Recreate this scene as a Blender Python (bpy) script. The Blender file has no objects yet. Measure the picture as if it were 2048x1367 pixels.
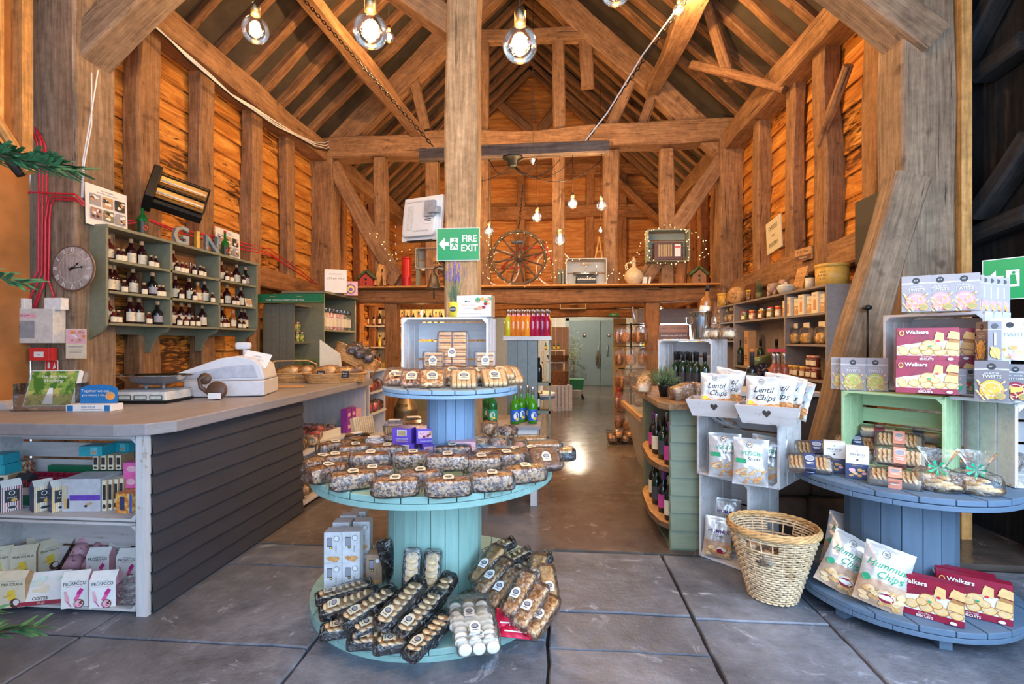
import bpy,math,random
from mathutils import Vector,Matrix,noise
R=math.radians
PI=math.pi
S=bpy.context.scene
COL=S.collection
rnd=random.Random(7)
# --------------- camera
EYE=1.4
F=1000.0
YAW=R(4.9)
cd=bpy.data.cameras.new('camera');cam=bpy.data.objects.new('camera',cd);COL.objects.link(cam)
cd.lens=36*F/2048;cd.sensor_width=36;cd.clip_start=.05;cd.clip_end=200
cam.location=(0,0,EYE);cam.rotation_euler=(R(90),0,YAW)
S.camera=cam
S.view_settings.view_transform='Standard';S.view_settings.look='None'
S.view_settings.gamma=1;S.view_settings.use_curve_mapping=False
S.view_settings.exposure=0.45
# --------------- world and daylight
w=bpy.data.worlds.new('world');S.world=w;w.use_nodes=True
w.node_tree.nodes['Background'].inputs[0].default_value=(.62,.76,1,1)
w.node_tree.nodes['Background'].inputs[1].default_value=1.0
def area(name,loc,target,sx,sy,power,col):
 l=bpy.data.lights.new(name,'AREA');l.shape='RECTANGLE';l.size=sx;l.size_y=sy
 l.energy=power;l.color=col
 o=bpy.data.objects.new(name,l);COL.objects.link(o);o.location=loc
 o.rotation_euler=(Vector(target)-Vector(loc)).to_track_quat('-Z','Y').to_euler()
 return o
area('daylight_doorway',(1.2,-1.7,1.9),(0.6,3,.8),4.5,3.2,215,(.48,.70,1))
area('daylight_side_door',(2.55,.9,2.0),(1.2,3.2,.5),1.3,2.0,70,(.58,.77,1))
WARM=(1,.60,.27)
def lamp(name,loc,power,radius=.05,col=WARM):
 l=bpy.data.lights.new(name,'POINT');l.energy=power;l.color=col;l.shadow_soft_size=radius
 o=bpy.data.objects.new(name,l);COL.objects.link(o);o.location=loc
 return o
_s,_c=math.sin(YAW),math.cos(YAW)
def at(px,py,X=None,Y=None,Z=None,D=None):
 u,v=(px-1024)/F,(683.5-py)/F
 d=Vector((-_s+u*_c,_c+u*_s,v))
 if X is not None:t=X/d.x
 elif Y is not None:t=Y/d.y
 elif Z is not None:t=(Z-EYE)/d.z
 else:t=D
 return Vector((0,0,EYE))+d*t
# --------------- materials
MATS={}
def _nt(name):
 m=bpy.data.materials.new(name);m.use_nodes=True;nt=m.node_tree
 return m,nt,nt.nodes['Principled BSDF']
def c4(c):return(c[0],c[1],c[2],1)
def N(nt,t,**k):
 n=nt.nodes.new(t)
 for a,b in k.items():
  if a=='inp':
   for i,x in b.items():
    if hasattr(x,'is_output')or isinstance(x,bpy.types.NodeSocket):nt.links.new(x,n.inputs[i])
    else:n.inputs[i].default_value=x
  else:setattr(n,a,b)
 return n
def math_(nt,op,a,b=None,clamp=False):
 d={0:a}
 if b is not None:d[1]=b
 return N(nt,'ShaderNodeMath',operation=op,use_clamp=clamp,inp=d).outputs[0]
def ramp(nt,f,stops):
 r=N(nt,'ShaderNodeValToRGB',inp={0:f});e=r.color_ramp.elements
 while len(e)<len(stops):e.new(.5)
 for i,(p,c)in enumerate(stops):
  e[i].position=p;e[i].color=c4(c)if len(c)==3 else c
 return r.outputs[0]
def mix(nt,f,a,b,mode='MIX'):
 n=N(nt,'ShaderNodeMix',data_type='RGBA',blend_type=mode)
 for i,x in((0,f),(6,a),(7,b)):
  if isinstance(x,bpy.types.NodeSocket):nt.links.new(x,n.inputs[i])
  elif i==0:n.inputs[0].default_value=x
  else:n.inputs[i].default_value=c4(x)
 return n.outputs[2]
def coords(nt,scale=(1,1,1),rand=True):
 tc=N(nt,'ShaderNodeTexCoord').outputs['Object']
 if rand:
  oi=N(nt,'ShaderNodeObjectInfo').outputs['Random']
  off=N(nt,'ShaderNodeVectorMath',operation='SCALE',inp={0:(37.,19.,53.)})
  nt.links.new(oi,off.inputs['Scale'])
  tc=N(nt,'ShaderNodeVectorMath',operation='ADD',inp={0:tc,1:off.outputs[0]}).outputs[0]
 return N(nt,'ShaderNodeMapping',inp={0:tc,3:scale}).outputs[0]
def noise_(nt,vec,scale,detail=4,rough=.55,dist=0):
 return N(nt,'ShaderNodeTexNoise',inp={'Vector':vec,'Scale':scale,'Detail':detail,'Roughness':rough,'Distortion':dist}).outputs[0]
def bump(nt,p,h,strength=.3,dist=.01):
 b=N(nt,'ShaderNodeBump',inp={'Strength':strength,'Distance':dist,'Height':h})
 nt.links.new(b.outputs[0],p.inputs['Normal'])
def M(name,col,rough=.55,metal=0,var=.12,scale=30,bmp=0,spec=.5,coat=0):
 if name in MATS:return MATS[name]
 m,nt,p=_nt(name)
 v=coords(nt);n=noise_(nt,v,scale,3)
 lo=tuple(c*(1-var)for c in col);hi=tuple(min(1,c*(1+var))for c in col)
 nt.links.new(ramp(nt,n,[(.3,lo),(.7,hi)]),p.inputs['Base Color'])
 p.inputs['Roughness'].default_value=rough;p.inputs['Metallic'].default_value=metal
 p.inputs['Specular IOR Level'].default_value=spec;p.inputs['Coat Weight'].default_value=coat
 if bmp:bump(nt,p,n,bmp,.003)
 MATS[name]=m;return m
def wood(name,dark,mid,light,axis=2,rough=.75,stretch=9,scale=1.0,crack=.5,bmp=.5):
 """aged timber, grain along the given local axis"""
 if name in MATS:return MATS[name]
 m,nt,p=_nt(name)
 sc=[stretch]*3;sc[axis]=1.0
 v=coords(nt,tuple(s*scale for s in sc))
 g=noise_(nt,v,1.3,6,.6,.5)
 dk=tuple(a*.5+b*.5 for a,b in zip(dark,mid));lt=tuple(a*.55+b*.45 for a,b in zip(light,mid))
 base=ramp(nt,g,[(.22,dk),(.5,mid),(.78,lt)])
 kn=noise_(nt,coords(nt),5.5,2,.5)
 base=mix(nt,ramp(nt,kn,[(.66,(0,0,0)),(.74,(.75,.75,.75))]),base,dark)
 pl=noise_(nt,coords(nt),13,5,.7)
 base=mix(nt,.6,base,mix(nt,1.0,base,ramp(nt,pl,[(.35,(.66,.64,.62)),(.62,(1.18,1.16,1.14))]),'MULTIPLY'))
 fg=noise_(nt,coords(nt,tuple((55 if i!=axis else 2.5)*scale for i in range(3))),1.0,4,.7)
 base=mix(nt,.8,base,mix(nt,1.0,base,ramp(nt,fg,[(.32,(.55,.52,.5)),(.66,(1.3,1.28,1.25))]),'MULTIPLY'))
 sc2=[22]*3;sc2[axis]=.9
 cr=noise_(nt,coords(nt,tuple(s*scale for s in sc2)),1.3,4,.6,.25)
 crk=ramp(nt,cr,[(.31,(0,0,0)),(.35,(1,1,1))])
 col=mix(nt,crack,base,mix(nt,1.0,base,crk,'MULTIPLY'))
 big=noise_(nt,coords(nt),1.7,2)
 col=mix(nt,.55,col,mix(nt,1.0,col,ramp(nt,big,[(.3,(.62,.6,.58)),(.7,(1.25,1.2,1.15))]),'MULTIPLY'))
 nt.links.new(col,p.inputs['Base Color']);p.inputs['Roughness'].default_value=rough
 p.inputs['Specular IOR Level'].default_value=.25
 h=math_(nt,'ADD',math_(nt,'MULTIPLY',g,.7),math_(nt,'MULTIPLY',N(nt,'ShaderNodeRGBToBW',inp={0:crk}).outputs[0],.5))
 bump(nt,p,h,bmp,.012)
 MATS[name]=m;return m
def painted(name,col,wear=(.25,.17,.11),amount=.36,rough=.6,axis=None,bmp=.25):
 """painted timber, rubbed through in places"""
 if name in MATS:return MATS[name]
 m,nt,p=_nt(name)
 sc=[10,10,10]
 if axis is not None:sc[axis]=1.2
 g=noise_(nt,coords(nt,tuple(sc)),2.2,6,.7,.3)
 f=noise_(nt,coords(nt),22,5,.75)
 k=math_(nt,'MULTIPLY',g,f)
 msk=ramp(nt,k,[(amount*.30,(1,1,1)),(amount*.42,(0,0,0))])
 base=ramp(nt,g,[(.3,tuple(c*.82 for c in col)),(.7,tuple(min(1,c*1.08)for c in col))])
 nt.links.new(mix(nt,msk,base,wear),p.inputs['Base Color'])
 p.inputs['Roughness'].default_value=rough;bump(nt,p,g,bmp,.004)
 MATS[name]=m;return m
def film(name,tint=(1,1,1),gloss=.12,rough=.08,mixf=.06,white=0.0):
 """clear wrap or glass: see-through with a sheen at grazing angles"""
 if name in MATS:return MATS[name]
 m=bpy.data.materials.new(name);m.use_nodes=True;nt=m.node_tree;nt.nodes.clear()
 out=N(nt,'ShaderNodeOutputMaterial');tr=N(nt,'ShaderNodeBsdfTransparent',inp={0:c4(tint)})
 gl=N(nt,'ShaderNodeBsdfGlossy',inp={0:(1,1,1,1),1:rough})
 fr=N(nt,'ShaderNodeFresnel',inp={0:1.45}).outputs[0]
 fac=math_(nt,'ADD',math_(nt,'MULTIPLY',fr,gloss*8,True),mixf,True)
 mx=N(nt,'ShaderNodeMixShader',inp={0:fac,1:tr.outputs[0],2:gl.outputs[0]})
 last=mx.outputs[0]
 n=noise_(nt,coords(nt),38,3,.6,1.5)
 b=N(nt,'ShaderNodeBump',inp={'Strength':.9 if white else.15,'Distance':.01,'Height':n})
 nt.links.new(b.outputs[0],gl.inputs['Normal'])
 if white:  # white flecks paint bright sparkles into the wrap's colour
  df=N(nt,'ShaderNodeBsdfDiffuse',inp={0:(.9,.9,.92,1)})
  ms=math_(nt,'MULTIPLY',ramp(nt,n,[(.55,(0,0,0)),(.72,(1,1,1))]),white)
  last=N(nt,'ShaderNodeMixShader',inp={0:ms,1:last,2:df.outputs[0]}).outputs[0]
 nt.links.new(last,out.inputs[0])
 MATS[name]=m;return m
def emit(name,col,strength):
 if name in MATS:return MATS[name]
 m=bpy.data.materials.new(name);m.use_nodes=True;nt=m.node_tree;nt.nodes.clear()
 out=N(nt,'ShaderNodeOutputMaterial');e=N(nt,'ShaderNodeEmission',inp={0:c4(col),1:strength})
 nt.links.new(e.outputs[0],out.inputs[0]);MATS[name]=m;return m
def liquid(name,col,rough=.06):
 if name in MATS:return MATS[name]
 m,nt,p=_nt(name)
 v=coords(nt);n=noise_(nt,v,9,2)
 nt.links.new(ramp(nt,n,[(.3,tuple(c*.7 for c in col)),(.7,col)]),p.inputs['Base Color'])
 p.inputs['Roughness'].default_value=rough;p.inputs['Coat Weight'].default_value=.25
 MATS[name]=m;return m
def speckle(name,base,spot,scale=60,thr=.5,rough=.6,spot2=None,bmp=.5):
 """crumbly food: base colour broken by spots"""
 if name in MATS:return MATS[name]
 m,nt,p=_nt(name)
 v=coords(nt)
 n=noise_(nt,v,scale,3,.6)
 col=ramp(nt,n,[(thr-.04,base),(thr+.03,spot)])
 if spot2:
  n2=noise_(nt,v,scale*.6,2,.5)
  col=mix(nt,ramp(nt,n2,[(.56,(0,0,0)),(.6,(1,1,1))]),col,spot2)
 nt.links.new(col,p.inputs['Base Color']);p.inputs['Roughness'].default_value=rough
 bump(nt,p,n,bmp,.006);MATS[name]=m;return m
# --------------- mesh builder
_txt={}
def text_mesh(s,size,shear=0,cond=1.0,bold=0):
 k=(s,size,shear,cond,bold)
 if k in _txt:return _txt[k]
 c=bpy.data.curves.new('t','FONT');c.body=s;c.size=size;c.align_x='CENTER';c.align_y='CENTER'
 c.resolution_u=2;c.shear=shear;c.offset=bold*size
 o=bpy.data.objects.new('t',c);COL.objects.link(o)
 dg=bpy.context.evaluated_depsgraph_get();me=bpy.data.meshes.new_from_object(o.evaluated_get(dg))
 V=[(v.co.x*cond,v.co.y)for v in me.vertices];P=[tuple(p.vertices)for p in me.polygons]
 bpy.data.objects.remove(o);bpy.data.curves.remove(c);bpy.data.meshes.remove(me)
 _txt[k]=(V,P);return V,P
class MB:
 def __init__(s):s.v=[];s.f=[];s.mi=[];s.mats=[];s.sm=[];s.T=Matrix()
 def idx(s,m):
  if m not in s.mats:s.mats.append(m)
  return s.mats.index(m)
 def add(s,V,Fc,m,smooth=False):
  b=len(s.v);T=s.T
  s.v+=[tuple(T@Vector(p))for p in V];i=s.idx(m)
  for f in Fc:s.f.append([b+k for k in f]);s.mi.append(i);s.sm.append(smooth)
  return s
 def box(s,c,d,m,rot=None,taper=1.0,taper_y=None):
  x,y,z=d[0]/2,d[1]/2,d[2]/2;ty=taper if taper_y is None else taper_y
  V=[(-x,-y,-z),(x,-y,-z),(x,y,-z),(-x,y,-z),(-x*taper,-y*ty,z),(x*taper,-y*ty,z),(x*taper,y*ty,z),(-x*taper,y*ty,z)]
  Q=Matrix.Translation(c)@(rot.to_4x4()if rot is not None else Matrix())
  return s.add([Q@Vector(p)for p in V],[(0,3,2,1),(4,5,6,7),(0,1,5,4),(1,2,6,5),(2,3,7,6),(3,0,4,7)],m)
 def span(s,a,b,m):
  return s.box([(a[i]+b[i])/2 for i in range(3)],[abs(b[i]-a[i])for i in range(3)],m)
 def lathe(s,prof,m,seg=20,c=(0,0,0),rot=None,smooth=True,cap=True,sx=1,sy=1):
  V=[];Fc=[];n=len(prof)
  Q=Matrix.Translation(c)@(rot.to_4x4()if rot is not None else Matrix())
  for(r,z)in prof:
   for k in range(seg):
    a=2*PI*k/seg;V.append(Q@Vector((r*math.cos(a)*sx,r*math.sin(a)*sy,z)))
  for i in range(n-1):
   for k in range(seg):
    k2=(k+1)%seg;Fc.append((i*seg+k,i*seg+k2,(i+1)*seg+k2,(i+1)*seg+k))
  if cap:
   if prof[0][0]>1e-5:Fc.append(tuple(reversed(range(seg))))
   if prof[-1][0]>1e-5:Fc.append(tuple((n-1)*seg+k for k in range(seg)))
  return s.add(V,Fc,m,smooth)
 def cyl(s,a,b,r,m,seg=14,r2=None,smooth=True):
  a,b=Vector(a),Vector(b);L=(b-a).length
  q=(b-a).to_track_quat('Z','Y').to_matrix()
  return s.lathe([(r,0),(r if r2 is None else r2,L)],m,seg,a,q,smooth)
 def tube(s,pts,r,m,seg=8,closed=False):
  pts=[Vector(p)for p in pts];n=len(pts);V=[];Fc=[]
  up=Vector((0,0,1));prev=None
  for i,p in enumerate(pts):
   if closed:t=pts[(i+1)%n]-pts[i-1]
   else:t=pts[min(i+1,n-1)]-pts[max(i-1,0)]
   t.normalize()
   if prev is None:
    x=t.cross(up)
    if x.length<.05:x=t.cross(Vector((1,0,0)))
   else:x=prev-t*prev.dot(t)
   x.normalize();prev=x;y=t.cross(x)
   for k in range(seg):
    a=2*PI*k/seg;V.append(p+x*(r*math.cos(a))+y*(r*math.sin(a)))
  for i in range(n if closed else n-1):
   j=(i+1)%n
   for k in range(seg):
    k2=(k+1)%seg;Fc.append((i*seg+k,i*seg+k2,j*seg+k2,j*seg+k))
  if not closed:Fc+=[tuple(reversed(range(seg))),tuple((n-1)*seg+k for k in range(seg))]
  return s.add(V,Fc,m,True)
 def prism(s,poly,d,m,frame=None,smooth=False):
  """poly in local (x,z), extruded along y from -d/2 to d/2"""
  Q=frame or Matrix();n=len(poly)
  V=[Q@Vector((x,-d/2,z))for x,z in poly]+[Q@Vector((x,d/2,z))for x,z in poly]
  Fc=[tuple(range(n)),tuple(reversed(range(n,2*n)))]+[((i+1)%n,i,i+n,(i+1)%n+n)for i in range(n)]
  return s.add(V,Fc,m,smooth)
 def rbox(s,c,d,m,rot=None,n=4,p=4.0,jit=0,seed=0,nx=None):
  """rounded block (superellipsoid) with optional crinkle"""
  Q=Matrix.Translation(c)@(rot.to_4x4()if rot is not None else Matrix())
  V=[];Fc=[];U=n*4;W=n*2
  for i in range(W+1):
   ph=-PI/2+PI*i/W
   for k in range(U):
    th=2*PI*k/U+PI/U
    e=2/p
    f=lambda a:math.copysign(abs(a)**e,a)
    q=Vector((f(math.cos(ph))*f(math.cos(th))*d[0]/2,f(math.cos(ph))*f(math.sin(th))*d[1]/2,f(math.sin(ph))*d[2]/2))
    if jit:q+=noise.noise_vector(q*(18/(max(d)*8))*3+Vector((seed*3.1,seed,0)))*jit
    V.append(Q@q)
  for i in range(W):
   for k in range(U):
    k2=(k+1)%U;Fc.append((i*U+k,i*U+k2,(i+1)*U+k2,(i+1)*U+k))
  return s.add(V,Fc,m,True)
 def ball(s,c,r,m,seg=12,squash=(1,1,1),rot=None):
  n=seg//2;prof=[(r*math.sin(PI*i/n),-r*math.cos(PI*i/n)*squash[2])for i in range(n+1)]
  prof[0]=(1e-4,prof[0][1]);prof[-1]=(1e-4,prof[-1][1])
  return s.lathe(prof,m,seg,c,rot,True,False,squash[0],squash[1])
 def build(s,name,parent=None,label=None,cat=None,group=None,kind=None,bevel=0,loc=None,rz=None):
  me=bpy.data.meshes.new(name);me.from_pydata(s.v,[],s.f)
  for m in s.mats:me.materials.append(m)
  me.polygons.foreach_set('material_index',s.mi);me.polygons.foreach_set('use_smooth',s.sm)
  me.update()
  o=bpy.data.objects.new(name,me);COL.objects.link(o)
  if parent is not None:o.parent=parent
  if loc is not None:o.location=loc
  if rz is not None:o.rotation_euler=(0,0,rz)
  if bevel:
   b=o.modifiers.new('bevel','BEVEL');b.width=bevel;b.segments=2;b.limit_method='ANGLE';b.angle_limit=R(40)
  return tag(o,label,cat,group,kind)
def tag(o,label=None,cat=None,group=None,kind=None):
 if label:o['label']=label
 if cat:o['category']=cat
 if group:o['group']=group
 if kind:o['kind']=kind
 return o
def thing(name,label,cat,loc=(0,0,0),rz=0,group=None):
 o=bpy.data.objects.new(name,None);COL.objects.link(o);o.empty_display_size=.05
 o.location=loc;o.rotation_euler=(0,0,rz)if not hasattr(rz,'__len__')else rz
 return tag(o,label,cat,group)
def dup(root,loc,rot=0,label=None,group=None,scale=None):
 """a copy of a thing with copies of its parts and their sub-parts, sharing mesh data"""
 r=root.copy();COL.objects.link(r);r.location=loc
 r.rotation_euler=(0,0,rot)if not hasattr(rot,'__len__')else rot
 if scale:r.scale=(scale,)*3 if not hasattr(scale,'__len__')else scale
 if label:r['label']=label
 if group:r['group']=group
 def kids(src,dst):
  for ch in[c for c in KIDS.get(src.name,[])]:
   c=ch.copy();COL.objects.link(c);c.parent=dst
   kids(ch,c)
 if root.name not in KIDS:index_kids(root)
 kids(root,r)
 return r
KIDS={}
def index_kids(root):
 KIDS[root.name]=list(root.children)
 for c in root.children:index_kids(c)
class Stamp:
 """places the first use of a prototype itself, every later one as a copy"""
 def __init__(s,proto):s.p=proto;s.used=False
 def __call__(s,loc,rot=0,label=None,group=None,scale=None):
  if not s.used:
   s.used=True;o=s.p
   index_kids(o)
   o.location=loc;o.rotation_euler=(0,0,rot)if not hasattr(rot,'__len__')else rot
   if scale:o.scale=(scale,)*3 if not hasattr(scale,'__len__')else scale
   if label:o['label']=label
   if group:o['group']=group
   return o
  return dup(s.p,loc,rot,label,group,scale)
class Face:
 """flat artwork on a package face: origin + right + up, every layer a hair further out"""
 def __init__(s,mb,o,right=(1,0,0),up=(0,0,1),eps=.0005):
  s.mb=mb;s.o=Vector(o);s.r=Vector(right).normalized();s.u=Vector(up).normalized();s.n=s.r.cross(s.u);s.e=eps;s.k=1
 def P(s,x,y):return s.o+s.r*x+s.u*y+s.n*(s.e*s.k)
 def poly(s,pts,m):
  s.mb.add([s.P(x,y)for x,y in pts],[tuple(range(len(pts)))],m);s.k+=1;return s
 def rect(s,x,y,w,h,m):return s.poly([(x-w/2,y-h/2),(x+w/2,y-h/2),(x+w/2,y+h/2),(x-w/2,y+h/2)],m)
 def oval(s,x,y,rx,ry,m,n=16,a0=0):
  return s.poly([(x+rx*math.cos(2*PI*i/n+a0),y+ry*math.sin(2*PI*i/n+a0))for i in range(n)],m)
 def ring(s,x,y,r,wd,m,n=20):
  V=[s.P(x+q*math.cos(2*PI*i/n),y+q*math.sin(2*PI*i/n))for q in(r,r-wd)for i in range(n)]
  s.mb.add(V,[(i,(i+1)%n,n+(i+1)%n,n+i)for i in range(n)],m);s.k+=1;return s
 def text(s,x,y,t,size,m,shear=0,cond=1.0,bold=0,rot=0):
  V,Pg=text_mesh(t,size,shear,cond,bold);ca,sa=math.cos(rot),math.sin(rot)
  s.mb.add([s.P(x+a*ca-b*sa,y+a*sa+b*ca)for a,b in V],Pg,m);s.k+=1;return s
 def blobs(s,x,y,w,h,n,r,mats,seed=0):
  q=random.Random(seed)
  for i in range(n if mats else 0):
   s.oval(x+(q.random()-.5)*w,y+(q.random()-.5)*h,r*q.uniform(.7,1.2),r*q.uniform(.5,.9),mats[i%len(mats)],9,q.random()*3)
   s.k-=.75
  s.k+=1;return s
# --------------- timber and shell materials
OAK=wood('aged_oak',(.115,.055,.025),(.30,.165,.082),(.46,.29,.155),crack=.75)
OAK2=wood('grey_oak',(.095,.065,.045),(.26,.185,.125),(.44,.33,.235),crack=.8)
OAKPALE=wood('pale_oak',(.20,.12,.06),(.43,.28,.15),(.62,.44,.26),crack=.6)
OAKW=wood('warm_oak',(.13,.055,.02),(.33,.15,.058),(.48,.25,.11),crack=.7)
RAFT=wood('rafter_timber',(.085,.038,.016),(.25,.13,.062),(.42,.25,.13),crack=.7)
PINE=wood('new_pine',(.42,.19,.05),(.62,.33,.11),(.70,.42,.17),crack=.15,stretch=6)
BLACKW=wood('black_tarred_timber',(.012,.012,.013),(.028,.027,.028),(.06,.058,.06),crack=.3)
ROOF=M('roof_felt',(.055,.040,.026),.9,var=.35,scale=3)
def board_material(name,stain,mid,light,dark,pitch):
 m,nt,p=_nt(name)
 tc=N(nt,'ShaderNodeTexCoord').outputs['Object']
 sep=N(nt,'ShaderNodeSeparateXYZ',inp={0:tc})
 z=sep.outputs[2]
 row=math_(nt,'FLOOR',math_(nt,'DIVIDE',z,pitch))
 fr=math_(nt,'FRACT',math_(nt,'DIVIDE',z,pitch))
 sh=N(nt,'ShaderNodeCombineXYZ',inp={0:math_(nt,'MULTIPLY',row,7.3),1:math_(nt,'MULTIPLY',row,3.7),2:row}).outputs[0]
 v0=N(nt,'ShaderNodeVectorMath',operation='ADD',inp={0:tc,1:sh}).outputs[0]
 v=N(nt,'ShaderNodeMapping',inp={0:v0,3:(1,1,6)}).outputs[0]
 g=noise_(nt,v,1.5,5,.6,1.2)
 base=ramp(nt,g,[(.3,stain),(.5,mid),(.68,light)])
 fig=noise_(nt,v,2.3,5,.62,2.2)
 big=noise_(nt,N(nt,'ShaderNodeMapping',inp={0:tc,3:(.55,.55,.9)}).outputs[0],1.1,2)
 edge=math_(nt,'MULTIPLY',math_(nt,'SUBTRACT',1.0,fr),.10)
 k=math_(nt,'ADD',math_(nt,'ADD',math_(nt,'ADD',math_(nt,'MULTIPLY',fig,.62),.045),math_(nt,'MULTIPLY',math_(nt,'SUBTRACT',z,2.3),-.035)),math_(nt,'MULTIPLY',big,.62))
 msk=ramp(nt,k,[(.665,(0,0,0)),(.73,(.9,.9,.9))])
 rings=N(nt,'ShaderNodeTexWave',wave_type='BANDS',bands_direction='Z',inp={'Vector':v,'Scale':1.6,'Distortion':9,'Detail':3,'Detail Scale':1.2}).outputs[0]
 lines=ramp(nt,rings,[(.0,(1,1,1)),(.10,(0,0,0))])
 col=mix(nt,msk,base,dark)
 col=mix(nt,math_(nt,'MULTIPLY',lines,.3),col,dark)
 gap=ramp(nt,fr,[(.0,(1,1,1)),(.05,(0,0,0))])
 col=mix(nt,math_(nt,'MULTIPLY',gap,.8),col,tuple(c*.5 for c in dark))
 nt.links.new(col,p.inputs['Base Color']);p.inputs['Roughness'].default_value=.55
 p.inputs['Specular IOR Level'].default_value=.3
 bump(nt,p,math_(nt,'ADD',g,math_(nt,'MULTIPLY',fig,.5)),.5,.012)
 MATS[name]=m;return m
BOARDS=board_material('orange_stained_boards',(.36,.115,.018),(.58,.225,.038),(.78,.38,.085),(.06,.02,.008),.215)
GABLE=board_material('gable_boards',(.40,.13,.028),(.58,.23,.055),(.70,.34,.10),(.13,.045,.015),.215)
# --------------- shell dimensions
XL,XR=-3.98,2.86
ZP=4.42
XC=(XL+XR)/2;ZR=ZP+.2+.95*(XR-XC)
YN,YT,YG,YB=3.85,8.0,12.2,16.2
YS=-1.2
def lapped(name,x,y0,y1,z0,z1,mat,side,pitch=.215,holes=None,axis='Y'):
 """wall of overlapping horizontal boards with waney lower edges"""
 mb=MB();q=random.Random(hash(name)%97 if False else 5)
 rows=int((z1-z0)/pitch)+1;n=max(4,int(abs(y1-y0)/.16))
 for r in range(rows):
  za=z0+r*pitch;zb=min(za+pitch*1.06,z1+pitch)
  V=[];Fc=[]
  for i in range(n+1):
   y=y0+(y1-y0)*i/n
   wv=.022*noise.noise(Vector((y*1.3,r*5.3,x)))+.010*noise.noise(Vector((y*4,r*9.1,x)))
   for off,z in((0,zb),(.028,za+wv),(.0,za+wv)):
    xx=x+side*off
    V.append((xx,y,z)if axis=='Y' else(y,xx,z))
  for i in range(n):
   a,b=i*3,(i+1)*3
   Fc+=[(a,b,b+1,a+1),(a+1,b+1,b+2,a+2)]
  mb.add(V,Fc,mat)
 a,b=(x-side*.06,y0,z0),(x-side*.005,y1,z1)
 if axis=='Y':mb.span(a,b,MATS['backing'])
 else:mb.span((a[1],a[0],a[2]),(b[1],b[0],b[2]),MATS['backing'])
 return mb.build(name,kind='structure')
M('backing',(.03,.015,.008),.9)
# --------------- floor
def floor_material(name,c1,c2,c3,rough,roughv,bmp=.3,sc=1.3):
 m,nt,p=_nt(name)
 v=coords(nt,rand=False)
 n1=noise_(nt,v,sc,6,.62,.5);n2=noise_(nt,v,sc*9,5,.7);n3=noise_(nt,v,3.4*sc,5,.7,1.5)
 col=ramp(nt,n1,[(.3,c1),(.5,c2),(.72,c3)])
 col=mix(nt,ramp(nt,n3,[(.60,(0,0,0)),(.72,(.8,.8,.8))]),col,tuple(min(1,c*1.8)for c in c3))
 col=mix(nt,.35,col,mix(nt,1.0,col,ramp(nt,n2,[(.35,(.55,.55,.55)),(.65,(1.35,1.35,1.35))]),'MULTIPLY'))
 nt.links.new(col,p.inputs['Base Color'])
 nt.links.new(math_(nt,'ADD',math_(nt,'MULTIPLY',n2,roughv),rough),p.inputs['Roughness'])
 bump(nt,p,math_(nt,'ADD',n2,math_(nt,'MULTIPLY',n1,1.5)),bmp,.012)
 MATS[name]=m;return m
STONE=floor_material('flagstone',(.055,.062,.080),(.125,.138,.170),(.25,.27,.32),.30,.35,.7)
CONC=floor_material('worn_concrete',(.075,.055,.045),(.12,.095,.08),(.18,.15,.13),.04,.27,.3,.9)
JOINT=M('joint_dirt',(.03,.024,.02),.95,var=.5)
mb=MB()
mb.span((-6,YS-3,-.30),(6,3.6,-.035),JOINT)
cols=[-5.2,-4.1,-3.1,-2.25,-1.12,-.03,.70,1.36,2.2,3.1,4.4]
for i in range(len(cols)-1):
 q=random.Random(40+i);y=YS-2.9;ys=[y]
 preset={3:[2.2,3.0,3.32],4:[1.35,2.35,2.98,3.3],5:[1.7,2.3,2.62,3.36],6:[1.5,2.08,2.6,3.36],7:[1.9,2.72,3.42]}.get(i,[1.2,2.2,3.3])
 while y<preset[0]-1.4:y+=q.uniform(.8,1.2);ys.append(y)
 ys+=preset
 for j in range(len(ys)-1):
  g=.007;x0,x1,y0,y1=cols[i]+g,cols[i+1]-g,ys[j]+g,ys[j+1]-g
  dz=q.uniform(-.004,.003);V=[];nx=ny=5
  ring=[]
  nseg=6
  for k in range(nseg):ring.append((x0+(x1-x0)*k/nseg,y0))
  for k in range(nseg):ring.append((x1,y0+(y1-y0)*k/nseg))
  for k in range(nseg):ring.append((x1-(x1-x0)*k/nseg,y1))
  for k in range(nseg):ring.append((x0,y1-(y1-y0)*k/nseg))
  ring=[(a+.010*noise.noise(Vector((a*7,b*7,i))),b+.010*noise.noise(Vector((a*7,b*7,i+9))))for a,b in ring]
  cx,cy=(x0+x1)/2,(y0+y1)/2;n=len(ring)
  V=[(a,b,-.035)for a,b in ring]+[(a,b,dz-.006)for a,b in ring]+[(cx+(a-cx)*.985,cy+(b-cy)*.985,dz)for a,b in ring]
  Fc=[tuple(range(2*n,3*n))]+[(k,(k+1)%n,n+(k+1)%n,n+k)for k in range(n)]+[(n+k,n+(k+1)%n,2*n+(k+1)%n,2*n+k)for k in range(n)]
  mb.add(V,Fc,STONE)
edge=[(-5.2,3.32),(-2.3,3.33),(-1.1,3.31),(-.1,3.34),(0,3.39),(.72,3.38),(1.4,3.44),(2.2,3.4),(4.4,3.33)]
V=[(x,y,0.004)for x,y in edge]+[(x,y,-.05)for x,y in edge]+[(4.4,18,.004),(-5.2,18,.004)]
n=len(edge);mb.add(V,[tuple(range(n))+(2*n,2*n+1)]+[(k+1,k,n+k,n+k+1)for k in range(n-1)],CONC)
mb.build('floor',kind='structure')
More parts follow.
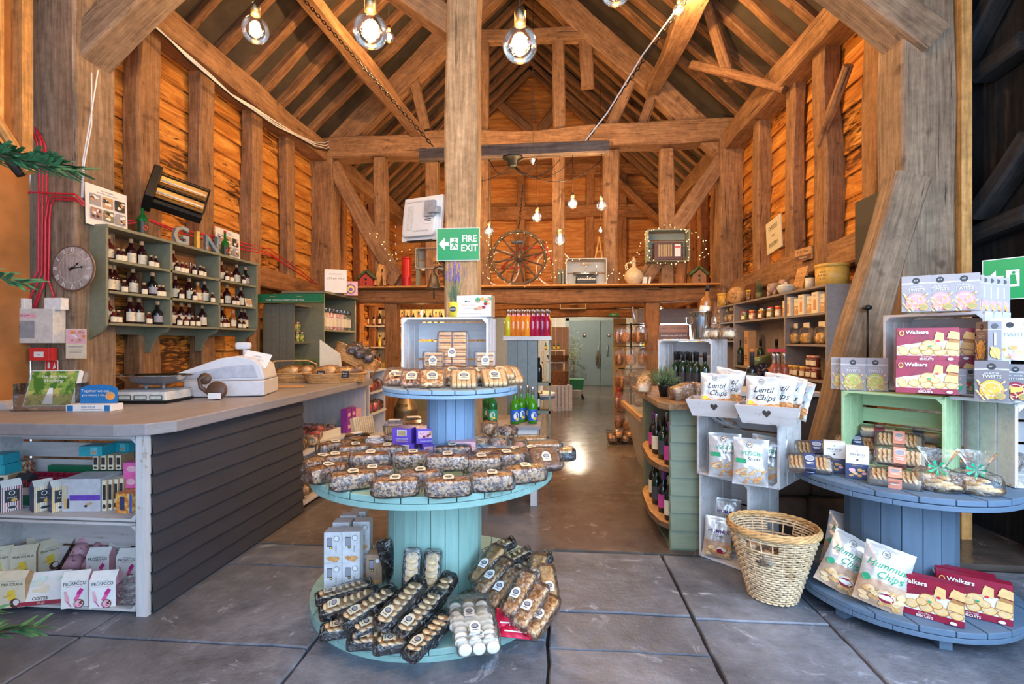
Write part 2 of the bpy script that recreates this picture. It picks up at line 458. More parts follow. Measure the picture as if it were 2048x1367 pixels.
# --------------- walls
lapped('wall_left',XL,3.93,YG,0,ZP+.25,BOARDS,1)
lapped('wall_right',XR,4.16,YG,0,ZP+.25,BOARDS,-1)
mb=MB();PLY=M('stained_plywood',(.42,.17,.045),.6,var=.25,scale=4)
for k in range(5):mb.span((XL-.02,YS+k*.94,0),(XL-.07,YS+k*.94+.935,ZP+.2),PLY)
mb.build('wall_left_front',kind='structure')
mb=MB()
for k in range(23):mb.span((XR+.35,YS+k*.235,0),(XR+.38+.01*(k%2),YS+k*.235+.234,ZP+.2),BLACKW)
mb.span((XR+.03,YN+.32,0),(XR+.39,YN+.36,ZP),BLACKW)
mb.build('wall_right_front',kind='structure')
mb=MB()
lapped('wall_gable',YG+.05,XL,XR,2.45,ZR,GABLE,-1,axis='X')
mb=MB();GREYW=painted('grey_painted_boards',(.42,.42,.40),amount=.2);CREAM=M('cream_wall',(.62,.58,.5),.8)
for k in range(30):mb.span((XL+k*.235,YB,0),(XL+k*.235+.23,YB+.04,2.9),CREAM)
mb.build('wall_back',kind='structure')
mb=MB();mb.span((XL,YG+.1,2.9),(XR,YB+.1,2.95),CREAM);mb.build('ceiling_back_room',kind='structure')
for nm,x in(('wall_back_room_left',XL),('wall_back_room_right',XR)):
 mb=MB();mb.span((x-.03,YG+.1,0),(x+.03,YB,2.95),CREAM);mb.build(nm,kind='structure')
GREY=painted('grey_green_paint',(.16,.225,.25),amount=.15)
STEEL=M('brushed_steel',(.55,.55,.56),.3,1)
dl,dr=at(1140,640,Y=YB-.06).x,at(1233,640,Y=YB-.06).x;dm=at(1201,700,Y=YB-.06).x
FRM=painted('door_frame_grey',(.30,.36,.36),amount=.12)
fr=MB();
for x in(dl-.08,dr+.08):fr.span((x-.05,YB-.08,0),(x+.05,YB,2.16),FRM)
fr.span((dl-.13,YB-.08,2.08),(dr+.13,YB,2.18),FRM);fr.build('trim_door_frame',kind='structure')
for i,(a,b)in enumerate(((dl-.03,dm-.01),(dm+.01,dr+.03))):
 mb=MB();mb.span((a,YB-.06,.01),(b,YB-.02,2.08),GREY)
 d=mb.build('door_%d'%(i+1),kind='structure')
 h=MB();hx=b-.07 if i==0 else a+.2
 h.tube([(hx,YB-.06,.95),(hx,YB-.12,.97),(hx,YB-.12,1.3),(hx,YB-.06,1.32)],.016,STEEL);h.build('door_handle',d)
 h=MB();h.cyl(((a+b)/2,YB-.06,1.62),((a+b)/2,YB-.07,1.62),.07,STEEL,16);h.build('sign_disc',d)
# --------------- roof
for nm,sgn,xw in(('ceiling_left',1,XL),('ceiling_right',-1,XR)):
 mb=MB();z0=ZP+.26-.95*.5
 nrm=.06
 V=[]
 for y in(YS,YG+.3):
  V+=[(xw-sgn*.5,y,z0),(XC,y,ZR+.06),(XC,y,ZR+.16),(xw-sgn*.5,y,z0+.10)]
 mb.add(V,[(0,1,5,4),(1,2,6,5),(2,3,7,6),(3,0,4,7),(0,3,2,1),(4,5,6,7)],ROOF);mb.build(nm,kind='structure')
_tn=[0]
def beam(a,b,w_,h_,mat=None,name='trim',label=None,cat=None,wob=.012,roll=0,ref=None,taper=1,chamfer=.018,seg=.28,kindm='structure'):
 """hewn timber from a to b with a wandering, softened section; local z runs along its length"""
 mat=mat or OAK
 a,b=Vector(a),Vector(b);L=(b-a).length;t=(b-a).normalized()
 r=Vector(ref)if ref else(Vector((0,0,1))if abs(t.z)<.9 else Vector((0,1,0)))
 x=t.cross(r).normalized();y=t.cross(x).normalized()
 Mx=Matrix((x,y,t)).transposed().to_4x4();Mx.translation=a
 if roll:Mx=Mx@Matrix.Rotation(roll,4,'Z')
 _tn[0]+=1;s=_tn[0]*3.7;n=max(2,int(L/seg))
 mb=MB();V=[];Fc=[]
 for i in range(n+1):
  z=L*i/n;k=1+(taper-1)*i/n
  W,H=w_/2*k,h_/2*k
  W+=wob*noise.noise(Vector((z*1.1,s,0)));H+=wob*noise.noise(Vector((z*1.1,s,5)))
  ox,oy=wob*1.3*noise.noise(Vector((z*.7,s,9))),wob*1.3*noise.noise(Vector((z*.7,s,15)))
  c=chamfer
  for px,py in((W-c,-H),(W,-H+c),(W,H-c),(W-c,H),(-W+c,H),(-W,H-c),(-W,-H+c),(-W+c,-H)):
   V.append((px+ox+.2*wob*noise.noise(Vector((z*5,px*9,s))),py+oy+.2*wob*noise.noise(Vector((z*5,py*9,s+3))),z))
 for i in range(n):
  for k in range(8):Fc.append((i*8+k,i*8+(k+1)%8,(i+1)*8+(k+1)%8,(i+1)*8+k))
 Fc+=[tuple(reversed(range(8))),tuple(n*8+k for k in range(8))]
 mb.add(V,Fc,mat)
 if name=='trim':name='trim_%d'%_tn[0]
 o=mb.build(name);o.matrix_world=Mx
 return tag(o,label,cat,None,kindm)
q=random.Random(3)
y=YS+.2
while y<YG:
 for sgn,xw in((1,XL),(-1,XR)):
  if abs(y-YT)<.18:continue
  a=Vector((xw-sgn*.1,y+q.uniform(-.04,.04),ZP+.2-.95*.1+.03));b=Vector((XC-sgn*.02,y+q.uniform(-.06,.06),ZR-.05))
  beam(a,b,q.uniform(.10,.13),.12,RAFT,wob=.03,ref=(0,1,0),seg=.5,chamfer=.012)
 y+=.43
for x,s in((XL,1),(XR,-1)):
 beam((x+s*.16,YS,ZP+.05),(x+s*.16,YG,ZP+.05),.30,.30,OAK,wob=.03)
 beam((x+s*.10,YN,2.28),(x+s*.10,YT,2.20),.2,.26,OAKW if s>0 else OAK,wob=.03)
 beam((x+s*.10,YT,2.28),(x+s*.10,YG,2.26),.2,.24,OAKW,wob=.02)
 beam((x+s*.12,YN,.22),(x+s*.12,YG,.22),.3,.36,OAKW,wob=.04)
for px,wd in((290,.20),(405,.17),(505,.18),(577,.17)):
 Y_=at(px,300,X=XL+.12).y;beam((XL+.10,Y_,.4),(XL+.10,Y_,ZP-.08),wd*1.25,.17,OAK,wob=.025,ref=(1,0,0))
for px,wd in((1757,.2),(1655,.2),(1588,.18),(1520,.18)):
 Y_=at(px,300,X=XR-.12).y;beam((XR-.10,Y_,.4),(XR-.10,Y_,ZP-.08),wd*1.2,.17,OAK,wob=.035,ref=(1,0,0))
for Y_ in(8.8,9.6,10.4,11.2):
 for x in(XL+.10,XR-.10):beam((x,Y_,.4),(x,Y_,ZP-.08),.2,.16,OAKW,wob=.02,ref=(1,0,0))
beam((XR-.2,5.35,3.42),(XR-.24,4.75,3.9),.1,.1,OAK,wob=.03)
beam((-3.86,3.72,0),(-3.88,3.72,4.33),.40,.36,OAK2,'timber_post','huge weathered oak post at left carrying the roman numeral clock','post',wob=.03,kindm=None)
beam((2.68,3.98,0),(2.68,3.98,4.33),.36,.30,OAK2,'timber_post','huge grey oak post at right beside the black boarding','post',wob=.02,kindm=None)
beam((XL,3.80,ZP+.22),(XR,3.9,ZP+.22),.36,.34,OAK)
post_p=at(925,300,Y=4.05)
beam((post_p.x,4.05,0),(post_p.x+.015,4.05,4.4),.262,.25,OAKPALE,'timber_post','pale oak post in the middle of the shop with the green exit sign','post',wob=.016,kindm=None)
beam(at(135,150,Y=3.70),at(400,-110,Y=3.78),.24,.26,OAK2,wob=.03,ref=(0,1,0))
beam(at(1850,95,Y=3.92),at(1610,-95,Y=3.92),.22,.30,OAK2,wob=.02,ref=(0,1,0))
beam((post_p.x-.05,4.05,3.95),(post_p.x-.8,4.0,4.5),.2,.2,OAK)
beam((2.46,3.74,2.55),(1.90,3.66,.66),.24,.18,OAK2,'timber_brace','long oak brace leaning from the right post down behind the white crates','timber beam',wob=.02,ref=(0,1,0),kindm=None)
beam((XL+.18,YT,0),(XL+.18,YT,4.55),.38,.34,OAK,wob=.03)
beam((XR-.18,YT,0),(XR-.18,YT,4.55),.36,.34,OAK,wob=.03)
beam((XL,YT,4.55),(XR,YT,4.62),.34,.36,OAK,wob=.045)
beam((XL+.3,YT-.02,2.13),(XR-.3,YT-.02,2.13),.26,.22,OAKW,wob=.03)
for px,w_ in((762,.2),(866,.2),(966,.24),(1118,.21),(1222,.22),(1333,.21)):
 p=at(px,400,Y=YT);beam((p.x,YT,2.25),(p.x,YT,4.4),w_,.18,OAK,wob=.02)
for px in(784,1305):
 p=at(px,700,Y=YT);beam((p.x,YT,0),(p.x,YT,2.03),.21,.2,OAKW,wob=.02)
beam(at(668,330,Y=YT-.05),at(800,578,Y=YT-.05),.24,.15,OAK,wob=.03,ref=(0,1,0))
beam(at(1442,320,Y=YT-.05),at(1285,560,Y=YT-.05),.24,.15,OAK,wob=.03,ref=(0,1,0))
beam(at(668,300,Y=YT),at(1030,-60,Y=YT),.34,.22,OAK,wob=.03,ref=(0,1,0))
beam(at(1448,300,Y=YT),at(1045,-60,Y=YT),.34,.22,OAK,wob=.03,ref=(0,1,0))
beam(at(880,76,Y=YT),at(1195,72,Y=YT),.16,.2,OAK,wob=.02)
for a,b,w_ in(((1118,262),(1116,84),.2),((967,262),(968,84),.16),((1175,175),(1170,84),.2),((852,262),(825,150),.17),((1218,262),(1262,165),.17),((1280,262),(1312,170),.15)):
 beam(at(*a,Y=YT),at(*b,Y=YT),w_,.14,OAK,wob=.015,ref=(0,1,0))
beam(at(835,268,Y=YT-.1),at(590,-40,Y=5.3),.22,.16,OAK,wob=.03)
beam(at(1303,178,Y=YT-.2),at(1412,-40,Y=5.3),.24,.16,OAK,wob=.03)
beam(at(1462,158,Y=6.6),at(1415,5,Y=6.2),.12,.1,RAFT,wob=.02)
beam(at(1385,130,Y=6.9),at(1570,180,Y=6.0),.12,.1,RAFT,wob=.02)
beam((XL,YG-.1,4.5),(XR,YG-.1,4.5),.26,.30,OAKW,wob=.03)
beam((XL,YG-.12,2.3),(XR,YG-.12,2.3),.24,.26,OAKW,wob=.03)
beam((XL+.4,YG-.1,5.55),(XR-.4,YG-.1,5.5),.24,.26,OAKW,wob=.03)
for px in(860,1042,1180,1245):
 p=at(px,400,Y=YG-.1);beam((p.x,YG-.1,2.4),(p.x,YG-.1,5.5),.2,.15,OAKW,wob=.02)
for a,b in(((975,188),(1060,262)),((1080,262),(1130,200)),((850,100),(690,300)),((1215,110),(1420,340))):
 beam(at(*a,Y=YG-.2),at(*b,Y=YG-.2),.22,.14,OAK,wob=.02,ref=(0,1,0))
beam(at(700,380,Y=YG-1.5),at(850,250,Y=YG-1.5),.24,.14,OAKW,wob=.02)
beam(at(1345,470,Y=YG-.4),at(1200,330,Y=YG-.4),.24,.14,OAKW,wob=.02)
beam(at(980,626,Y=YG-.1),at(1310,626,Y=YG-.1),.2,.2,OAKW,wob=.02)
for px in(1062,1185,1270,1298):beam((at(px,700,Y=YG-.1).x,YG-.1,0 if px>1275 else 2.05),(at(px,700,Y=YG-.1).x,YG-.1,2.4),.17,.15,OAKW,wob=.015)
mb=MB();mb.span((2.87,3.80,0),(2.94,3.92,ZP+.1),PINE);mb.build('trim_pine_strip',kind='structure')
for a,b in(((1965,150),(2060,80)),((1960,430),(2070,270)),((1930,480),(2070,425)),((1925,690),(2070,700)),((1925,130),(2010,-30))):
 beam(at(*a,X=XR+.26),at(*b,X=XR+.26),.16,.12,BLACKW,wob=.01)
beam((XR+.26,3.3,0),(XR+.26,3.3,ZP),.2,.14,BLACKW,wob=.01);beam((XR+.26,2.2,0),(XR+.26,2.2,ZP),.2,.14,BLACKW,wob=.01)
mb=MB();
for y0,y1,z1 in((3.36,3.44,ZP),(3.20,3.24,ZP)):mb.span((XL-.02,y0,2.75),(XL+.07,y1,z1),PINE)
mb.build('trim_pine_studs',kind='structure')
BRK=M('plinth_stone',(.085,.048,.028),.85,var=.4,scale=5,bmp=.6)
mb=MB()
for k in range(3):
 mb.rbox((1.56+k*.36,3.76,.165),(.36,.36,.33),BRK,n=4,p=9,jit=.008,seed=k)
 mb.rbox((1.60+k*.34,3.76,.48),(.35,.32,.30),BRK,n=4,p=9,jit=.008,seed=k+5)
mb.build('wall_plinth',kind='structure')
# --------------- pendant bulbs
GLASS=film('clear_glass',(1,.97,.9),.1,.02,.03)
BRASS=M('dark_brass',(.25,.18,.1),.35,1);BLK=M('black_metal',(.02,.02,.02),.45,.6)
FIL=emit('glowing_filament',(1,.72,.38),60)
WHITEM=M('white_plastic',(.75,.75,.73),.4)
def bulb(label,c,r,top,power,group,cable=True,col=WARM):
 if top>4:top=ZP+.30+.95*(XR-XC-abs(c[0]-XC))
 t=thing('pendant_bulb',label,'light bulb',c,0,group)
 mb=MB();n=14
 prof=[(1e-4,-r)]+[(r*math.sin(PI*i/n),-r*math.cos(PI*i/n))for i in range(1,n-2)]+[(r*.36,r*1.02),(r*.3,r*1.25)]
 mb.lathe(prof,GLASS,28,cap=False);mb.build('glass_globe',t)
 mb=MB();mb.lathe([(r*.34,r*1.15),(r*.34,r*1.9),(r*.2,r*2.1),(r*.05,r*2.15)],BRASS,16);mb.build('lamp_holder',t)
 mb=MB();h=.45*r
 for k in range(6):
  a=2*PI*k/6;x,y=.20*r*math.cos(a),.20*r*math.sin(a);mb.cyl((x,y,-h),(x*.8,y*.8,h*1.2),r*.04+.0012,FIL,6)
 mb.build('filament',t)
 if cable:
  mb=MB();mb.tube([(0,0,r*2.1),(0,0,(top-c[2]))],.0035,BLK,6);mb.build('cable',t)
 l=lamp('bulb_light',(0,0,0),power,r*.45,col);l.parent=t
 return t
g='large globe bulbs in the foreground'
bulb('large clear globe bulb, leftmost, hanging in front of the rafters',at(511,60,D=2.45),.063,4.4,38,g)
bulb('large clear globe bulb between the leftmost bulb and the pale post',at(741,62,D=1.86),.063,4.4,30,g)
bulb('large clear globe bulb just right of the pale post',at(1040,90,D=1.84),.064,4.4,30,g)
bulb('large globe bulb cut off by the top edge of the photo',at(1232,-20,D=2.1),.063,4.4,38,g)
HB=5.4
g='small globe bulbs hanging from the old beam'
hz=at(1030,302,Y=HB).z
for px,py,lab in((978,462,'small lit bulb hanging lowest on the left, beside the exit sign'),(1074,434,'small lit bulb hanging above the cart wheel'),(1120,480,'small lit bulb hanging lowest, right of the cart wheel'),(1145,407,'small lit bulb hanging highest from the beam'),(1203,411,'small lit bulb at the right end of the beam')):
 bulb(lab,at(px,py,Y=HB),.055,hz,50,g)
bulb('small unlit looking bulb hanging between post and back of television',at(872,470,Y=HB),.04,hz,8,g)
for i,p in enumerate(((-1.9,5.6,4.9),(1.3,5.4,4.9),(-2.4,3.2,4.2),(1.6,2.9,4.2))):  # extra bulbs added up here to warm the walls and goods
 bulb('globe bulb added for light high in the roof, number %s from the door'%('one','two','three','four')[i],p,.063,5.2,(180,210,80,30)[i],'bulbs added for light under the roof')
for i,(x,y,z,pw)in enumerate(((-1.5,10.2,3.6,120),(.9,10.0,3.6,120),(-2.6,9.6,1.95,120),(.6,14.2,2.6,240),(1.9,9.2,1.98,40),(-.3,6.9,3.9,80))):  # bulbs added to brighten the back bays and the far room
 bulb('globe bulb added to light the back of the shop, %s'%('high on the left','high on the right','under the shelf beam at left','in the far room','under the shelf beam at right','behind the old beam')[i],(x,y,z),.05,5 if y<YG else 2.9,pw,'bulbs added in the back of the shop',col=WARM if y<YG else(1,.88,.74))
# --------------- shared colours
WHITE=M('paper_white',(.78,.77,.74),.5,var=.04);CREAMP=M('cream_paper',(.74,.66,.48),.55,var=.06)
INK=M('dark_ink',(.03,.028,.03),.5);GREYP=M('grey_card',(.30,.29,.32),.55,var=.06);NAVY=M('navy_card',(.03,.05,.13),.45)
TEAL=M('teal_card',(.02,.35,.42),.4);PINKP=M('pink_print',(.75,.12,.35),.45);REDP=M('red_print',(.62,.03,.03),.4)
WINE=M('wine_red_card',(.28,.008,.035),.38);GOLD=M('gold_print',(.75,.45,.10),.35);PURP=M('purple_card',(.14,.06,.42),.4)
ORANGEP=M('orange_card',(.80,.28,.05),.45);BROWNP=M('kraft_card',(.50,.30,.15),.65);GRNP=M('green_card',(.01,.16,.07),.45)
GRNL=M('green_print',(.03,.34,.16),.45);YEL=M('yellow_print',(.85,.62,.05),.45);BLUEP=M('blue_print',(.02,.12,.50),.4)
BISC=M('biscuit',(.62,.35,.13),.75,var=.25,scale=60,bmp=.4);BISC2=M('pale_biscuit',(.74,.52,.28),.75,var=.15,scale=50,bmp=.4)
CHIP=M('crisp_orange',(.70,.28,.08),.6,var=.3,scale=50);SALM=M('salmon_card',(.80,.30,.20),.45);PALEP=M('pale_pink_card',(.78,.42,.48),.45)
TRAYB=M('black_tray',(.018,.018,.02),.25,coat=.4);FILMW=film('crinkled_cellophane',(1,1,1),.12,.12,.06,.24);CLEARP=film('clear_plastic',(.97,.97,.97),.12,.05,.06,.0)
FILMT=film('taut_cellophane',(1,1,1),.10,.08,.04,.10)
FRUIT=speckle('fruit_cake',(.50,.31,.16),(.10,.045,.03),75,.50,.5);FRUITD=speckle('dark_fruit_cake',(.26,.12,.06),(.05,.02,.012),60,.5,.45,(.5,.28,.12))
FLOR=speckle('nut_florentine',(.66,.38,.16),(.36,.16,.05),70,.5,.6,(.82,.62,.38));BROWNIE=speckle('brownie',(.17,.07,.04),(.11,.045,.025),30,.5,.5)
NUTS=speckle('mixed_nuts',(.72,.50,.28),(.30,.13,.05),85,.5,.5,(.25,.30,.10));BARK=speckle('nut_bark_slice',(.40,.14,.08),(.70,.46,.28),60,.52,.5,(.10,.04,.02))
def sticker(mb,c,up=(0,0,1),right=(1,0,0),s=.03,paper=None):
 """parchment tag with a dark oval seal"""
 f=Face(mb,c,right,up,.0009)
 f.poly([(-s*.8,-s),(s*.8,-s),(s*.95,s*.2),(s*.6,s*.9),(0,s*1.15),(-s*.6,s*.9),(-s*.95,s*.2)],paper or CREAMP)
 f.oval(0,s*.12,s*.62,s*.45,INK,14).oval(0,s*.12,s*.5,s*.33,GREYP,12);f.rect(0,-s*.62,s,s*.09,INK);return f
class Warp(Face):
 """artwork laid over a puffed bag front"""
 def __init__(s,mb,fn,e=.0016):s.mb=mb;s.fn=fn;s.e=e;s.k=1
 def P(s,x,y):p,n=s.fn(x,y);return p+n*(s.e+.0005*s.k)
# --------------- loaves, trays, wrapped goods
def p_loaf(name,label,cat,body,size=(.185,.085,.07),stick=True,crumpled=True):
 t=thing(name,label,cat);w_,d_,h_=size
 mb=MB();mb.rbox((0,0,h_/2+.003),(w_,d_,h_),body,n=4,p=7,jit=.002);mb.build('cake',t)
 mb=MB();mb.rbox((0,0,h_/2+.004),(w_+.03,d_+.014,h_+.010),FILMW,n=6,p=6,jit=.0055,seed=len(name));
 for s_ in(-1,1):
  mb.add([(s_*(w_/2+.008),-d_*.42,h_*.9),(s_*(w_/2+.008),d_*.42,h_*.9),(s_*(w_/2+.026),d_*.5,h_*.35),(s_*(w_/2+.026),-d_*.5,h_*.25)],[(0,1,2,3)],FILMW)
 mb.build('wrapper',t)
 if stick:
  mb=MB();sticker(mb,(0,-.004,h_+.0125),(0,1,.12),(1,0,0),.026);mb.build('round_label',t)
 return t
def cookies_row(mb,n,r,L,m,tilt=.9,z=.012):
 for i in range(n):
  y=-L/2+L*(i+.5)/n;mb.lathe([(r*.55,-.005),(r*.97,-.003),(r,.002),(r*.85,.006),(r*.3,.0085),(1e-4,.009)],m,14,(0,y,z+.012),Matrix.Rotation(-tilt,3,'X'))
def p_cookietray(name='cookie_tray',label='black tray of cookies',cookie=None,L=.25):
 t=thing(name,label,'cookies');w_,h_=.078,.036;cookie=cookie or BISC2
 mb=MB();mb.box((0,0,.002),(w_*.9,L*.95,.004),TRAYB)
 for s_ in(-1,1):
  mb.box((s_*w_/2,0,h_/2),(.0035,L,h_),TRAYB,Matrix.Rotation(s_*.12,3,'Y'));mb.box((0,s_*L/2,h_/2),(w_,.0035,h_),TRAYB,Matrix.Rotation(-s_*.12,3,'X'))
 mb.box((0,-L*.30,.015),(w_*.82,L*.34,.02),TRAYB);mb.build('tray',t)
 mb=MB();cookies_row(mb,7,.033,L*.86,cookie,.62,.020);mb.build('cookies',t)
 mb=MB();mb.rbox((0,0,h_/2+.004),(w_+.012,L+.035,h_+.018),FILMW,n=6,p=7,jit=.004,seed=3);mb.build('wrapper',t)
 mb=MB();sticker(mb,(0,-L*.28,h_+.0165),(0,1,.02),(1,0,0),.027);mb.build('round_label',t)
 return t
def p_clearbag(name,label,cat,fill,L=.22,w_=.085,h_=.04):
 t=thing(name,label,cat)
 mb=MB();n=5
 for i in range(n):mb.rbox((0,-L*.38+L*.76*i/(n-1),h_/2),(w_*.86,L*.24,h_*.9),fill,Matrix.Rotation(.35,3,'X'),n=3,p=4,jit=.006,seed=i)
 mb.build('contents',t)
 mb=MB();mb.rbox((0,0,h_/2+.003),(w_+.016,L+.03,h_+.016),FILMW,n=6,p=5,jit=.005,seed=8);mb.build('wrapper',t)
 mb=MB();sticker(mb,(0,-L*.10,h_+.0125),(0,1,0),(1,0,0),.026,WHITE);mb.build('round_label',t)
 return t
def p_macaroons():
 t=thing('meringue_box','x','biscuits');PM=M('white_meringue',(.85,.80,.70),.7,var=.08)
 mb=MB()
 for i in(-1,0,1):
  for j in range(5):mb.lathe([(.02,0),(.028,.003),(.028,.012),(.02,.015)],PM,14,(i*.06,-.065+j*.026,.031),Matrix.Rotation(R(90),3,'X'))
 mb.build('biscuits',t)
 mb=MB();mb.rbox((0,0,.034),(.195,.155,.072),FILMT,n=5,p=9,jit=.002);mb.build('clear_box',t)
 mb=MB();sticker(mb,(0,-.035,.0715),(0,1,0),(1,0,0),.026,WHITE);mb.build('round_label',t)
 return t
def p_slicepack(name,label,fill,w_=.13,d_=.15,h_=.035,n=3,cat='cake slices'):
 """wrapped slab of slices standing tilted to the visitor"""
 t=thing(name,label,cat)
 mb=MB()
 for i in range(n):mb.rbox((-w_/2+w_*(i+.5)/n,0,h_/2),(w_/n*.95,d_,h_),fill,n=3,p=8,jit=.0015,seed=i)
 mb.build('slices',t)
 mb=MB();mb.rbox((0,0,h_/2+.001),(w_+.022,d_+.024,h_+.012),FILMT,n=6,p=7,jit=.003,seed=5);mb.build('wrapper',t)
 mb=MB();sticker(mb,(0,0,h_+.0085),(0,1,0),(1,0,0),.034);mb.build('round_label',t)
 return t
def p_wafer(name,label,h_=.2,layers=9,cols=1,w_=.075,d_=.05):
 t=thing(name,label,'wafer biscuits')
 WA=M('wafer',(.72,.34,.10),.7,var=.2,scale=80);CH=M('chocolate_layer',(.24,.10,.05),.6)
 mb=MB()
 for c in range(cols):
  for k in range(layers):
   x=(c-(cols-1)/2)*(w_+.012);z=h_*(k+.5)/layers
   mb.box((x,0,z-h_/layers*.2),(w_,d_,h_/layers*.55),WA);mb.box((x,0,z+h_/layers*.22),(w_*.96,d_*.96,h_/layers*.36),CH if k%2 else BISC2)
 mb.build('wafers',t)
 mb=MB();mb.rbox((0,0,h_/2+.001),(cols*(w_+.012)+.02,d_+.02,h_+.014),FILMT,n=6,p=9,jit=.003,seed=2);mb.build('wrapper',t)
 mb=MB();sticker(mb,(0,-d_/2-.0125,h_*.45),(0,0,1),(1,0,0),.026);mb.build('round_label',t)
 return t
# --------------- cartons
def p_carton(name,label,cat,w_,d_,h_,body,art=None,side=None,top=None,sart=None):
 t=thing(name,label,cat)
 mb=MB();mb.box((0,0,h_/2),(w_,d_,h_),body)
 if side:
  for sg in(-1,1):Face(mb,(sg*w_/2,0,0),(0,sg,0),(0,0,1)).rect(0,h_/2,d_*.985,h_*.985,side)
 if top:Face(mb,(0,0,h_),(1,0,0),(0,1,0)).rect(0,0,w_*.985,d_*.985,top)
 mb.build('carton',t)
 if art:
  mb=MB();art(Face(mb,(0,-d_/2,0)),w_,h_);mb.build('printed_front',t)
 if sart:
  for sg in(-1,1):mb=MB();sart(Face(mb,(sg*w_/2,0,0),(0,sg,0),(0,0,1),.0012),d_,h_);mb.build('printed_side',t)
 return t
def side_twist(acc):
 return lambda f,w_,h_:f.rect(0,h_*.79,w_,h_*.012,WHITE).oval(0,h_*.88,w_*.25,w_*.25,INK,12).rect(0,h_*.55,w_*.14,h_*.32,WHITE).oval(0,h_*.2,w_*.4,h_*.14,acc,14).poly([(-w_*.4,h_*.34),(-w_*.2,h_*.36),(w_*.4,h_*.06),(w_*.2,h_*.02)],BISC)
def art_shortbread(f,w_,h_):
 TART=M('tartan_red',(.22,.01,.03),.4);BR=M('biscuit_edge',(.42,.20,.06),.7);YB=M('butter_biscuit',(.78,.50,.20),.7)
 f.poly([(-w_/2,0),(w_/2,0),(w_/2,h_*.16),(-w_/2,h_*.16)],WINE)
 f.poly([(-w_/2,h_*.16),(w_/2,h_*.16),(w_/2,h_*.60),(w_*.1,h_*.62),(-w_*.18,h_*.56),(-w_/2,h_*.44)],WHITE)
 f.poly([(-w_*.30,h_*.50),(w_*.05,h_*.60),(w_*.02,h_*.80),(-w_*.05,h_*.84)],TART)
 q=[(-.41,.34,.08,.11),(-.38,.24,.09,.08),(-.20,.30,.10,.12),(.0,.27,.10,.12),(.20,.27,.11,.12),(.40,.25,.10,.10),(.02,.50,.12,.13),(.14,.40,.09,.1),(-.06,.40,.08,.1)]
 for x,y,a,b in q:f.oval(x*w_,y*h_,a*w_,b*h_,BR,14);f.k-=.5;f.oval(x*w_,y*h_+.004*h_,a*w_*.88,b*h_*.86,YB,12);f.k-=.5;f.oval(x*w_,y*h_+.01*h_,a*w_*.5,b*h_*.4,BISC2,8);f.k-=1.6
 f.k+=2
 for x,y,a,b in((.10,.62,.16,.26),(.27,.36,.23,.30),(.30,.68,.20,.22)):
  f.poly([(x*w_,y*h_),((x+a)*w_,(y-.04)*h_),((x+a)*w_,(y+b-.05)*h_),((x+a*.3)*w_,(y+b)*h_)],BR if a>.2 else YB);f.poly([((x+.01)*w_,(y+.02)*h_),((x+a-.01)*w_,(y-.02)*h_),((x+a-.01)*w_,(y+b*.6)*h_),((x+a*.15)*w_,(y+b*.7)*h_)],YB)
 f.oval(.17*w_,.60*h_,.03*w_,.035*h_,REDP,8).oval(.05*w_,.45*h_,.03*w_,.03*h_,GRNL,8).oval(-.42*w_,.84*h_,.045*w_,.085*h_,GOLD,12).oval(-.42*w_,.84*h_,.03*w_,.06*h_,WINE,12)
 f.text(-.17*w_,.86*h_,'Walkers',h_*.16,WHITE,bold=.025);f.text(-.02*w_,.12*h_,'SCOTTISH',h_*.055,WHITE);f.text(-.02*w_,.055*h_,'BISCUITS',h_*.085,WHITE,bold=.02)
 f.oval(.36*w_,.07*h_,.05*w_,.04*h_,WHITE,12)
def art_twists(acc,word='TWISTS',dark=False):
 def art(f,w_,h_):
  f.rect(0,h_*.80,w_,h_*.012,WHITE).rect(0,h_*.775,w_,h_*.008,WHITE)
  f.oval(0,h_*.86,w_*.13,w_*.13,INK,16).text(0,h_*.86,'EST',w_*.08,WHITE)
  f.text(0,h_*.69,'ALL BUTTER',h_*.05,WHITE);f.text(0,h_*.60,word,h_*.12 if len(word)<8 else h_*.08,WHITE,cond=.9)
  f.oval(0,h_*.28,w_*.36,h_*.24,acc,20).oval(0,h_*.28,w_*.28,h_*.18,M('accent_rim',(.8,.6,.5),.5),20);f.oval(0,h_*.28,w_*.26,h_*.16,acc,18)
  for x0,y0,x1,y1 in((-.42,.52,-.1,.02),(-.30,.40,.2,.06),(.40,.50,.05,.30),(.45,.30,.0,.10),(-.45,.25,-.2,.0)):
   dx,dy=(x1-x0)*w_,(y1-y0)*h_;L=math.hypot(dx,dy);nx,ny=-dy/L*w_*.045,dx/L*w_*.045
   for i in range(5):
    a,b=i/5,(i+1)/5;m=BISC if i%2 else BISC2
    f.poly([(x0*w_+dx*a-nx,y0*h_+dy*a-ny),(x0*w_+dx*b-nx*.4,y0*h_+dy*b-ny*.4),(x0*w_+dx*b+nx,y0*h_+dy*b+ny),(x0*w_+dx*a+nx*.4,y0*h_+dy*a+ny*.4)],m);f.k-=.8
  f.oval(w_*.25,h_*.12,w_*.16,h_*.09,BISC,14).oval(w_*.25,h_*.12,w_*.12,h_*.065,M('dip',(.35,.30,.10),.5),12)
 return art
def art_oatcake(f,w_,h_):
 art=art_twists(WINE,'OATY THINS');art(f,w_,h_);f.poly([(-w_*.3,h_*.2),(w_*.2,h_*.26),(w_*.3,h_*.36),(-w_*.2,h_*.4)],GOLD)
def art_melts(f,w_,h_):
 f.oval(0,h_*.86,w_*.13,w_*.13,INK,16).rect(0,h_*.76,w_,h_*.012,WHITE).text(0,h_*.62,'MELTS',h_*.12,WHITE).oval(0,h_*.28,w_*.34,h_*.22,GRNL,20);f.blobs(0,h_*.28,w_*.5,h_*.3,9,w_*.1,[BISC2,REDP,BISC2],4)
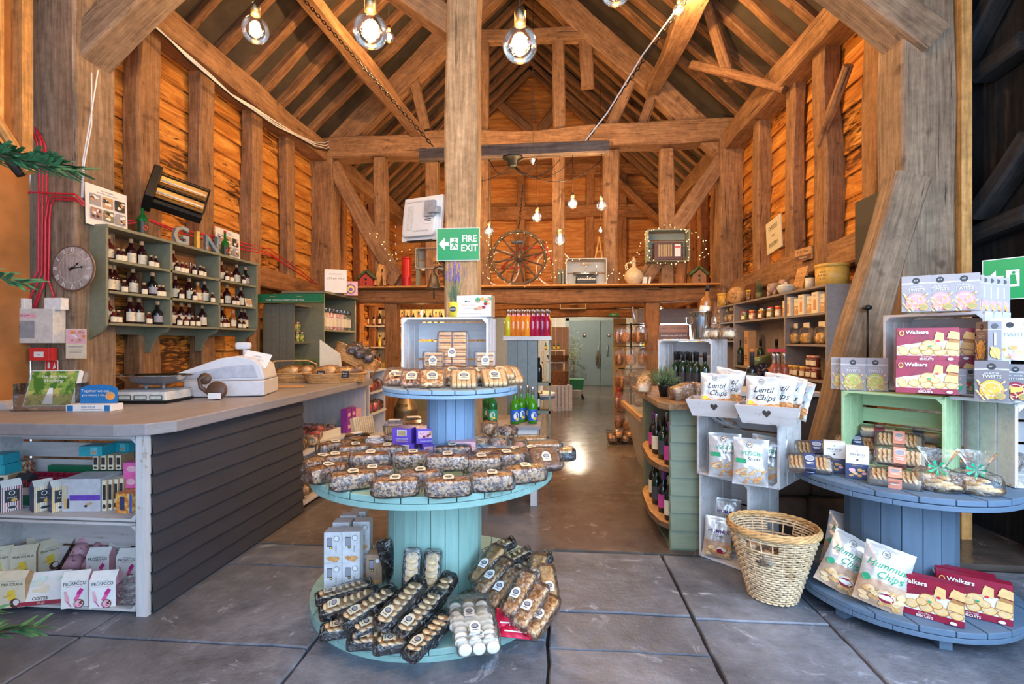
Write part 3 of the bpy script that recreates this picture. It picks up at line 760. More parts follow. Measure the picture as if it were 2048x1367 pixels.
def art_minibites(f,w_,h_):
 f.poly([(-w_/2,0),(w_/2,0),(w_/2,h_*.47),(-w_/2,h_*.47)],NAVY);f.text(0,h_*.76,'MINI BITES',h_*.085,INK).oval(0,h_*.88,w_*.03,h_*.02,INK,8).rect(0,h_*.69,w_*.5,h_*.006,INK).oval(0,h_*.6,w_*.05,w_*.05,INK,10).text(0,h_*.42,'CHOCOLATE',h_*.045,GOLD)
 f.blobs(0,h_*.2,w_*.6,h_*.2,12,w_*.1,[BISC2,BISC,PALEP],3)
def art_tallbox(f,w_,h_):
 f.rect(-w_*.18,h_*.68,w_*.30,h_*.3,INK).rect(-w_*.18,h_*.68,w_*.27,h_*.26,GREYP).oval(-w_*.10,h_*.5,w_*.09,w_*.09,INK,10).oval(-w_*.10,h_*.5,w_*.05,w_*.05,YEL,8).oval(w_*.22,h_*.8,w_*.17,w_*.17,GREYP,14).oval(w_*.22,h_*.8,w_*.13,w_*.13,WHITE,14)
 f.text(w_*.2,h_*.45,'COOKIES',h_*.05,INK,rot=PI/2);f.blobs(0,h_*.13,w_*.8,h_*.1,10,w_*.16,[BISC,CHIP],6)
def p_gable(name,label,cat,w_,d_,h_,body,art,sidem=None):
 """stand-up paper bag or carton with a roofed top"""
 t=thing(name,label,cat);mb=MB();hs=h_*.80
 V=[(-w_/2,-d_/2,0),(w_/2,-d_/2,0),(w_/2,d_/2,0),(-w_/2,d_/2,0),(-w_/2,-d_/2,hs),(w_/2,-d_/2,hs),(w_/2,d_/2,hs),(-w_/2,d_/2,hs),(-w_/2,-.002,h_),(w_/2,-.002,h_),(w_/2,.002,h_),(-w_/2,.002,h_)]
 mb.add(V,[(0,3,2,1),(0,1,5,4),(4,5,9,8),(8,9,10,11),(11,10,6,7),(7,6,2,3)],body)
 mb.add(V,[(1,2,6,5),(5,6,10,9),(3,0,4,7),(7,4,8,11)],sidem or body)
 mb.build('body',t);mb=MB();art(Face(mb,(0,-d_/2,0)),w_,hs);mb.build('printed_front',t);return t
def art_prosecco(f,w_,h_):
 f.text(0,h_*.86,'PROSECCO',h_*.165,INK,cond=.82,bold=.012).rect(0,h_*.96,w_*.4,h_*.015,GREYP).rect(0,h_*.76,w_*.6,h_*.01,PINKP)
 for a,x,y in((-.7,.1,.42),(-.7,.22,.36)):pass
 f.poly([(-.05*w_,.28*h_),(.08*w_,.22*h_),(.32*w_,.60*h_),(.20*w_,.66*h_)],PINKP).poly([(.06*w_,.52*h_),(.17*w_,.45*h_),(.33*w_,.62*h_),(.22*w_,.70*h_)],M('deep_pink',(.55,.03,.25),.45))
 f.poly([(-.38*w_,.62*h_),(-.33*w_,.22*h_),(-.18*w_,.28*h_),(-.30*w_,.62*h_)],PALEP).poly([(-.30*w_,.26*h_),(-.24*w_,.26*h_),(-.1*w_,.04*h_),(-.14*w_,.04*h_)],PINKP)
 f.oval(.16*w_,.14*h_,.19*w_,.16*h_,M('chocolate',(.12,.04,.03),.5),16).oval(.16*w_,.14*h_,.16*w_,.13*h_,PALEP,16).blobs(.16*w_,.14*h_,.2*w_,.16*h_,6,.05*w_,[PINKP,M('chocolate',(0,0,0))],2)
def art_pina(f,w_,h_):
 f.text(0,h_*.84,'PINA COLADA',h_*.13,INK,cond=.78,bold=.012).rect(0,h_*.95,w_*.4,h_*.015,GREYP)
 f.poly([(-.2*w_,.6*h_),(.1*w_,.66*h_),(.14*w_,.34*h_),(-.12*w_,.26*h_)],YEL).poly([(-.32*w_,.42*h_),(-.05*w_,.5*h_),(.0,.44*h_),(-.3*w_,.36*h_)],GOLD).oval(.12*w_,.16*h_,.2*w_,.17*h_,M('chocolate',(0,0,0)),16).oval(.17*w_,.19*h_,.12*w_,.11*h_,WHITE,12)
# --------------- crisp bags
def p_crisps(name,label,w_,h_,puff,base,art,low=None):
 t=thing(name,label,'crisps')
 def surf(x,z,s_=-1):
  a=max(0,1-(2*abs(x)/w_)**2.2);zz=min(1,max(0,z/h_));b=max(0,math.sin(PI*min(1,max(0,(zz-.03)/.94))))**.55
  wr=(.0055*noise.noise(Vector((x*34,z*15,s_*3+h_*40)))+.003*noise.noise(Vector((x*90+z*40,z*30,s_*3))))*(b+.35)
  edge=1-.05*math.sin(PI*zz)
  return Vector((x*edge,s_*(puff/2*(a**.75)*b+wr+.001),z+.006*noise.noise(Vector((x*20,0,zz)))*(zz>.9)))
 mb=MB();nx,nz=20,26
 for s_ in(-1,1):
  V=[surf(w_*(i/nx-.5),h_*j/nz,s_)for j in range(nz+1)for i in range(nx+1)]
  for j in range(nz):
   fc=[]
   for i in range(nx):
    a=j*(nx+1)+i;q=(a,a+1,a+nx+2,a+nx+1);fc.append(q if s_<0 else q[::-1])
   m=low if(low and j<nz*.40)else base
   ids={}
   VV=[];FF=[]
   for q in fc:
    g=[]
    for k in q:
     if k not in ids:ids[k]=len(VV);VV.append(V[k])
     g.append(ids[k])
    FF.append(tuple(g))
   mb.add(VV,FF,m,True)
 mb.build('bag',t)
 def fn(x,z):
  p=surf(x,z);dx=surf(x+.002,z)-surf(x-.002,z);dz=surf(x,z+.002)-surf(x,z-.002)
  return p,dx.cross(dz).normalized()
 mb=MB();art(Warp(mb,fn),w_,h_);mb.build('printed_front',t);return t
SILVW=M('satin_white_foil',(.64,.63,.62),.25,.35,var=.05,scale=12);KRAFTL=M('tan_print_band',(.50,.33,.22),.4,var=.25,scale=14);CHIPS_=M('pale_foil_band',(.70,.62,.52),.35,var=.15,scale=14)
def crisp_art(lines,badge,food,colr,low):
 def art(f,w_,h_):
  for(x,y,s_,tx,m,sh)in lines:f.text(x*w_,y*h_,tx,s_*h_,m,shear=sh,bold=.008)
  f.ring(-.05*w_,.86*h_,.085*w_,.008*w_,INK).rect(-.05*w_,.87*h_,.1*w_,.008*h_,INK).rect(-.05*w_,.845*h_,.1*w_,.008*h_,INK)
  if badge:f.oval(-.34*w_,.33*h_ if badge is YEL else.42*h_,.09*w_,.055*h_,badge,14)
  f.blobs(.02*w_,.2*h_,.8*w_,.22*h_,22,.095*w_,food,5)
  if low:f.oval(.12*w_,.20*h_,.17*w_,.07*h_,WINE,14).oval(.12*w_,.23*h_,.17*w_,.06*h_,WHITE,14)
 return art
LENTIL=crisp_art([(0,.66,.20,'Lentil',INK,.35),(.07,.47,.20,'Chips',INK,.35)],YEL,[CHIP,BISC,CHIP,BISC2],INK,False)
HUMMUS=crisp_art([(0,.67,.155,'Hummus',GRNL,.35),(.10,.52,.165,'Chips',GRNL,.35)],GRNL,[BISC2,BISC,BISC2],GRNL,True)
VEGGIE=crisp_art([(0,.68,.12,'VEGGIE',GRNL,0),(.08,.57,.09,'Straws',INK,.3)],None,[],INK,False)
def VEGGIE2(f,w_,h_):
 VEGGIE(f,w_,h_);f.rect(-.28*w_,.52*h_,.28*w_,.09*h_,GRNL);q=random.Random(3)
 for i in range(26):
  x,y,a,L=q.uniform(-.38,.38)*w_,q.uniform(.08,.36)*h_,q.uniform(.1,1.2),w_*.16;dx,dy=L*math.cos(a),L*math.sin(a)*.7
  f.poly([(x-dx/2,y-dy/2),(x-dx/2+.008,y-dy/2-.006),(x+dx/2+.008,y+dy/2-.006),(x+dx/2,y+dy/2)],(BISC,BISC2,CHIP)[i%3]);f.k-=.9
# --------------- bottles and jars
def bottle_prof(r,h_,neck=.3,nr=.36,sh=.56):
 return[(r*.9,0),(r,.004),(r,h_*sh),(r*.93,h_*(sh+.06)),(r*.6,h_*(sh+.13)),(r*nr,h_*(sh+.19)),(r*nr*.95,h_*.985),(r*nr*.9,h_)]
def p_bottle(name,label,glass,r,h_,cap,lab=None,liq=None,sh=.56,nr=.36,caph=.14,art=None,cat='bottle',labh=.34,lab0=.12,seg=16):
 t=thing(name,label,cat)
 mb=MB();mb.lathe(bottle_prof(r,h_,sh=sh,nr=nr),glass,seg);mb.build('glass',t)
 mb=MB();mb.lathe([(r*nr*1.12,h_*(1-caph)),(r*nr*1.15,h_*1.0),(r*nr*1.12,h_*1.02)],cap,12);mb.build('cap',t)
 if lab:
  mb=MB();n=12;V=[];rr=r+.0012;z0,z1=h_*lab0,h_*(lab0+labh)
  for i in range(n+1):
   a=R(-90)+R(150)*(i/n-.5)*1.0;V+=[(rr*math.cos(a),rr*math.sin(a),z0),(rr*math.cos(a),rr*math.sin(a),z1)]
  mb.add(V,[(2*i,2*i+2,2*i+3,2*i+1)for i in range(n)],lab,True)
  def fn(x,z):a=R(-90)+x/rr;return Vector((rr*math.cos(a),rr*math.sin(a),z)),Vector((math.cos(a),math.sin(a),0))
  if art:art(Warp(mb,fn,.0004),r,h_,z0,z1)
  mb.build('paper_label',t)
 return t
def art_gin(f,r,h_,z0,z1):
 hh=z1-z0;f.rect(0,z0+hh*.42,r*1.1,hh*.05,INK).rect(0,z0+hh*.3,r*.8,hh*.03,INK);f.blobs(r*.35,z0+hh*.75,r*.5,hh*.25,5,r*.10,[INK,WINE],2);f.rect(0,z0+hh*.06,r*2.2,hh*.05,WINE)
DKGL=liquid('dark_liqueur_glass',(.030,.006,.008),.05);DKGL2=liquid('black_glass',(.012,.013,.013),.05);REDL=liquid('red_liqueur_glass',(.10,.012,.012),.05);AMBG=liquid('amber_liqueur_glass',(.42,.14,.03),.05)
GREENG=liquid('green_glass',(.012,.16,.03),.05);GREENY=liquid('green_juice_glass',(.05,.28,.01),.05);WINEG=liquid('dark_green_wine_glass',(.012,.03,.012),.06)
CORK=M('cork_stopper',(.50,.33,.19),.7);SILV=M('silver_foil',(.62,.62,.64),.28,.9)
ORD=['leftmost','second from the left','third from the left','fourth from the left','fifth from the left','sixth from the left','seventh from the left','eighth from the left','ninth from the left','tenth from the left','eleventh from the left','twelfth from the left','thirteenth from the left','fourteenth from the left','fifteenth from the left','sixteenth from the left']
def p_jar(name,label,r,h_,fill,lid,lab=None,cat='jar'):
 t=thing(name,label,cat)
 mb=MB();mb.lathe([(r*.9,0),(r,.004),(r,h_*.72),(r*.86,h_*.82)],fill,14);mb.build('filled_glass',t)
 mb=MB();mb.lathe([(r*.9,h_*.82),(r*.92,h_),(r*.85,h_*1.01)],lid,14);mb.build('lid',t)
 if lab:
  mb=MB();n=8;V=[];rr=r+.001
  for i in range(n+1):a=R(-90)+R(130)*(i/n-.5);V+=[(rr*math.cos(a),rr*math.sin(a),h_*.16),(rr*math.cos(a),rr*math.sin(a),h_*.58)]
  mb.add(V,[(2*i,2*i+2,2*i+3,2*i+1)for i in range(n)],lab,True);mb.build('paper_label',t)
 return t
# --------------- crates, trays, baskets
CRW=painted('whitewashed_crate',(.62,.60,.59),(.36,.27,.20),.42,axis=0);CRWZ=painted('whitewashed_upright',(.62,.60,.59),(.36,.27,.20),.42,axis=2)
MINT=painted('mint_paint',(.28,.47,.42),(.16,.13,.10),.40,axis=0);MINTZ=painted('mint_paint_upright',(.29,.50,.44),(.20,.17,.12),.30,axis=2)
BLUEP_=painted('blue_paint',(.105,.165,.245),(.10,.10,.10),.40,axis=0);BLUEZ=painted('blue_paint_upright',(.10,.155,.22),(.10,.10,.11),.36,axis=2)
SKY=painted('sky_blue_paint',(.27,.42,.58),(.14,.14,.15),.40,axis=0);SKYZ=painted('sky_blue_upright',(.22,.34,.50),(.12,.12,.13),.34,axis=2)
CRG=painted('green_crate_paint',(.40,.56,.30),(.26,.24,.14),.40,axis=0)
def p_crate(label,size,mat,loc,rz=0,nslat=(3,3,2),name='wooden_crate',cat='crate',matz=None):
 """open-fronted slatted crate lying on its side; front is local -y"""
 W,D_,H=size;th=.014;t=thing(name,label,cat,loc,rz);matz=matz or mat
 def slats(nm,n,cx,cz,vert,m):
  mb=MB();wd=D_/n
  for i in range(n):
   y=-D_/2+wd*(i+.5)
   mb.box((cx,y,cz),(th,wd-.012,H-.0)if vert else(W,wd-.012,th),m)
  return mb.build(nm,t,bevel=.002)
 slats('top_slats',nslat[0],0,H-th/2,False,mat);slats('bottom_slats',nslat[0],0,th/2,False,mat)
 slats('side_slats',nslat[0],-W/2+th/2+.0005,H/2,True,matz);slats('side_slats',nslat[0],W/2-th/2-.0005,H/2,True,matz)
 mb=MB();n=nslat[1];hh=(H-2*th)/n
 for i in range(n):mb.box((0,D_/2-th/2,th+hh*(i+.5)),(W-2*th,th,hh-.014),mat)
 mb.build('back_slats',t,bevel=.002)
 c=.024
 for sx in(-1,1):
  for sz in(0,1):
   x=sx*(W/2-th);z=th if not sz else H-th;s_=1 if not sz else-1
   mb=MB();P_=[(x,-D_/2+.004,z),(x-sx*c,-D_/2+.004,z),(x,-D_/2+.004,z+s_*c),(x,D_/2-th,z),(x-sx*c,D_/2-th,z),(x,D_/2-th,z+s_*c)]
   mb.add(P_,[(0,1,2),(3,5,4),(0,3,4,1),(1,4,5,2),(2,5,3,0)],mat);mb.build('corner_block',t)
 return t
def clip_disc(mb,R_,z0,z1,wd,m,rot=0,q=None):
 n=int(math.ceil(2*R_/wd));Q=Matrix.Rotation(rot,4,'Z')
 for i in range(n):
  x0=-R_+2*R_*i/n+.0022;x1=-R_+2*R_*(i+1)/n-.0022
  a0,a1=math.acos(max(-1,min(1,x1/R_))),math.acos(max(-1,min(1,x0/R_)));k=7
  up=[(R_*math.cos(a0+(a1-a0)*j/k),R_*math.sin(a0+(a1-a0)*j/k))for j in range(k+1)]
  poly=up+[(x,-y)for x,y in reversed(up)];dz=.0015*((i*7)%3-1);nn=len(poly)
  V=[Q@Vector((x,y,z0))for x,y in poly]+[Q@Vector((x,y,z1+dz))for x,y in poly]
  mb.add(V,[tuple(reversed(range(nn))),tuple(range(nn,2*nn))]+[(j,(j+1)%nn,nn+(j+1)%nn,nn+j)for j in range(nn)],m)
def p_spool(name,label,loc,R_,r,h_,th,m,mz,staves=20,z0=0,cat='table',rot=0.1,lift=0):
 t=thing(name,label,cat,loc)
 for nm,z in(('bottom_disc',lift),('top_disc',h_-th)):
  mb=MB();clip_disc(mb,R_*.995,z,z+th/2-.002,.13,m,rot+PI/2);clip_disc(mb,R_,z+th/2,z+th,.125,m,rot);mb.build(nm,t,bevel=.003)
 mb=MB();wv=2*r*math.sin(PI/staves)
 for k in range(staves):
  a=2*PI*(k+.5)/staves;mb.box(((r-.012)*math.cos(a),(r-.012)*math.sin(a),(lift+th+h_-th)/2),(.022,wv-.003,h_-2*th-lift),mz,Matrix.Rotation(a,3,'Z'))
 mb.build('core',t,bevel=.002)
 return t
WICK=wood('wicker_cane',(.30,.15,.05),(.62,.38,.16),(.80,.58,.32),axis=0,stretch=2,bmp=.2,crack=.1)
WICKP=wood('pale_wicker',(.42,.28,.14),(.72,.56,.36),(.85,.72,.52),axis=0,stretch=2,bmp=.2,crack=.1)
def weave(mb,path,h_,rows,stakes,m,r=.004,flare=1.0,z0=0,amp=.0035,gap=None):
 """horizontal canes winding in and out of the stakes; path(a, s) -> xy at angle a and scale s"""
 n=stakes*2
 for i in range(rows):
  f=i/(rows-1);s_=1+(flare-1)*f;pts=[]
  for k in range(n):
   a=2*PI*k/n;p=path(a,s_);nn=Vector((p[0],p[1],0)).normalized()
   o=amp*(1 if(k+i)%2 else-1);pts.append((p[0]+nn.x*o,p[1]+nn.y*o,z0+h_*f))
  if gap:
   segs=[];cur=[]
   for k in range(n+1):
    a=2*PI*(k%n)/n;pz=pts[k%n]
    if gap(a,f):
     if len(cur)>1:segs.append(cur)
     cur=[]
    else:cur.append(pz)
   if len(cur)>1:segs.append(cur)
   for sg in segs:mb.tube(sg,r,m,5)
  else:mb.tube(pts,r,m,5,True)
def p_basket(label,a_,b_,h_,loc,rz=0,mat=None,flare=1.15,rows=8,name='wicker_basket',handle=False,sq=3.2):
 t=thing(name,label,'basket',loc,rz);m=mat or WICK
 def path(a,s_):
  e=2/sq;f=lambda v:math.copysign(abs(v)**e,v)
  return(f(math.cos(a))*a_*s_,f(math.sin(a))*b_*s_)
 mb=MB();weave(mb,path,h_,rows,26,m,h_/rows*.5,flare,.006);mb.build('woven_wall',t)
 mb=MB();mb.tube([path(2*PI*k/40,flare*1.02)+(h_+.006,)for k in range(40)],.008,m,6,True);mb.build('rim',t)
 mb=MB();P_=[path(2*PI*k/32,1)+(.004,)for k in range(32)];mb.add([(x,y,0)for x,y,z in P_]+P_,[tuple(range(32,64)),tuple(reversed(range(32)))]+[(k,(k+1)%32,32+(k+1)%32,32+k)for k in range(32)],m);mb.build('base',t)
 if handle:
  mb=MB();mb.tube([(-a_*flare,0,h_),(-a_*flare*.98,0,h_+.09),(-a_*.7,0,h_+.13),(a_*.7,0,h_+.13),(a_*flare*.98,0,h_+.09),(a_*flare,0,h_)],.007,m,6);mb.build('handle',t)
 return t
def put(px,py,z,back=0.0):
 """spot on a real level at height z under a pixel, moved back by half the thing's depth"""
 p=at(px,py,Z=z);d=Vector((p.x,p.y,0)).normalized();return p+d*back
def face_cam(p,extra=0):return math.atan2(-p[0],p[1])*1.0+extra
# ================== LEFT SIDE
SAGE=painted('sage_grey_paint',(.20,.205,.135),amount=.12,rough=.5);SLATE=painted('slate_black_paint',(.040,.041,.050),(.075,.05,.035),.34,axis=1,rough=.5,bmp=.4)
TOPW=painted('grey_washed_counter_top',(.30,.27,.27),(.20,.13,.09),.34,rough=.45,axis=1)
# ---- gin shelf, local x runs along the wall, front is local -y
GX,GY0,GW,GD=-3.53,3.67,2.0,.27
shelf=thing('wall_shelf','sage green wall shelf of nine compartments full of dark liqueur bottles','shelf',(GX-GD/2,GY0+GW/2,0),R(90))
rows=[1.555,1.81,2.065,2.32]
mb=MB()
for z in(rows[0],rows[1],rows[2]):mb.box((0,0,z-.011),(GW-.04,GD,.022),SAGE)
mb.build('shelf_board',shelf,bevel=.002)
mb=MB();mb.box((0,0,rows[3]),(GW+.02,GD+.02,.026),SAGE);mb.build('top_board',shelf,bevel=.003)
for i,x in enumerate((-GW/2,-GW/6,GW/6,GW/2)):
 mb=MB();zb=1.36 if i else 1.34
 poly=[(-GD/2,rows[3]-.012),(GD/2,rows[3]-.012),(GD/2,zb-.06),(GD/2-.06,zb-.055),(GD/2-.09,zb+.02),(GD/2-.14,zb+.09),(-GD/2+.05,zb+.13),(-GD/2,zb+.19)]
 fr_=Matrix.Translation((x,0,0))@Matrix.Rotation(R(90),4,'Z')
 mb.prism(poly,.024,SAGE,fr_);mb.build('side_panel',shelf,bevel=.002)
for i in range(3):
 mb=MB();mb.box((-GW/2+GW/3*(i+.5),GD/2-.012,rows[0]-.05),(GW/3-.03,.02,.08),SAGE);mb.build('rail',shelf)
big=Stamp(p_bottle('liqueur_bottle','x',DKGL,.036,.205,CORK,CREAMP,art=art_gin,labh=.36,lab0=.10))
rnd_=Stamp(p_bottle('liqueur_bottle','x',DKGL2,.040,.195,CORK,GREYP,art=art_gin,sh=.5,labh=.28,lab0=.12))
mid=Stamp(p_bottle('liqueur_bottle','x',REDL,.034,.19,CORK,CREAMP,art=art_gin))
amb=Stamp(p_bottle('liqueur_bottle','x',AMBG,.034,.18,CORK,CREAMP,art=art_gin))
sml=Stamp(p_bottle('liqueur_bottle','x',DKGL,.024,.098,CORK,CREAMP,sh=.55,labh=.40,lab0=.08,nr=.42,art=None,seg=12))
srd=Stamp(p_bottle('liqueur_bottle','x',REDL,.024,.098,CORK,CREAMP,sh=.55,labh=.40,lab0=.08,nr=.42,art=None,seg=12))
GIN={('top',2):[(692,'M'),(757,'s'),(783,'s'),(838,'L'),(900,'L'),(962,'s'),(997,'s'),(1037,'R')],('top',1):[(1105,'M'),(1126,'s'),(1163,'r'),(1187,'r'),(1235,'s'),(1270,'s'),(1299,'s'),(1338,'R')],('top',0):[(1405,'M'),(1437,'s'),(1471,'r'),(1505,'L'),(1543,'s'),(1585,'R')],('middle',2):[(692,'L'),(728,'L'),(795,'s'),(850,'L'),(918,'s'),(965,'R'),(1016,'s'),(1042,'s')],('middle',1):[(1112,'L'),(1153,'s'),(1203,'L'),(1241,'s'),(1262,'A'),(1315,'L'),(1348,'s')],('middle',0):[(1405,'s'),(1445,'L'),(1485,'s'),(1509,'s'),(1533,'L')],('bottom',2):[(680,'M'),(718,'r'),(757,'s'),(825,'L'),(883,'L'),(941,'r'),(1004,'R')],('bottom',1):[(1100,'L'),(1133,'s'),(1157,'L'),(1184,'r'),(1200,'L'),(1226,'s'),(1258,'s'),(1293,'L'),(1338,'R')],('bottom',0):[(1393,'s'),(1412,'L'),(1424,'r'),(1446,'s'),(1478,'A'),(1522,'s'),(1534,'L'),(1550,'s'),(1578,'L')],}
for(row,comp),lst in GIN.items():
 z={'top':rows[2],'middle':rows[1],'bottom':rows[0]}[row]
 for i,(zx,k)in enumerate(sorted(lst)):
  st,nm,X_={'L':(big,'tall dark',-3.665),'R':(rnd_,'round-shouldered black',-3.64),'M':(mid,'dark red',-3.65),'A':(amb,'amber',-3.65),'s':(sml,'miniature dark',-3.585),'r':(srd,'miniature red',-3.585)}[k]
  p=at(zx/3.18,500,X=X_);y=min(max(p.y,GY0+.045),GY0+GW-.045)
  for dv in(GY0+GW/3,GY0+2*GW/3):
   if abs(y-dv)<.038:y=dv+math.copysign(.04,y-dv)
  st((X_+rnd.uniform(-.01,.01),y,z),R(80),scale=(1.1 if k in 'LRMA' else 1.08),label='%s bottle, %s in the %s %s compartment of the sage shelf'%(nm,ORD[i],row,('right','middle','left')[comp]),group='liqueur bottles on the sage shelf')
gl=Stamp(p_bottle('glass_tumbler','x',CLEARP,.02,.12,CLEARP,sh=.2,nr=.5,cat='glass'))
for i,zx in enumerate((1212,1243)):gl((-3.64,at(zx/3.18,500,X=-3.64).y,rows[2]),0,'%s clear stemmed glass in the top middle compartment of the sage shelf'%('left','right')[i],'glasses on the sage shelf')
t=thing('picture_card','small cream picture card leaning in the right middle compartment of the sage shelf','card',(-3.60,at(497,600,X=-3.6).y,rows[1]+.001),R(80))
mb=MB();mb.box((0,0,.05),(.10,.004,.10),CREAMP,Matrix.Rotation(-.15,3,'X'));mb.build('card',t);mb=MB();Face(mb,(0,-.011,.05),(1,0,0),(0,.15,1)).rect(0,.015,.08,.05,BROWNP).text(0,-.025,'GIN',.02,INK);mb.build('printed_front',t)
def art_green(f,r,h_,z0,z1):hh=z1-z0;f.rect(0,z1-hh*.12,r*2.0,hh*.08,REDP).rect(0,z0+hh*.1,r*2.0,hh*.08,REDP).oval(0,(z0+z1)/2,r*.5,hh*.2,REDP)
gb=Stamp(p_bottle('green_bottle','x',GREENG,.042,.30,REDP,M('black_label',(.02,.03,.02),.4),art=art_green,labh=.36,lab0=.08,nr=.3,caph=.06,sh=.5))
p=at(285,466,X=-3.66);gb((-3.66,p.y,rows[3]+.014),R(75),'tall green bottle with red cap on top of the sage shelf beside the photo poster')
p=at(450,505,X=-3.66);gb((-3.66,p.y,rows[3]+.014),R(75),'tall green bottle with red cap on the sage shelf right of the letters')
for ch,px,c in(('G',361,(.34,.36,.34)),('I',394,(.72,.42,.06)),('N',423,(.12,.20,.26))):
 V,Pg=text_mesh(ch,.25,0,.9,.02);p=at(px,480,X=-3.60);m=painted('letter_paint_'+ch,c,(.40,.30,.18),.55)
 mb=MB();n=len(V);ys=min(v[1]for v in V)
 mb.add([(x,-.02,y-ys)for x,y in V]+[(x,.02,y-ys)for x,y in V],Pg+[tuple(n+k for k in reversed(f))for f in Pg],m)
 ed={}
 for f in Pg:
  for a,b in zip(f,f[1:]+f[:1]):ed[(a,b)]=ed.get((a,b),0)+1
 for(a,b)in list(ed):
  if(b,a)not in ed:mb.add([(V[a][0],-.02,V[a][1]-ys),(V[a][0],.02,V[a][1]-ys),(V[b][0],.02,V[b][1]-ys),(V[b][0],-.02,V[b][1]-ys)],[(0,1,2,3)],m)
 mb.build('letter_block',None,'weathered block letter %s standing on the sage shelf'%ch,'letter','block letters spelling gin',loc=(-3.60,p.y,rows[3]+.014),rz=R(72))
def poster(label,px0,px1,py0,py1,X_,name='photo_poster'):
 y0,y1=at(px0,400,X=X_).y,at(px1,400,X=X_).y;z1=at(px0,py0,X=X_).z;z0=at(px0,py1,X=X_).z
 w_,h_=y1-y0,z1-z0
 t=thing(name,label,'poster',(X_,(y0+y1)/2,z0),R(90))
 mb=MB();mb.box((0,.006,h_/2),(w_,.006,h_),WHITE,Matrix.Rotation(-.03,3,'X'));mb.build('sheet',t)
 mb=MB();f=Face(mb,(0,0,h_/2),(1,0,0),(0,.03,1));f.text(0,h_*.40,'MEET THE MAKERS',h_*.045,INK).rect(0,h_*.34,w_*.5,h_*.012,GREYP)
 ms=[GREYP,BROWNP,INK,M('photo_mauve',(.32,.18,.18),.5),M('photo_olive',(.20,.18,.10),.5),GREYP]
 for i in range(6):
  x=(i%3-1)*w_*.29;y=h_*(.14 if i<3 else-.2);f.rect(x,y,w_*.25,h_*.27,ms[i]);f.blobs(x,y,w_*.16,h_*.16,9,w_*.04,[WHITE,INK,BROWNP],i)
 mb.build('printed_photos',t);return t
poster('white poster with six photos high on the left post above the clock',172,255,363,446,-3.63)
poster('smaller white poster of photos behind the right green bottle on the sage shelf',432,480,452,512,-3.74)
# ---- radiant heater
t=thing('radiant_heater','black radiant heater with golden reflector tilted over the sage shelf','heater',at(358,388,X=-3.42),(R(-24),R(14),R(42)))
mb=MB();mb.box((0,.06,0),(.44,.10,.34),BLK);mb.box((-.20,.05,0),(.07,.24,.36),BLK);mb.build('housing',t,bevel=.008)
mb=MB();GOLDR=M('gold_reflector',(.45,.28,.10),.42,.9)
for k in range(2):
 z=.07-.14*k;mb.add([(-.17,-.005,z+.06),(.21,-.005,z+.06),(.21,.008,z),(-.17,.008,z),(.21,-.005,z-.06),(-.17,-.005,z-.06)],[(0,3,2,1),(3,5,4,2)],GOLDR)
mb.build('reflector',t)
mb=MB()
for k in range(2):mb.cyl((-.16,-.02,.07-.14*k),(.20,-.02,.07-.14*k),.009,M('quartz_tube',(.7,.6,.5),.2),10)
mb.build('heating_tube',t)
mb=MB();
for z in(.145,0,-.145):mb.tube([(-.17,-.03,z),(.22,-.03,z)],.005,BLK,6)
mb.tube([(.22,-.03,.145),(.22,-.03,-.145)],.006,BLK,6);mb.tube([(-.17,-.03,.145),(-.17,-.03,-.145)],.006,BLK,6);mb.build('guard',t)
mb=MB();mb.box((-.1,.17,.05),(.08,.18,.1),BLK);mb.build('bracket',t)
# ---- clock on the post
c=at(151,537,Y=3.515);t=thing('wall_clock','round distressed wooden clock with white roman numerals on the left post','clock',c)
CLF=wood('clock_face_boards',(.24,.19,.17),(.40,.34,.31),(.50,.45,.42),axis=2,crack=.4)
rr=.168;mb=MB();mb.lathe([(rr*.99,0),(rr,.004),(rr,.018),(rr*.97,.022)],CLF,40,rot=Matrix.Rotation(R(90),3,'X'));mb.build('face',t)
mb=MB();mb.tube([(rr*math.cos(2*PI*k/48),-.018,rr*math.sin(2*PI*k/48))for k in range(48)],.006,M('rusty_rim',(.13,.06,.04),.7),6,True);mb.build('rim',t)
mb=MB();f=Face(mb,(0,-.0225,0));f.ring(0,0,rr*.66,.002,CREAMP,40)
for i,s_ in enumerate(('XII','I','II','III','IIII','V','VI','VII','VIII','IX','X','XI')):
 a=R(90-30*i);f.text(rr*.81*math.cos(a),rr*.81*math.sin(a),s_,.052,WHITE,cond=.55,bold=.015,rot=a-PI/2)
mb.build('numerals',t)
mb=MB();f=Face(mb,(0,-.026,0))
for a,L,wd in((R(38),.085,.006),(R(6),.125,.005)):
 ux,uy=math.cos(a),math.sin(a);f.poly([(-ux*.03-uy*wd,-uy*.03+ux*wd),(-ux*.03+uy*wd,-uy*.03-ux*wd),(ux*L,uy*L)],BLK).oval(ux*L*.62,uy*L*.62,.011,.011,BLK,4,a)
f.oval(0,0,.011,.011,BLK,12);mb.build('hands',t)
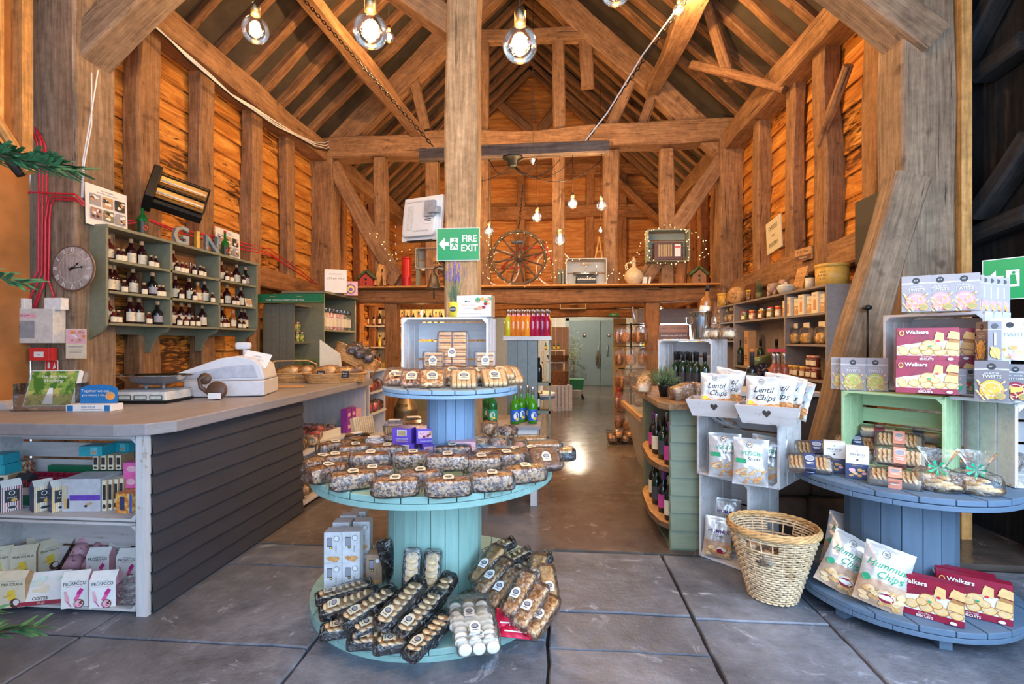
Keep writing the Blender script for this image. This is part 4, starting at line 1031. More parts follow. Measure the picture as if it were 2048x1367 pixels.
# ---- wall services around the left post
def wallbox(name,label,cat,px0,py0,px1,py1,Y_,dep,m,art=None,parts=True):
 a,b=at(px0,py1,Y=Y_),at(px1,py0,Y=Y_);a.z=at((px0+px1)/2,py1,Y=Y_).z;b.z=at((px0+px1)/2,py0,Y=Y_).z
 w_,h_=b.x-a.x,b.z-a.z
 t=thing(name,label,cat,((a.x+b.x)/2,Y_+dep/2,a.z));mb=MB();mb.box((0,0,h_/2),(w_,dep,h_),m);mb.build('body',t,bevel=.004)
 if art:mb=MB();art(Face(mb,(0,-dep/2,0)),w_,h_);mb.build('printed_front',t)
 return t
PLA=M('cream_plastic',(.62,.60,.55),.45);PLG=M('grey_panel_print',(.30,.31,.33),.5)
def art_panel(f,w_,h_):
 f.rect(-w_*.08,h_*.40,w_*.66,h_*.5,PLG);f.rect(w_*.12,h_*.80,w_*.3,h_*.13,PALEP).text(w_*.12,h_*.80,'FIRE ALARM',h_*.06,INK)
 for i in range(3):
  for j in range(2):f.rect(-w_*.06+i*w_*.05,h_*(.48-j*.12),w_*.03,h_*.03,INK);f.k-=.9
 for j in range(5):f.rect(-w_*.26,h_*(.54-.07*j),w_*.18,h_*.012,WHITE);f.k-=.9
wallbox('alarm_panel','cream fire alarm control panel at the far left beside the post','alarm panel',-40,617,106,686,3.42,.10,PLA,art_panel)
wallbox('junction_box','small white junction box above the alarm panel, left one','junction box',14,596,48,619,3.43,.06,WHITEM)
wallbox('junction_box','small white junction box above the alarm panel, nearest the clock post','junction box',88,595,122,619,3.43,.06,WHITEM)
wallbox('fire_call_point','red break glass fire call point below the alarm panel','call point',58,695,97,721,3.44,.07,REDP,lambda f,w_,h_:f.rect(0,h_*.48,w_*.5,h_*.42,WHITE).oval(-.01,h_*.48,.003,.003,INK,6).oval(0,h_*.48,.003,.003,INK,6).oval(.01,h_*.48,.003,.003,INK,6))
wallbox('fire_point_sign','small red and white fire point sign under the call point','sign',90,720,116,742,3.50,.004,WHITEM,lambda f,w_,h_:f.rect(0,h_*.5,w_*.92,h_*.92,REDP).rect(-w_*.2,h_*.5,w_*.18,h_*.5,WHITE).oval(-w_*.2,h_*.75,w_*.08,h_*.1,WHITE,8).poly([(w_*.1,h_*.2),(w_*.35,h_*.3),(w_*.25,h_*.8)],WHITE))
wallbox('pinned_card','pinned card with a photo of flowers hanging on the left post under the clock','card',131,657,172,717,3.50,.006,CREAMP,lambda f,w_,h_:f.rect(0,h_*.74,w_*.94,h_*.46,PALEP).blobs(w_*.1,h_*.76,w_*.6,h_*.3,12,w_*.08,[WHITE,BROWNP,ORANGEP],3).rect(0,h_*.4,w_*.7,h_*.02,GREYP).rect(0,h_*.3,w_*.7,h_*.015,GREYP).rect(0,h_*.22,w_*.6,h_*.015,GREYP))
REDC=M('red_cable',(.55,.02,.04),.4)
cab=[[(76,262),(90,290),(94,320),(93,400),(92,560),(75,590),(66,617)],[(70,255),(82,285),(86,330),(85,420),(84,545),(70,575),(58,600),(52,617)],[(60,250),(74,285),(79,330),(77,420),(77,540),(60,570),(42,600),(40,617)],[(168,408),(150,400),(110,398),(102,410),(99,440),(97,560),(107,590),(106,597)],[(168,412),(150,396),(105,392),(97,402),(91,440),(90,560),(80,590),(70,617)],[(168,405),(150,388),(95,386),(60,384),(42,396),(39,430),(40,560),(32,596)]]
for i,c in enumerate(cab):
 mb=MB();mb.tube([at(x,y,Y=3.505-.010*(i%3))for x,y in c],.0075,REDC,7)
 mb.build('red_cable',None,'red fire alarm cable clipped to the left post, %s of six'%('first','second','third','fourth looping right','fifth looping right','outermost loop')[i],'cable','red alarm cables')
WHC=M('white_cable',(.72,.70,.68),.5)
for i,off in enumerate((0,5,10,15)):
 mb=MB();q_=[(288,34),(330,72),(368,108),(418,150),(460,188),(505,217),(548,245),(590,268),(625,287),(648,290),(672,278)]
 mb.tube([at(x+off*.4,y+off*.8-3+2*math.sin(k*2+i),X=XL+.33)for k,(x,y)in enumerate(q_)],.009,WHC if i<3 else BLK,6)
 mb.build('wall_cable',None,'%s cable sagging along the left wall plate'%('white','second white','third white','thin black')[i],'cable','cables on the left wall plate')
mb=MB();mb.tube([at(196,140,Y=3.5),at(182,230,Y=3.5),at(166,320,Y=3.5),at(163,395,Y=3.5)],.005,WHC,6);mb.tube([at(183,145,Y=3.5),at(183,250,Y=3.5),at(168,330,Y=3.5),at(165,395,Y=3.5)],.005,WHC,6)
mb.build('hanging_cable',None,'pair of thin white cables hanging from the left brace','cable')
mb=MB();q_=[(255,445),(300,440),(345,458),(400,470),(480,490),(540,505),(600,545),(640,575)]
for i in range(3):mb.tube([at(x,y+i*4-4+3*math.sin(k+i*2),X=XL+.19)for k,(x,y)in enumerate(q_)],.007,REDC,6)
mb.build('red_cable',None,'red cables lying along the mid rail behind the sage shelf','cable')
# ---- big counter
t=thing('shop_counter','long counter with grey washed top and dark slate lapped boarding','counter',(0,0,0))
poly=[(-4.3,2.31),(-2.20,2.32),(-2.06,2.36),(-1.99,2.48),(-1.99,2.8),(-2.03,5.45),(-2.75,5.5),(-2.85,3.25),(-4.3,3.2)]
n=len(poly);mb=MB();mb.add([(x,y,.925)for x,y in poly]+[(x,y,.987)for x,y in poly],[tuple(reversed(range(n))),tuple(range(n,2*n))]+[(j,(j+1)%n,n+(j+1)%n,n+j)for j in range(n)],TOPW);mb.build('counter_top',t,bevel=.006)
mb=MB();nb=9;ph=.905/nb
for k in range(nb):
 z0=.015+ph*k;z1=z0+ph*1.08;V=[];n=16
 for i in range(n+1):
  y=2.40+1.55*i/n;wv=.006*noise.noise(Vector((y*3,k*3.3,0)))
  for dx,z in((.004,z1),(.024,z0+wv),(0,z0+wv)):V.append((-2.075+dx,y,z))
 mb.add(V,[f for i in range(n)for f in((i*3,i*3+1,i*3+4,i*3+3),(i*3+1,i*3+2,i*3+5,i*3+4))],SLATE)
mb.span((-2.11,2.40,.0),(-2.072,3.95,.925),SLATE);mb.build('lapped_boarding',t)
mb=MB();mb.span((-2.125,2.375,0),(-2.07,2.405,.925),CRWZ);mb.build('corner_post',t)
mb=MB();mb.span((-2.70,3.95,.0),(-2.66,5.42,.92),CRWZ)
for k in range(6):mb.span((-2.655,3.98+k*.24,.03),(-2.64,3.98+k*.24+.22,.92),CRWZ)
mb.span((-2.66,3.93,0),(-2.10,3.965,.92),CRWZ);mb.span((-2.66,5.38,0),(-2.10,5.42,.92),CRWZ)
mb.build('back_board',t)
for z in(.06,.47):mb=MB();mb.span((-2.64,3.97,z-.02),(-2.08,5.37,z),CRW);mb.build('shelf_board',t)
p_crate('whitewashed crate under the counter, upper one, filled with chocolate boxes',(1.13,.42,.44),CRW,(-2.70,2.60,.475),0,(3,4,2))
p_crate('whitewashed crate under the counter, lower one, filled with paper snack bags',(1.13,.42,.455),CRW,(-2.70,2.60,.012),0,(3,3,2))
ZU,ZL=.49,.028
STRW=M('striped_card',(.75,.70,.62),.5)
def stripes(base,bar,lab=TEAL):
 def art(f,w_,h_):
  for i in range(9):f.rect(-w_/2+w_*(i+.5)/9,h_*.5,w_/22,h_,bar);f.k-=1
  f.k+=1;f.rect(0,h_*.62,w_*.72,h_*.5,INK).ring(0,h_*.74,w_*.15,w_*.04,WHITE).text(0,h_*.55,'FUDGE',h_*.09,WHITE).oval(w_*.1,h_*.44,w_*.16,h_*.06,GOLD,10).oval(0,h_*.16,w_*.24,h_*.08,WHITE,12).oval(0,h_*.16,w_*.2,h_*.06,INK,12)
 return art
g='striped fudge cartons under the counter'
sg=Stamp(p_gable('fudge_carton','x','carton',.082,.075,.165,STRW,stripes(WHITE,GOLD),NAVY));sr=Stamp(p_gable('fudge_carton','x','carton',.082,.075,.165,WHITE,stripes(WHITE,WINE),NAVY))
bk=Stamp(p_gable('fudge_carton','x','carton',.082,.075,.165,INK,stripes(INK,REDP),INK))
sr(put(20,1022,ZU,.04),face_cam((-2.6,2.4),.25),'red striped gable carton at the far left of the upper crate',g)
bk(put(53,1008,ZU,.06),.1,'black gable carton with red edge behind the striped cartons',g)
sg(put(84,1022,ZU,.04),face_cam((-2.4,2.4),.3),'gold striped gable carton, second from the right in the upper crate',g)
sg(put(119,1022,ZU,.04),face_cam((-2.3,2.4),.3),'gold striped gable carton next to the large grey white box',g)
def art_bigbox(f,w_,h_):f.rect(w_*.1,h_*.42,w_*.8,h_*.17,PURP).blobs(w_*.1,h_*.2,w_*.3,h_*.1,4,w_*.05,[INK,BROWNP],2).rect(-w_*.42,h_*.55,w_*.14,h_*.5,M('cream_bar',(.6,.5,.35),.5)).poly([(-w_*.44,h_*.1),(-w_*.38,h_*.1),(-w_*.39,h_*.4),(-w_*.43,h_*.4)],GOLD).poly([(-w_*.36,h_*.1),(-w_*.3,h_*.1),(-w_*.31,h_*.4),(-w_*.35,h_*.4)],INK)
p_=put(186,1020,ZU,.08);b_=p_carton('chocolate_box','large grey white chocolate box with purple band in the upper crate','box',.20,.16,.175,M('silver_card',(.52,.52,.55),.4),art_bigbox);b_.location=p_;b_.rotation_euler=(0,0,.12)
def art_slim(f,w_,h_):f.rect(0,h_*.6,w_*.7,h_*.5,INK).oval(0,h_*.15,w_*.35,h_*.08,INK,10)
sl=Stamp(p_carton('slim_carton','x','carton',.026,.10,.165,CREAMP,art_slim,BROWNP))
for i in range(4):p_=put(224+i*11,1021-i*1.5,ZU,.06);sl((p_.x,p_.y,ZU),.05,'slim cream carton right of the large box, %s'%ORD[i],'slim cartons in the lower rank')
for i in range(4):p_=put(205+i*15,1000,ZU,.05);sl((p_.x,p_.y,ZU+.178),.1,'slim carton laid on the large box, %s in the row'%ORD[i],'slim cartons in the upper rank',(1.15,1,.5))
def art_teal(f,w_,h_):f.rect(w_*.15,h_*.5,w_*.3,h_*.75,M('pale_teal',(.15,.5,.55),.4)).oval(w_*.15,h_*.35,w_*.12,h_*.16,BROWNP,10)
te=Stamp(p_carton('teal_box','x','box',.125,.10,.055,TEAL,art_teal))
p_=put(207,1000,ZU,.03);te((p_.x-.03,p_.y-.01,ZU+.262),.15,'turquoise chocolate box on top of the slim cartons, front one','turquoise boxes')
te((p_.x+.06,p_.y+.10,ZU+.262),-.1,'turquoise chocolate box on top of the slim cartons, rear one','turquoise boxes')
p_=put(8,1005,ZU,.1)
cb=Stamp(p_carton('cream_carton','x','box',.15,.11,.075,CREAMP,art_slim,BROWNP));cb((p_.x,p_.y,ZU),.1,'cream carton under the turquoise boxes at the far left',None);cb((p_.x,p_.y,ZU+.076),.1,'second cream carton under the turquoise boxes at the far left',None)
te((p_.x-.01,p_.y,ZU+.153),.1,'turquoise box at the far left of the upper crate, lower one','turquoise boxes');te((p_.x-.02,p_.y,ZU+.210),.1,'turquoise box at the far left of the upper crate, topmost','turquoise boxes')
FLO=speckle('floral_card',(.55,.22,.12),(.12,.05,.04),60,.5,.5,(.7,.5,.3))
b_=p_carton('floral_box','brown floral box behind the turquoise boxes at far left','box',.08,.1,.2,FLO);b_.location=put(40,1000,ZU,.15)
def art_greenbox(f,w_,h_):
 f.text(w_*.02,h_*.62,'dark chocolate',h_*.28,GOLD,.3).text(w_*.36,h_*.6,'MINT',h_*.22,GOLD).text(-w_*.02,h_*.2,'DARK CHOCOLATE',h_*.2,WHITE)
b_=p_carton('mint_display_box','dark green display box at the back of the upper crate','box',.46,.03,.17,GRNP,art_greenbox);b_.location=(-2.80,2.765,ZU);
pk=MB();SACH=M('silver_sachet',(.60,.58,.60),.35,.4)
pk.box((0,0,.02),(.035,.055,.04),SACH);pk.box((0,0,.052),(.035,.02,.026),REDP if False else WINE);sc_=Stamp(pk.build('chocolate_sachet',None,'x','sweets'))
k=0
for r_ in range(3):
 for i in range(11):
  sc_((-3.03+i*.040,2.58+r_*.055,ZU+.055+r_*.014),.03*(i%3-1),'silver chocolate sachet in %s row of the green box, %s'%(('the front','the middle','the rear')[r_],ORD[i]),'silver sachets in rows')
mb=MB();mb.box((0,0,.0275),(.46,.18,.055),GRNP);mb.build('mint_tray',None,'low dark green tray carrying the silver sachets','tray',loc=(-2.83,2.64,ZU))
pq=p_carton('pink_packet','pink foil packet leaning on the crate side, upper of two','packet',.085,.06,.07,PINKP,lambda f,w_,h_:f.oval(0,h_*.5,w_*.3,h_*.25,PALEP,10));st=Stamp(pq)
p_=put(270,1018,ZU,.07);st((p_.x,p_.y,ZU+.178),.2,'pink foil packet leaning on the crate side, upper of two','pink packets');st((p_.x,p_.y,ZU+.108),.1,'pink foil packet leaning on the crate side, lower of two','pink packets')
ORF=speckle('orange_floral_card',(.80,.34,.06),(.60,.18,.04),50,.5,.45,(.85,.55,.15))
b_=p_carton('orange_box','orange chocolate box at the right end of the upper crate','box',.105,.10,.106,ORF,lambda f,w_,h_:f.rect(-w_*.1,h_*.5,w_*.3,h_*.7,NAVY).rect(w_*.42,h_*.5,w_*.14,h_*.96,BLUEP));b_.location=put(265,1024,ZU,.04);b_.rotation_euler=(0,0,-.1)
pr=Stamp(p_gable('snack_bag','x','snack bag',.118,.07,.178,WHITE,art_prosecco,PALEP));g='prosecco snack bags'
for px,py,rz,lab in((157,1212,.12,'white prosecco bag standing at the front, left of the pair'),(213,1212,.05,'white prosecco bag standing at the front, right of the pair'),(203,1158,.0,'white prosecco bag in the second row, left one'),(262,1160,-.05,'white prosecco bag in the second row by the crate side'),(245,1138,.1,'white prosecco bag in the third row'),(238,1120,.0,'white prosecco bag furthest back, only its top showing')):
 o=pr(put(px,py,ZL,.03),rz+.25,lab,g)
 if py<1130:o.location.z+=.0
pn=Stamp(p_gable('snack_bag','x','snack bag',.118,.07,.178,CREAMP,art_pina,BROWNP));g='pina colada snack bags'
for px,py,rz,lab in((-2,1214,.2,'pina colada bag in the front row, cut by the photo edge'),(35,1212,.0,'pina colada bag in the front row beside the coffee box'),(53,1152,.2,'pina colada bag in the second row'),(3,1155,.2,'pina colada bag in the second row at the photo edge'),(80,1132,.6,'pina colada bag in the third row, showing its brown side'),(50,1122,.1,'pina colada bag at the back of the lower crate'),(97,1140,.9,'pina colada bag standing nearest the tray of tubs')):
 pn(put(px,py,ZL,.03),rz+.25,lab,g)
def art_coffee(f,w_,h_):f.rect(0,h_*.06,w_,h_*.12,WINE).text(-w_*.05,h_*.19,'COFFEE',h_*.13,INK,bold=.02).text(0,h_*.06,'DUO',h_*.09,WHITE).blobs(0,h_*.6,w_*.7,h_*.4,8,w_*.09,[CREAMP,M('pale_mint',(.6,.72,.66),.5)],4).oval(w_*.4,h_*.86,w_*.07,h_*.05,WINE,12)
b_=p_carton('coffee_box','flat white and red coffee chocolate box leaning back at the front','box',.21,.03,.16,WHITE,art_coffee,WINE);b_.location=put(85,1213,ZL,.03);b_.rotation_euler=(-.45,0,.3)
t=thing('tub_tray','clear sloping tray holding two rows of pink tubs in the lower crate','tray',put(168,1150,ZL,.03),(R(38),0,.25))
mb=MB()
for dx in(-.10,.10):mb.box((dx,.12,.045),(.004,.30,.09),CLEARP)
mb.box((0,.12,.002),(.2,.3,.004),CLEARP);mb.build('clear_tray',t)
TUB=speckle('pink_tub',(.62,.34,.40),(.25,.12,.16),40,.62,.5)
for dx in(-.05,.05):
 for i in range(4):mb=MB();mb.cyl((dx,.0+i*.075,.055),(dx,.068+i*.075,.055),.045,TUB,18);mb.build('tub',t)
mb=MB()
for k in range(3):mb.rbox((0,0,.02+.036*k),(.13,.12,.034),FILMW,n=4,p=8,jit=.003,seed=k)
mb.build('sachet_stack',None,'stack of clear wrapped flat packs beside the crate side','packet',loc=put(263,1208,ZL,.05))
# ---- things on the counter top
CT=.988
t=thing('leaflet_holder','clear acrylic leaflet holder with woodland booklets on the counter','leaflet holder',put(100,822,CT,.10),.20)
ACR=film('acrylic',(.93,.97,1),.16,.04,.10)
mb=MB();R1=Matrix.Rotation(-.35,3,'X')
for dx in(-.17,.17):mb.box((dx,.02,.08),(.004,.12,.16),ACR)
mb.box((0,-.04,.05),(.34,.004,.10),ACR,R1);mb.box((0,.05,.12),(.34,.004,.24),ACR,R1);mb.box((0,.02,.003),(.36,.16,.005),ACR);mb.build('acrylic_stand',t)
LEAF=speckle('woodland_print',(.05,.16,.02),(.22,.34,.06),26,.5,.35,(.45,.42,.12),0)
mb=MB();mb.box((0,.03,.125),(.27,.03,.225),WHITE,R1);f=Face(mb,(0,.0135,.13),(1,0,0),(0,.35,1),.0012);f.rect(0,0,.26,.215,LEAF).text(0,.07,'The Barn Farm',.024,WHITE).text(0,.045,'Wedding',.03,WHITE,.3).poly([(-.03,-.1),(.03,-.1),(.01,.0),(-.01,.0)],WHITE);mb.build('booklet',t)
BLB=M('donation_blue',(.01,.16,.42),.35)
t=thing('donation_box','blue and white card charity box with a robin picture on the counter','box',put(190,822,CT,.05),.12)
mb=MB();mb.box((0,.0,.02),(.26,.10,.04),WHITE);mb.build('tray',t,bevel=.002)
mb=MB();pts=[(-.11,.02)]+[(.11*math.cos(PI-PI*i/12),.125+.028*math.sin(PI*i/12))for i in range(13)]+[(.11,.02)];mb.prism(pts,.006,BLB,Matrix.Translation((0,.03,0)));mb.build('header_card',t)
mb=MB();f=Face(mb,(0,.0265,0));f.text(-.02,.115,'Together we can',.024,WHITE).text(-.02,.09,'give nature a home',.020,WHITE).oval(.07,.085,.03,.026,BROWNP,14).oval(.075,.078,.017,.016,ORANGEP,12).poly([(.045,.09),(.035,.095),(.046,.1)],INK);f2=Face(mb,(0,-.0505,0));f2 .rect(-.105,.02,.035,.034,BLB).text(.0,.028,'rspb.org.uk',.018,BLB).rect(.02,.012,.12,.004,GREYP).rect(.11,.02,.03,.034,BLB);mb.build('printed_front',t)
t=thing('weighing_scale','electronic shop scale with steel scoop pan on the counter','scale',put(310,806,CT,.15),.10)
mb=MB();mb.box((0,0,.045),(.34,.28,.07),PLA,taper=.96);mb.build('body',t,bevel=.008)
mb=MB();mb.box((0,0,.012),(.35,.29,.018),BLK);mb.build('foot_rail',t);mb=MB();mb.box((0,0,.084),(.33,.27,.008),PLG);mb.build('platform',t)
mb=MB();f=Face(mb,(0,-.141,.04),eps=.001)
for i in range(3):f.rect(-.105+.105*i,.0,.085,.03,INK);f.k-=.5;f.rect(-.105+.105*i,0,.075,.022,M('lcd',(.55,.6,.55),.3));f.k-=.5
mb.build('display',t)
mb=MB()
for x in(-.06,.06):mb.cyl((x,0,.088),(x,0,.115),.01,PLG,8)
mb.build('pan_support',t)
mb=MB();n=24;prof=[(.02,0),(.10,.008),(.17,.032),(.215,.066),(.23,.07),(.217,.072),(.17,.038),(.10,.014),(.02,.006)];mb.lathe(prof,M('polished_steel',(.62,.62,.63),.12,1,var=.03),32,(0,0,.113),sx=1.15,sy=.72);mb.build('scoop_pan',t)
t=REGT=thing('cash_register','cream electronic cash register with raised customer display seen from behind','cash register',put(452,793,CT,.20),.30)
REG=M('register_white',(.60,.60,.62),.4,var=.05)
mb=MB();mb.box((.05,0,.055),(.48,.40,.10),REG);mb.build('cash_drawer',t,bevel=.006)
mb=MB();pts=[(-.30,.10),(.29,.108),(.27,.20),(.22,.25),(.12,.27),(.02,.255),(-.22,.165),(-.31,.125)];mb.prism(pts,.36,REG);mb.build('body',t,bevel=.012)
mb=MB();mb.prism([(-.28,.115),(.25,.125),(.22,.215),(.05,.20),(-.26,.14)],.37,M('register_grey',(.42,.44,.50),.45));mb.build('side_cover',t,bevel=.006)
mb=MB();mb.cyl((.12,0,.255),(.12,0,.32),.014,REG,10);mb.rbox((.11,0,.335),(.10,.05,.05),REG,p=5);mb.build('customer_display',t)
mb=MB();mb.box((.22,-.10,.245),(.17,.004,.11),WHITE,Matrix.Rotation(-.6,3,'X')@Matrix.Rotation(.25,3,'Y'));mb.build('notice_card',t)
mb=MB();Face(mb,(.22,-.108,.246),(1,0,-.25),(.12,.62,.8),.001).text(0,.02,'CARD',.022,GREYP).text(0,-.005,'PAYMENTS',.02,GREYP).rect(0,-.025,.08,.004,GREYP);mb.build('notice_print',t)
t=thing('tape_dispenser','brown leather dispenser stand with a round of tape in front of the till','tape dispenser',put(434,800,CT,.04),.1)
LEA=M('brown_leather',(.09,.045,.025),.5);mb=MB();mb.lathe([(.062,-.02),(.066,-.015),(.066,.015),(.062,.02)],LEA,24,(0,0,.066),Matrix.Rotation(R(80),3,'X'));mb.build('drum',t)
mb=MB();mb.tube([(-.06,0,.05),(-.11,-.01,.09),(-.12,-.01,.15),(-.07,0,.17)],.016,LEA,8);mb.lathe([(.04,-.012),(.042,0),(.04,.012)],LEA,20,(-.085,0,.15),Matrix.Rotation(R(85),3,'X'));mb.build('arm',t)
mb=MB();mb.box((.0,-.032,.03),(.09,.003,.04),WHITE);mb.build('tag',t)
mb=MB();mb.rbox((0,0,.012),(.09,.05,.024),BLUEP,jit=.003);mb.rbox((.03,-.02,.01),(.06,.04,.02),WHITE,jit=.003);mb.build('cloth_wipe',None,'small blue and white packet beside the till','packet',loc=put(537,784,CT,.03))
mb=MB();mb.box((0,0,.02),(.16,.2,.04),M('till_papers',(.5,.5,.52),.6));mb.build('paper_stack',None,'low stack of papers at the far left of the counter','papers',loc=put(20,818,CT,.12))
mb=MB();mb.rbox((0,0,.003),(.3,.22,.005),BROWNP,p=9);mb.build('serving_board',None,'thin brown mat lying on the counter right of the till','mat',loc=put(575,775,CT,.1),rz=.3)
# ================== CENTRE
ctr=at(871,700,D=2.84);CX,CY=ctr.x,ctr.y
MTOP=.725
p_spool('cable_spool_table','large mint green cable drum table in the centre, stacked with cakes',(CX,CY,0),.665,.262,MTOP,.062,MINT,MINTZ,22,lift=0)
b2=at(902,700,D=3.0);BX,BY=b2 .x,b2 .y;BTOP=1.145
p_spool('cable_spool_table','small blue cable drum standing on the mint drum table',(BX,BY,MTOP+.003),.40,.142,BTOP-MTOP-.003,.045,SKY,SKYZ,16,rot=.4)
loafL=Stamp(p_loaf('wrapped_loaf_cake','x','cake',FRUIT));loafD=Stamp(p_loaf('wrapped_loaf_cake','x','cake',FRUITD));loafB=Stamp(p_loaf('wrapped_loaf_cake','x','cake',BROWNIE,(.15,.09,.06)))
g='wrapped loaf cakes on the mint table'
L=[(706,982,.12,0,loafL,'pale fruit loaf in wrap at the front left rim of the mint table'),(791,997,-.12,0,loafL,'pale fruit loaf in wrap at the front rim, second from the left'),(897,997,.03,0,loafL,'speckled fruit loaf in wrap at the very front of the mint table'),(984,985,.10,0,loafL,'pale fruit loaf in wrap at the front rim, right of the middle'),(1050,968,.35,0,loafL,'fruit loaf in wrap at the right front rim, turned outwards'),(841,978,.0,0,loafD,'dark fruit loaf in wrap between the two front middle loaves'),(745,972,-.05,0,loafD,'dark fruit loaf in wrap wedged behind the front left loaves'),(656,966,.5,0,loafD,'dark fruit loaf in wrap at the left rim of the mint table'),(670,941,.15,.0,loafL,'loaf cake in shiny wrap on the left side, second row'),(741,953,-.05,.035,loafD,'dark speckled loaf cake standing in the second row left of centre'),(826,952,.05,.035,loafL,'speckled loaf cake in the second row in front of the purple boxes'),(895,965,.02,.05,loafL,'fruit loaf stacked on top of the very front loaf'),(962,960,.2,.03,loafL,'fruit loaf in the second row right of the middle'),(1012,950,.35,.03,loafD,'dark loaf in the second row at the right'),(711,918,.1,0,loafD,'loaf cake in the third row at the left, behind the shiny one'),(775,920,-.1,0,loafL,'loaf cake in the third row in front of the clear domed boxes'),(905,932,.0,.03,loafD,'loaf cake in front of the pink boxes'),(670,912,.4,0,loafD,'nut loaf in crinkled wrap at the far left rim'),(1030,925,.7,0,loafB,'plain brown brownie slab in wrap, right side of the mint table'),(1062,935,.6,.03,loafB,'brown brownie slab leaning beside the rim at right'),(645,945,.9,0,loafL,'small end of a loaf cake at the extreme left rim'),(985,930,.3,0,loafD,'loaf cake half hidden behind the mixed nut cake')]
for px,py,tr,lf,st,lab in L:
 p=put(px,py,MTOP,.045);st((p.x,p.y,MTOP+.002+lf),face_cam(p)+tr,lab,g)
t=p_loaf('nut_topped_cake','square cake topped with mixed nuts and seeds in clear wrap','cake',NUTS,(.16,.09,.09),False);p=put(982,940,MTOP,.05);t.location=(p.x,p.y,MTOP+.002);t.rotation_euler=(0,0,face_cam(p))
t=p_loaf('brownie_slab','chocolate brownie slab with round label leaning at the right rim','cake',BROWNIE,(.15,.13,.035));p=put(1096,945,MTOP,.03);t.location=(p.x-.02,p.y,MTOP+.05);t.rotation_euler=(.65,0,face_cam(p)+.35)
def art_purple(f,w_,h_):f.rect(0,h_*.68,w_*.5,h_*.42,WHITE).rect(0,h_*.68,w_*.45,h_*.36,BROWNP).text(0,h_*.28,'CHOCOLATE',h_*.14,WHITE).rect(0,h_*.14,w_*.6,h_*.03,GOLD)
def art_purplewin(f,w_,h_):f.rect(0,h_*.6,w_*.84,h_*.5,PALEP).blobs(0,h_*.6,w_*.7,h_*.4,16,w_*.08,[WINE,PALEP,BROWNP],2).text(0,h_*.16,'TURKISH DELIGHT',h_*.11,WHITE)
pa=Stamp(p_carton('purple_cake_box','x','box',.115,.12,.085,PURP,art_purple));pb=Stamp(p_carton('purple_cake_box','x','box',.115,.12,.085,PURP,art_purplewin));g='purple cake boxes'
for px,py,z,rz,st,lab in((815,916,0,-.3,pa,'purple box at the bottom of the left purple stack'),(811,916,.087,-.35,pa,'purple box with white picture, on top of the left purple stack'),(862,918,0,.15,pb,'purple box at the bottom beside the blue column'),(851,917,.087,.1,pb,'purple box with window of pink sweets, topmost by the blue column')):
 p=put(px,py,MTOP,.06);st((p.x,p.y,MTOP+.002+z),face_cam(p)+rz,lab,g)
pk_=Stamp(p_carton('pink_cake_box','x','box',.145,.09,.055,PALEP,lambda f,w_,h_:f.rect(-w_*.1,h_*.5,w_*.55,h_*.6,WHITE).text(-w_*.1,h_*.5,'SPONGE',h_*.24,PINKP).blobs(w_*.32,h_*.5,w_*.2,h_*.4,5,w_*.07,[PINKP,BISC2],1)))
for dz,lab in((0,'pink and white cake box in front of the blue column, lower one'),(.057,'pink and white cake box in front of the blue column, upper one')):
 p=put(920,925,MTOP,.05);pk_((p.x+dz*.3,p.y,MTOP+.002+dz),face_cam(p)-.05,lab,'pink cake boxes')
def p_clam(label,w_=.12,d_=.11,h_=.085):
 t=thing('clear_cake_box',label,'cake box');mb=MB();mb.rbox((0,0,h_*.34),(w_*.86,d_*.86,h_*.6),BISC,n=4,p=6,jit=.002)
 for k in range(7):mb.box((-w_*.37+w_*.123*k,-d_*.43,h_*.3),(.004,.004,h_*.5),BISC2)
 mb.build('cake',t)
 mb=MB();mb.box((0,0,h_*.3),(w_,d_,h_*.55),CLEARP,taper=1.08);mb.box((0,0,h_*.60),(w_*1.12,d_*1.12,.005),CLEARP);mb.box((0,0,h_*.8),(w_*1.04,d_*1.04,h_*.38),CLEARP,taper=.8);mb.build('clear_box',t)
 mb=MB();mb.box((0,0,h_+.001),(w_*.6,d_*.5,.002),WHITE);mb.build('label',t);return t
cl=Stamp(p_clam('x'))
for px,py,z,rz,lab in((748,905,0,.1,'clear domed cake box at the left of the group behind the loaves'),(790,898,0,-.2,'clear domed cake box under the tall pair'),(790,898,.090,-.2,'clear domed cake box on top of the tall pair'),(825,890,.0,.1,'clear domed cake box behind the purple boxes, lower'),(825,890,.09,.1,'clear domed cake box behind the purple boxes, upper'),(715,895,0,.6,'clear cake box standing at the far left rim behind the loaves')):
 p=put(px,py,MTOP,.06);cl((p.x,p.y,MTOP+.002+z),face_cam(p)+rz,lab,'clear domed cake boxes')
t=p_carton('lined_box','open cream box with ribbed paper leaning at the left back of the mint table','box',.15,.05,.12,BISC2,lambda f,w_,h_:[f.rect(-w_*.4+w_*.1*k,h_*.5,w_*.03,h_*.9,BROWNP)for k in range(9)]);p=put(722,882,MTOP,.05);t.location=(p.x,p.y+.05,MTOP+.03);t.rotation_euler=(-.3,0,face_cam(p)+.5)
bagm=[FLOR,BARK,FRUITD]
def p_puffbag(label,fill,s=1.0):
 t=thing('crinkled_snack_bag',label,'snack bag');mb=MB();mb.rbox((0,0,.04*s),(.10*s,.075*s,.07*s),fill,n=4,p=3,jit=.008);mb.build('contents',t);mb=MB();mb.rbox((0,0,.05*s),(.13*s,.10*s,.10*s),FILMW,n=6,p=3,jit=.014,seed=4);mb.build('wrapper',t);return t
pf=[Stamp(p_puffbag('x',m))for m in bagm]
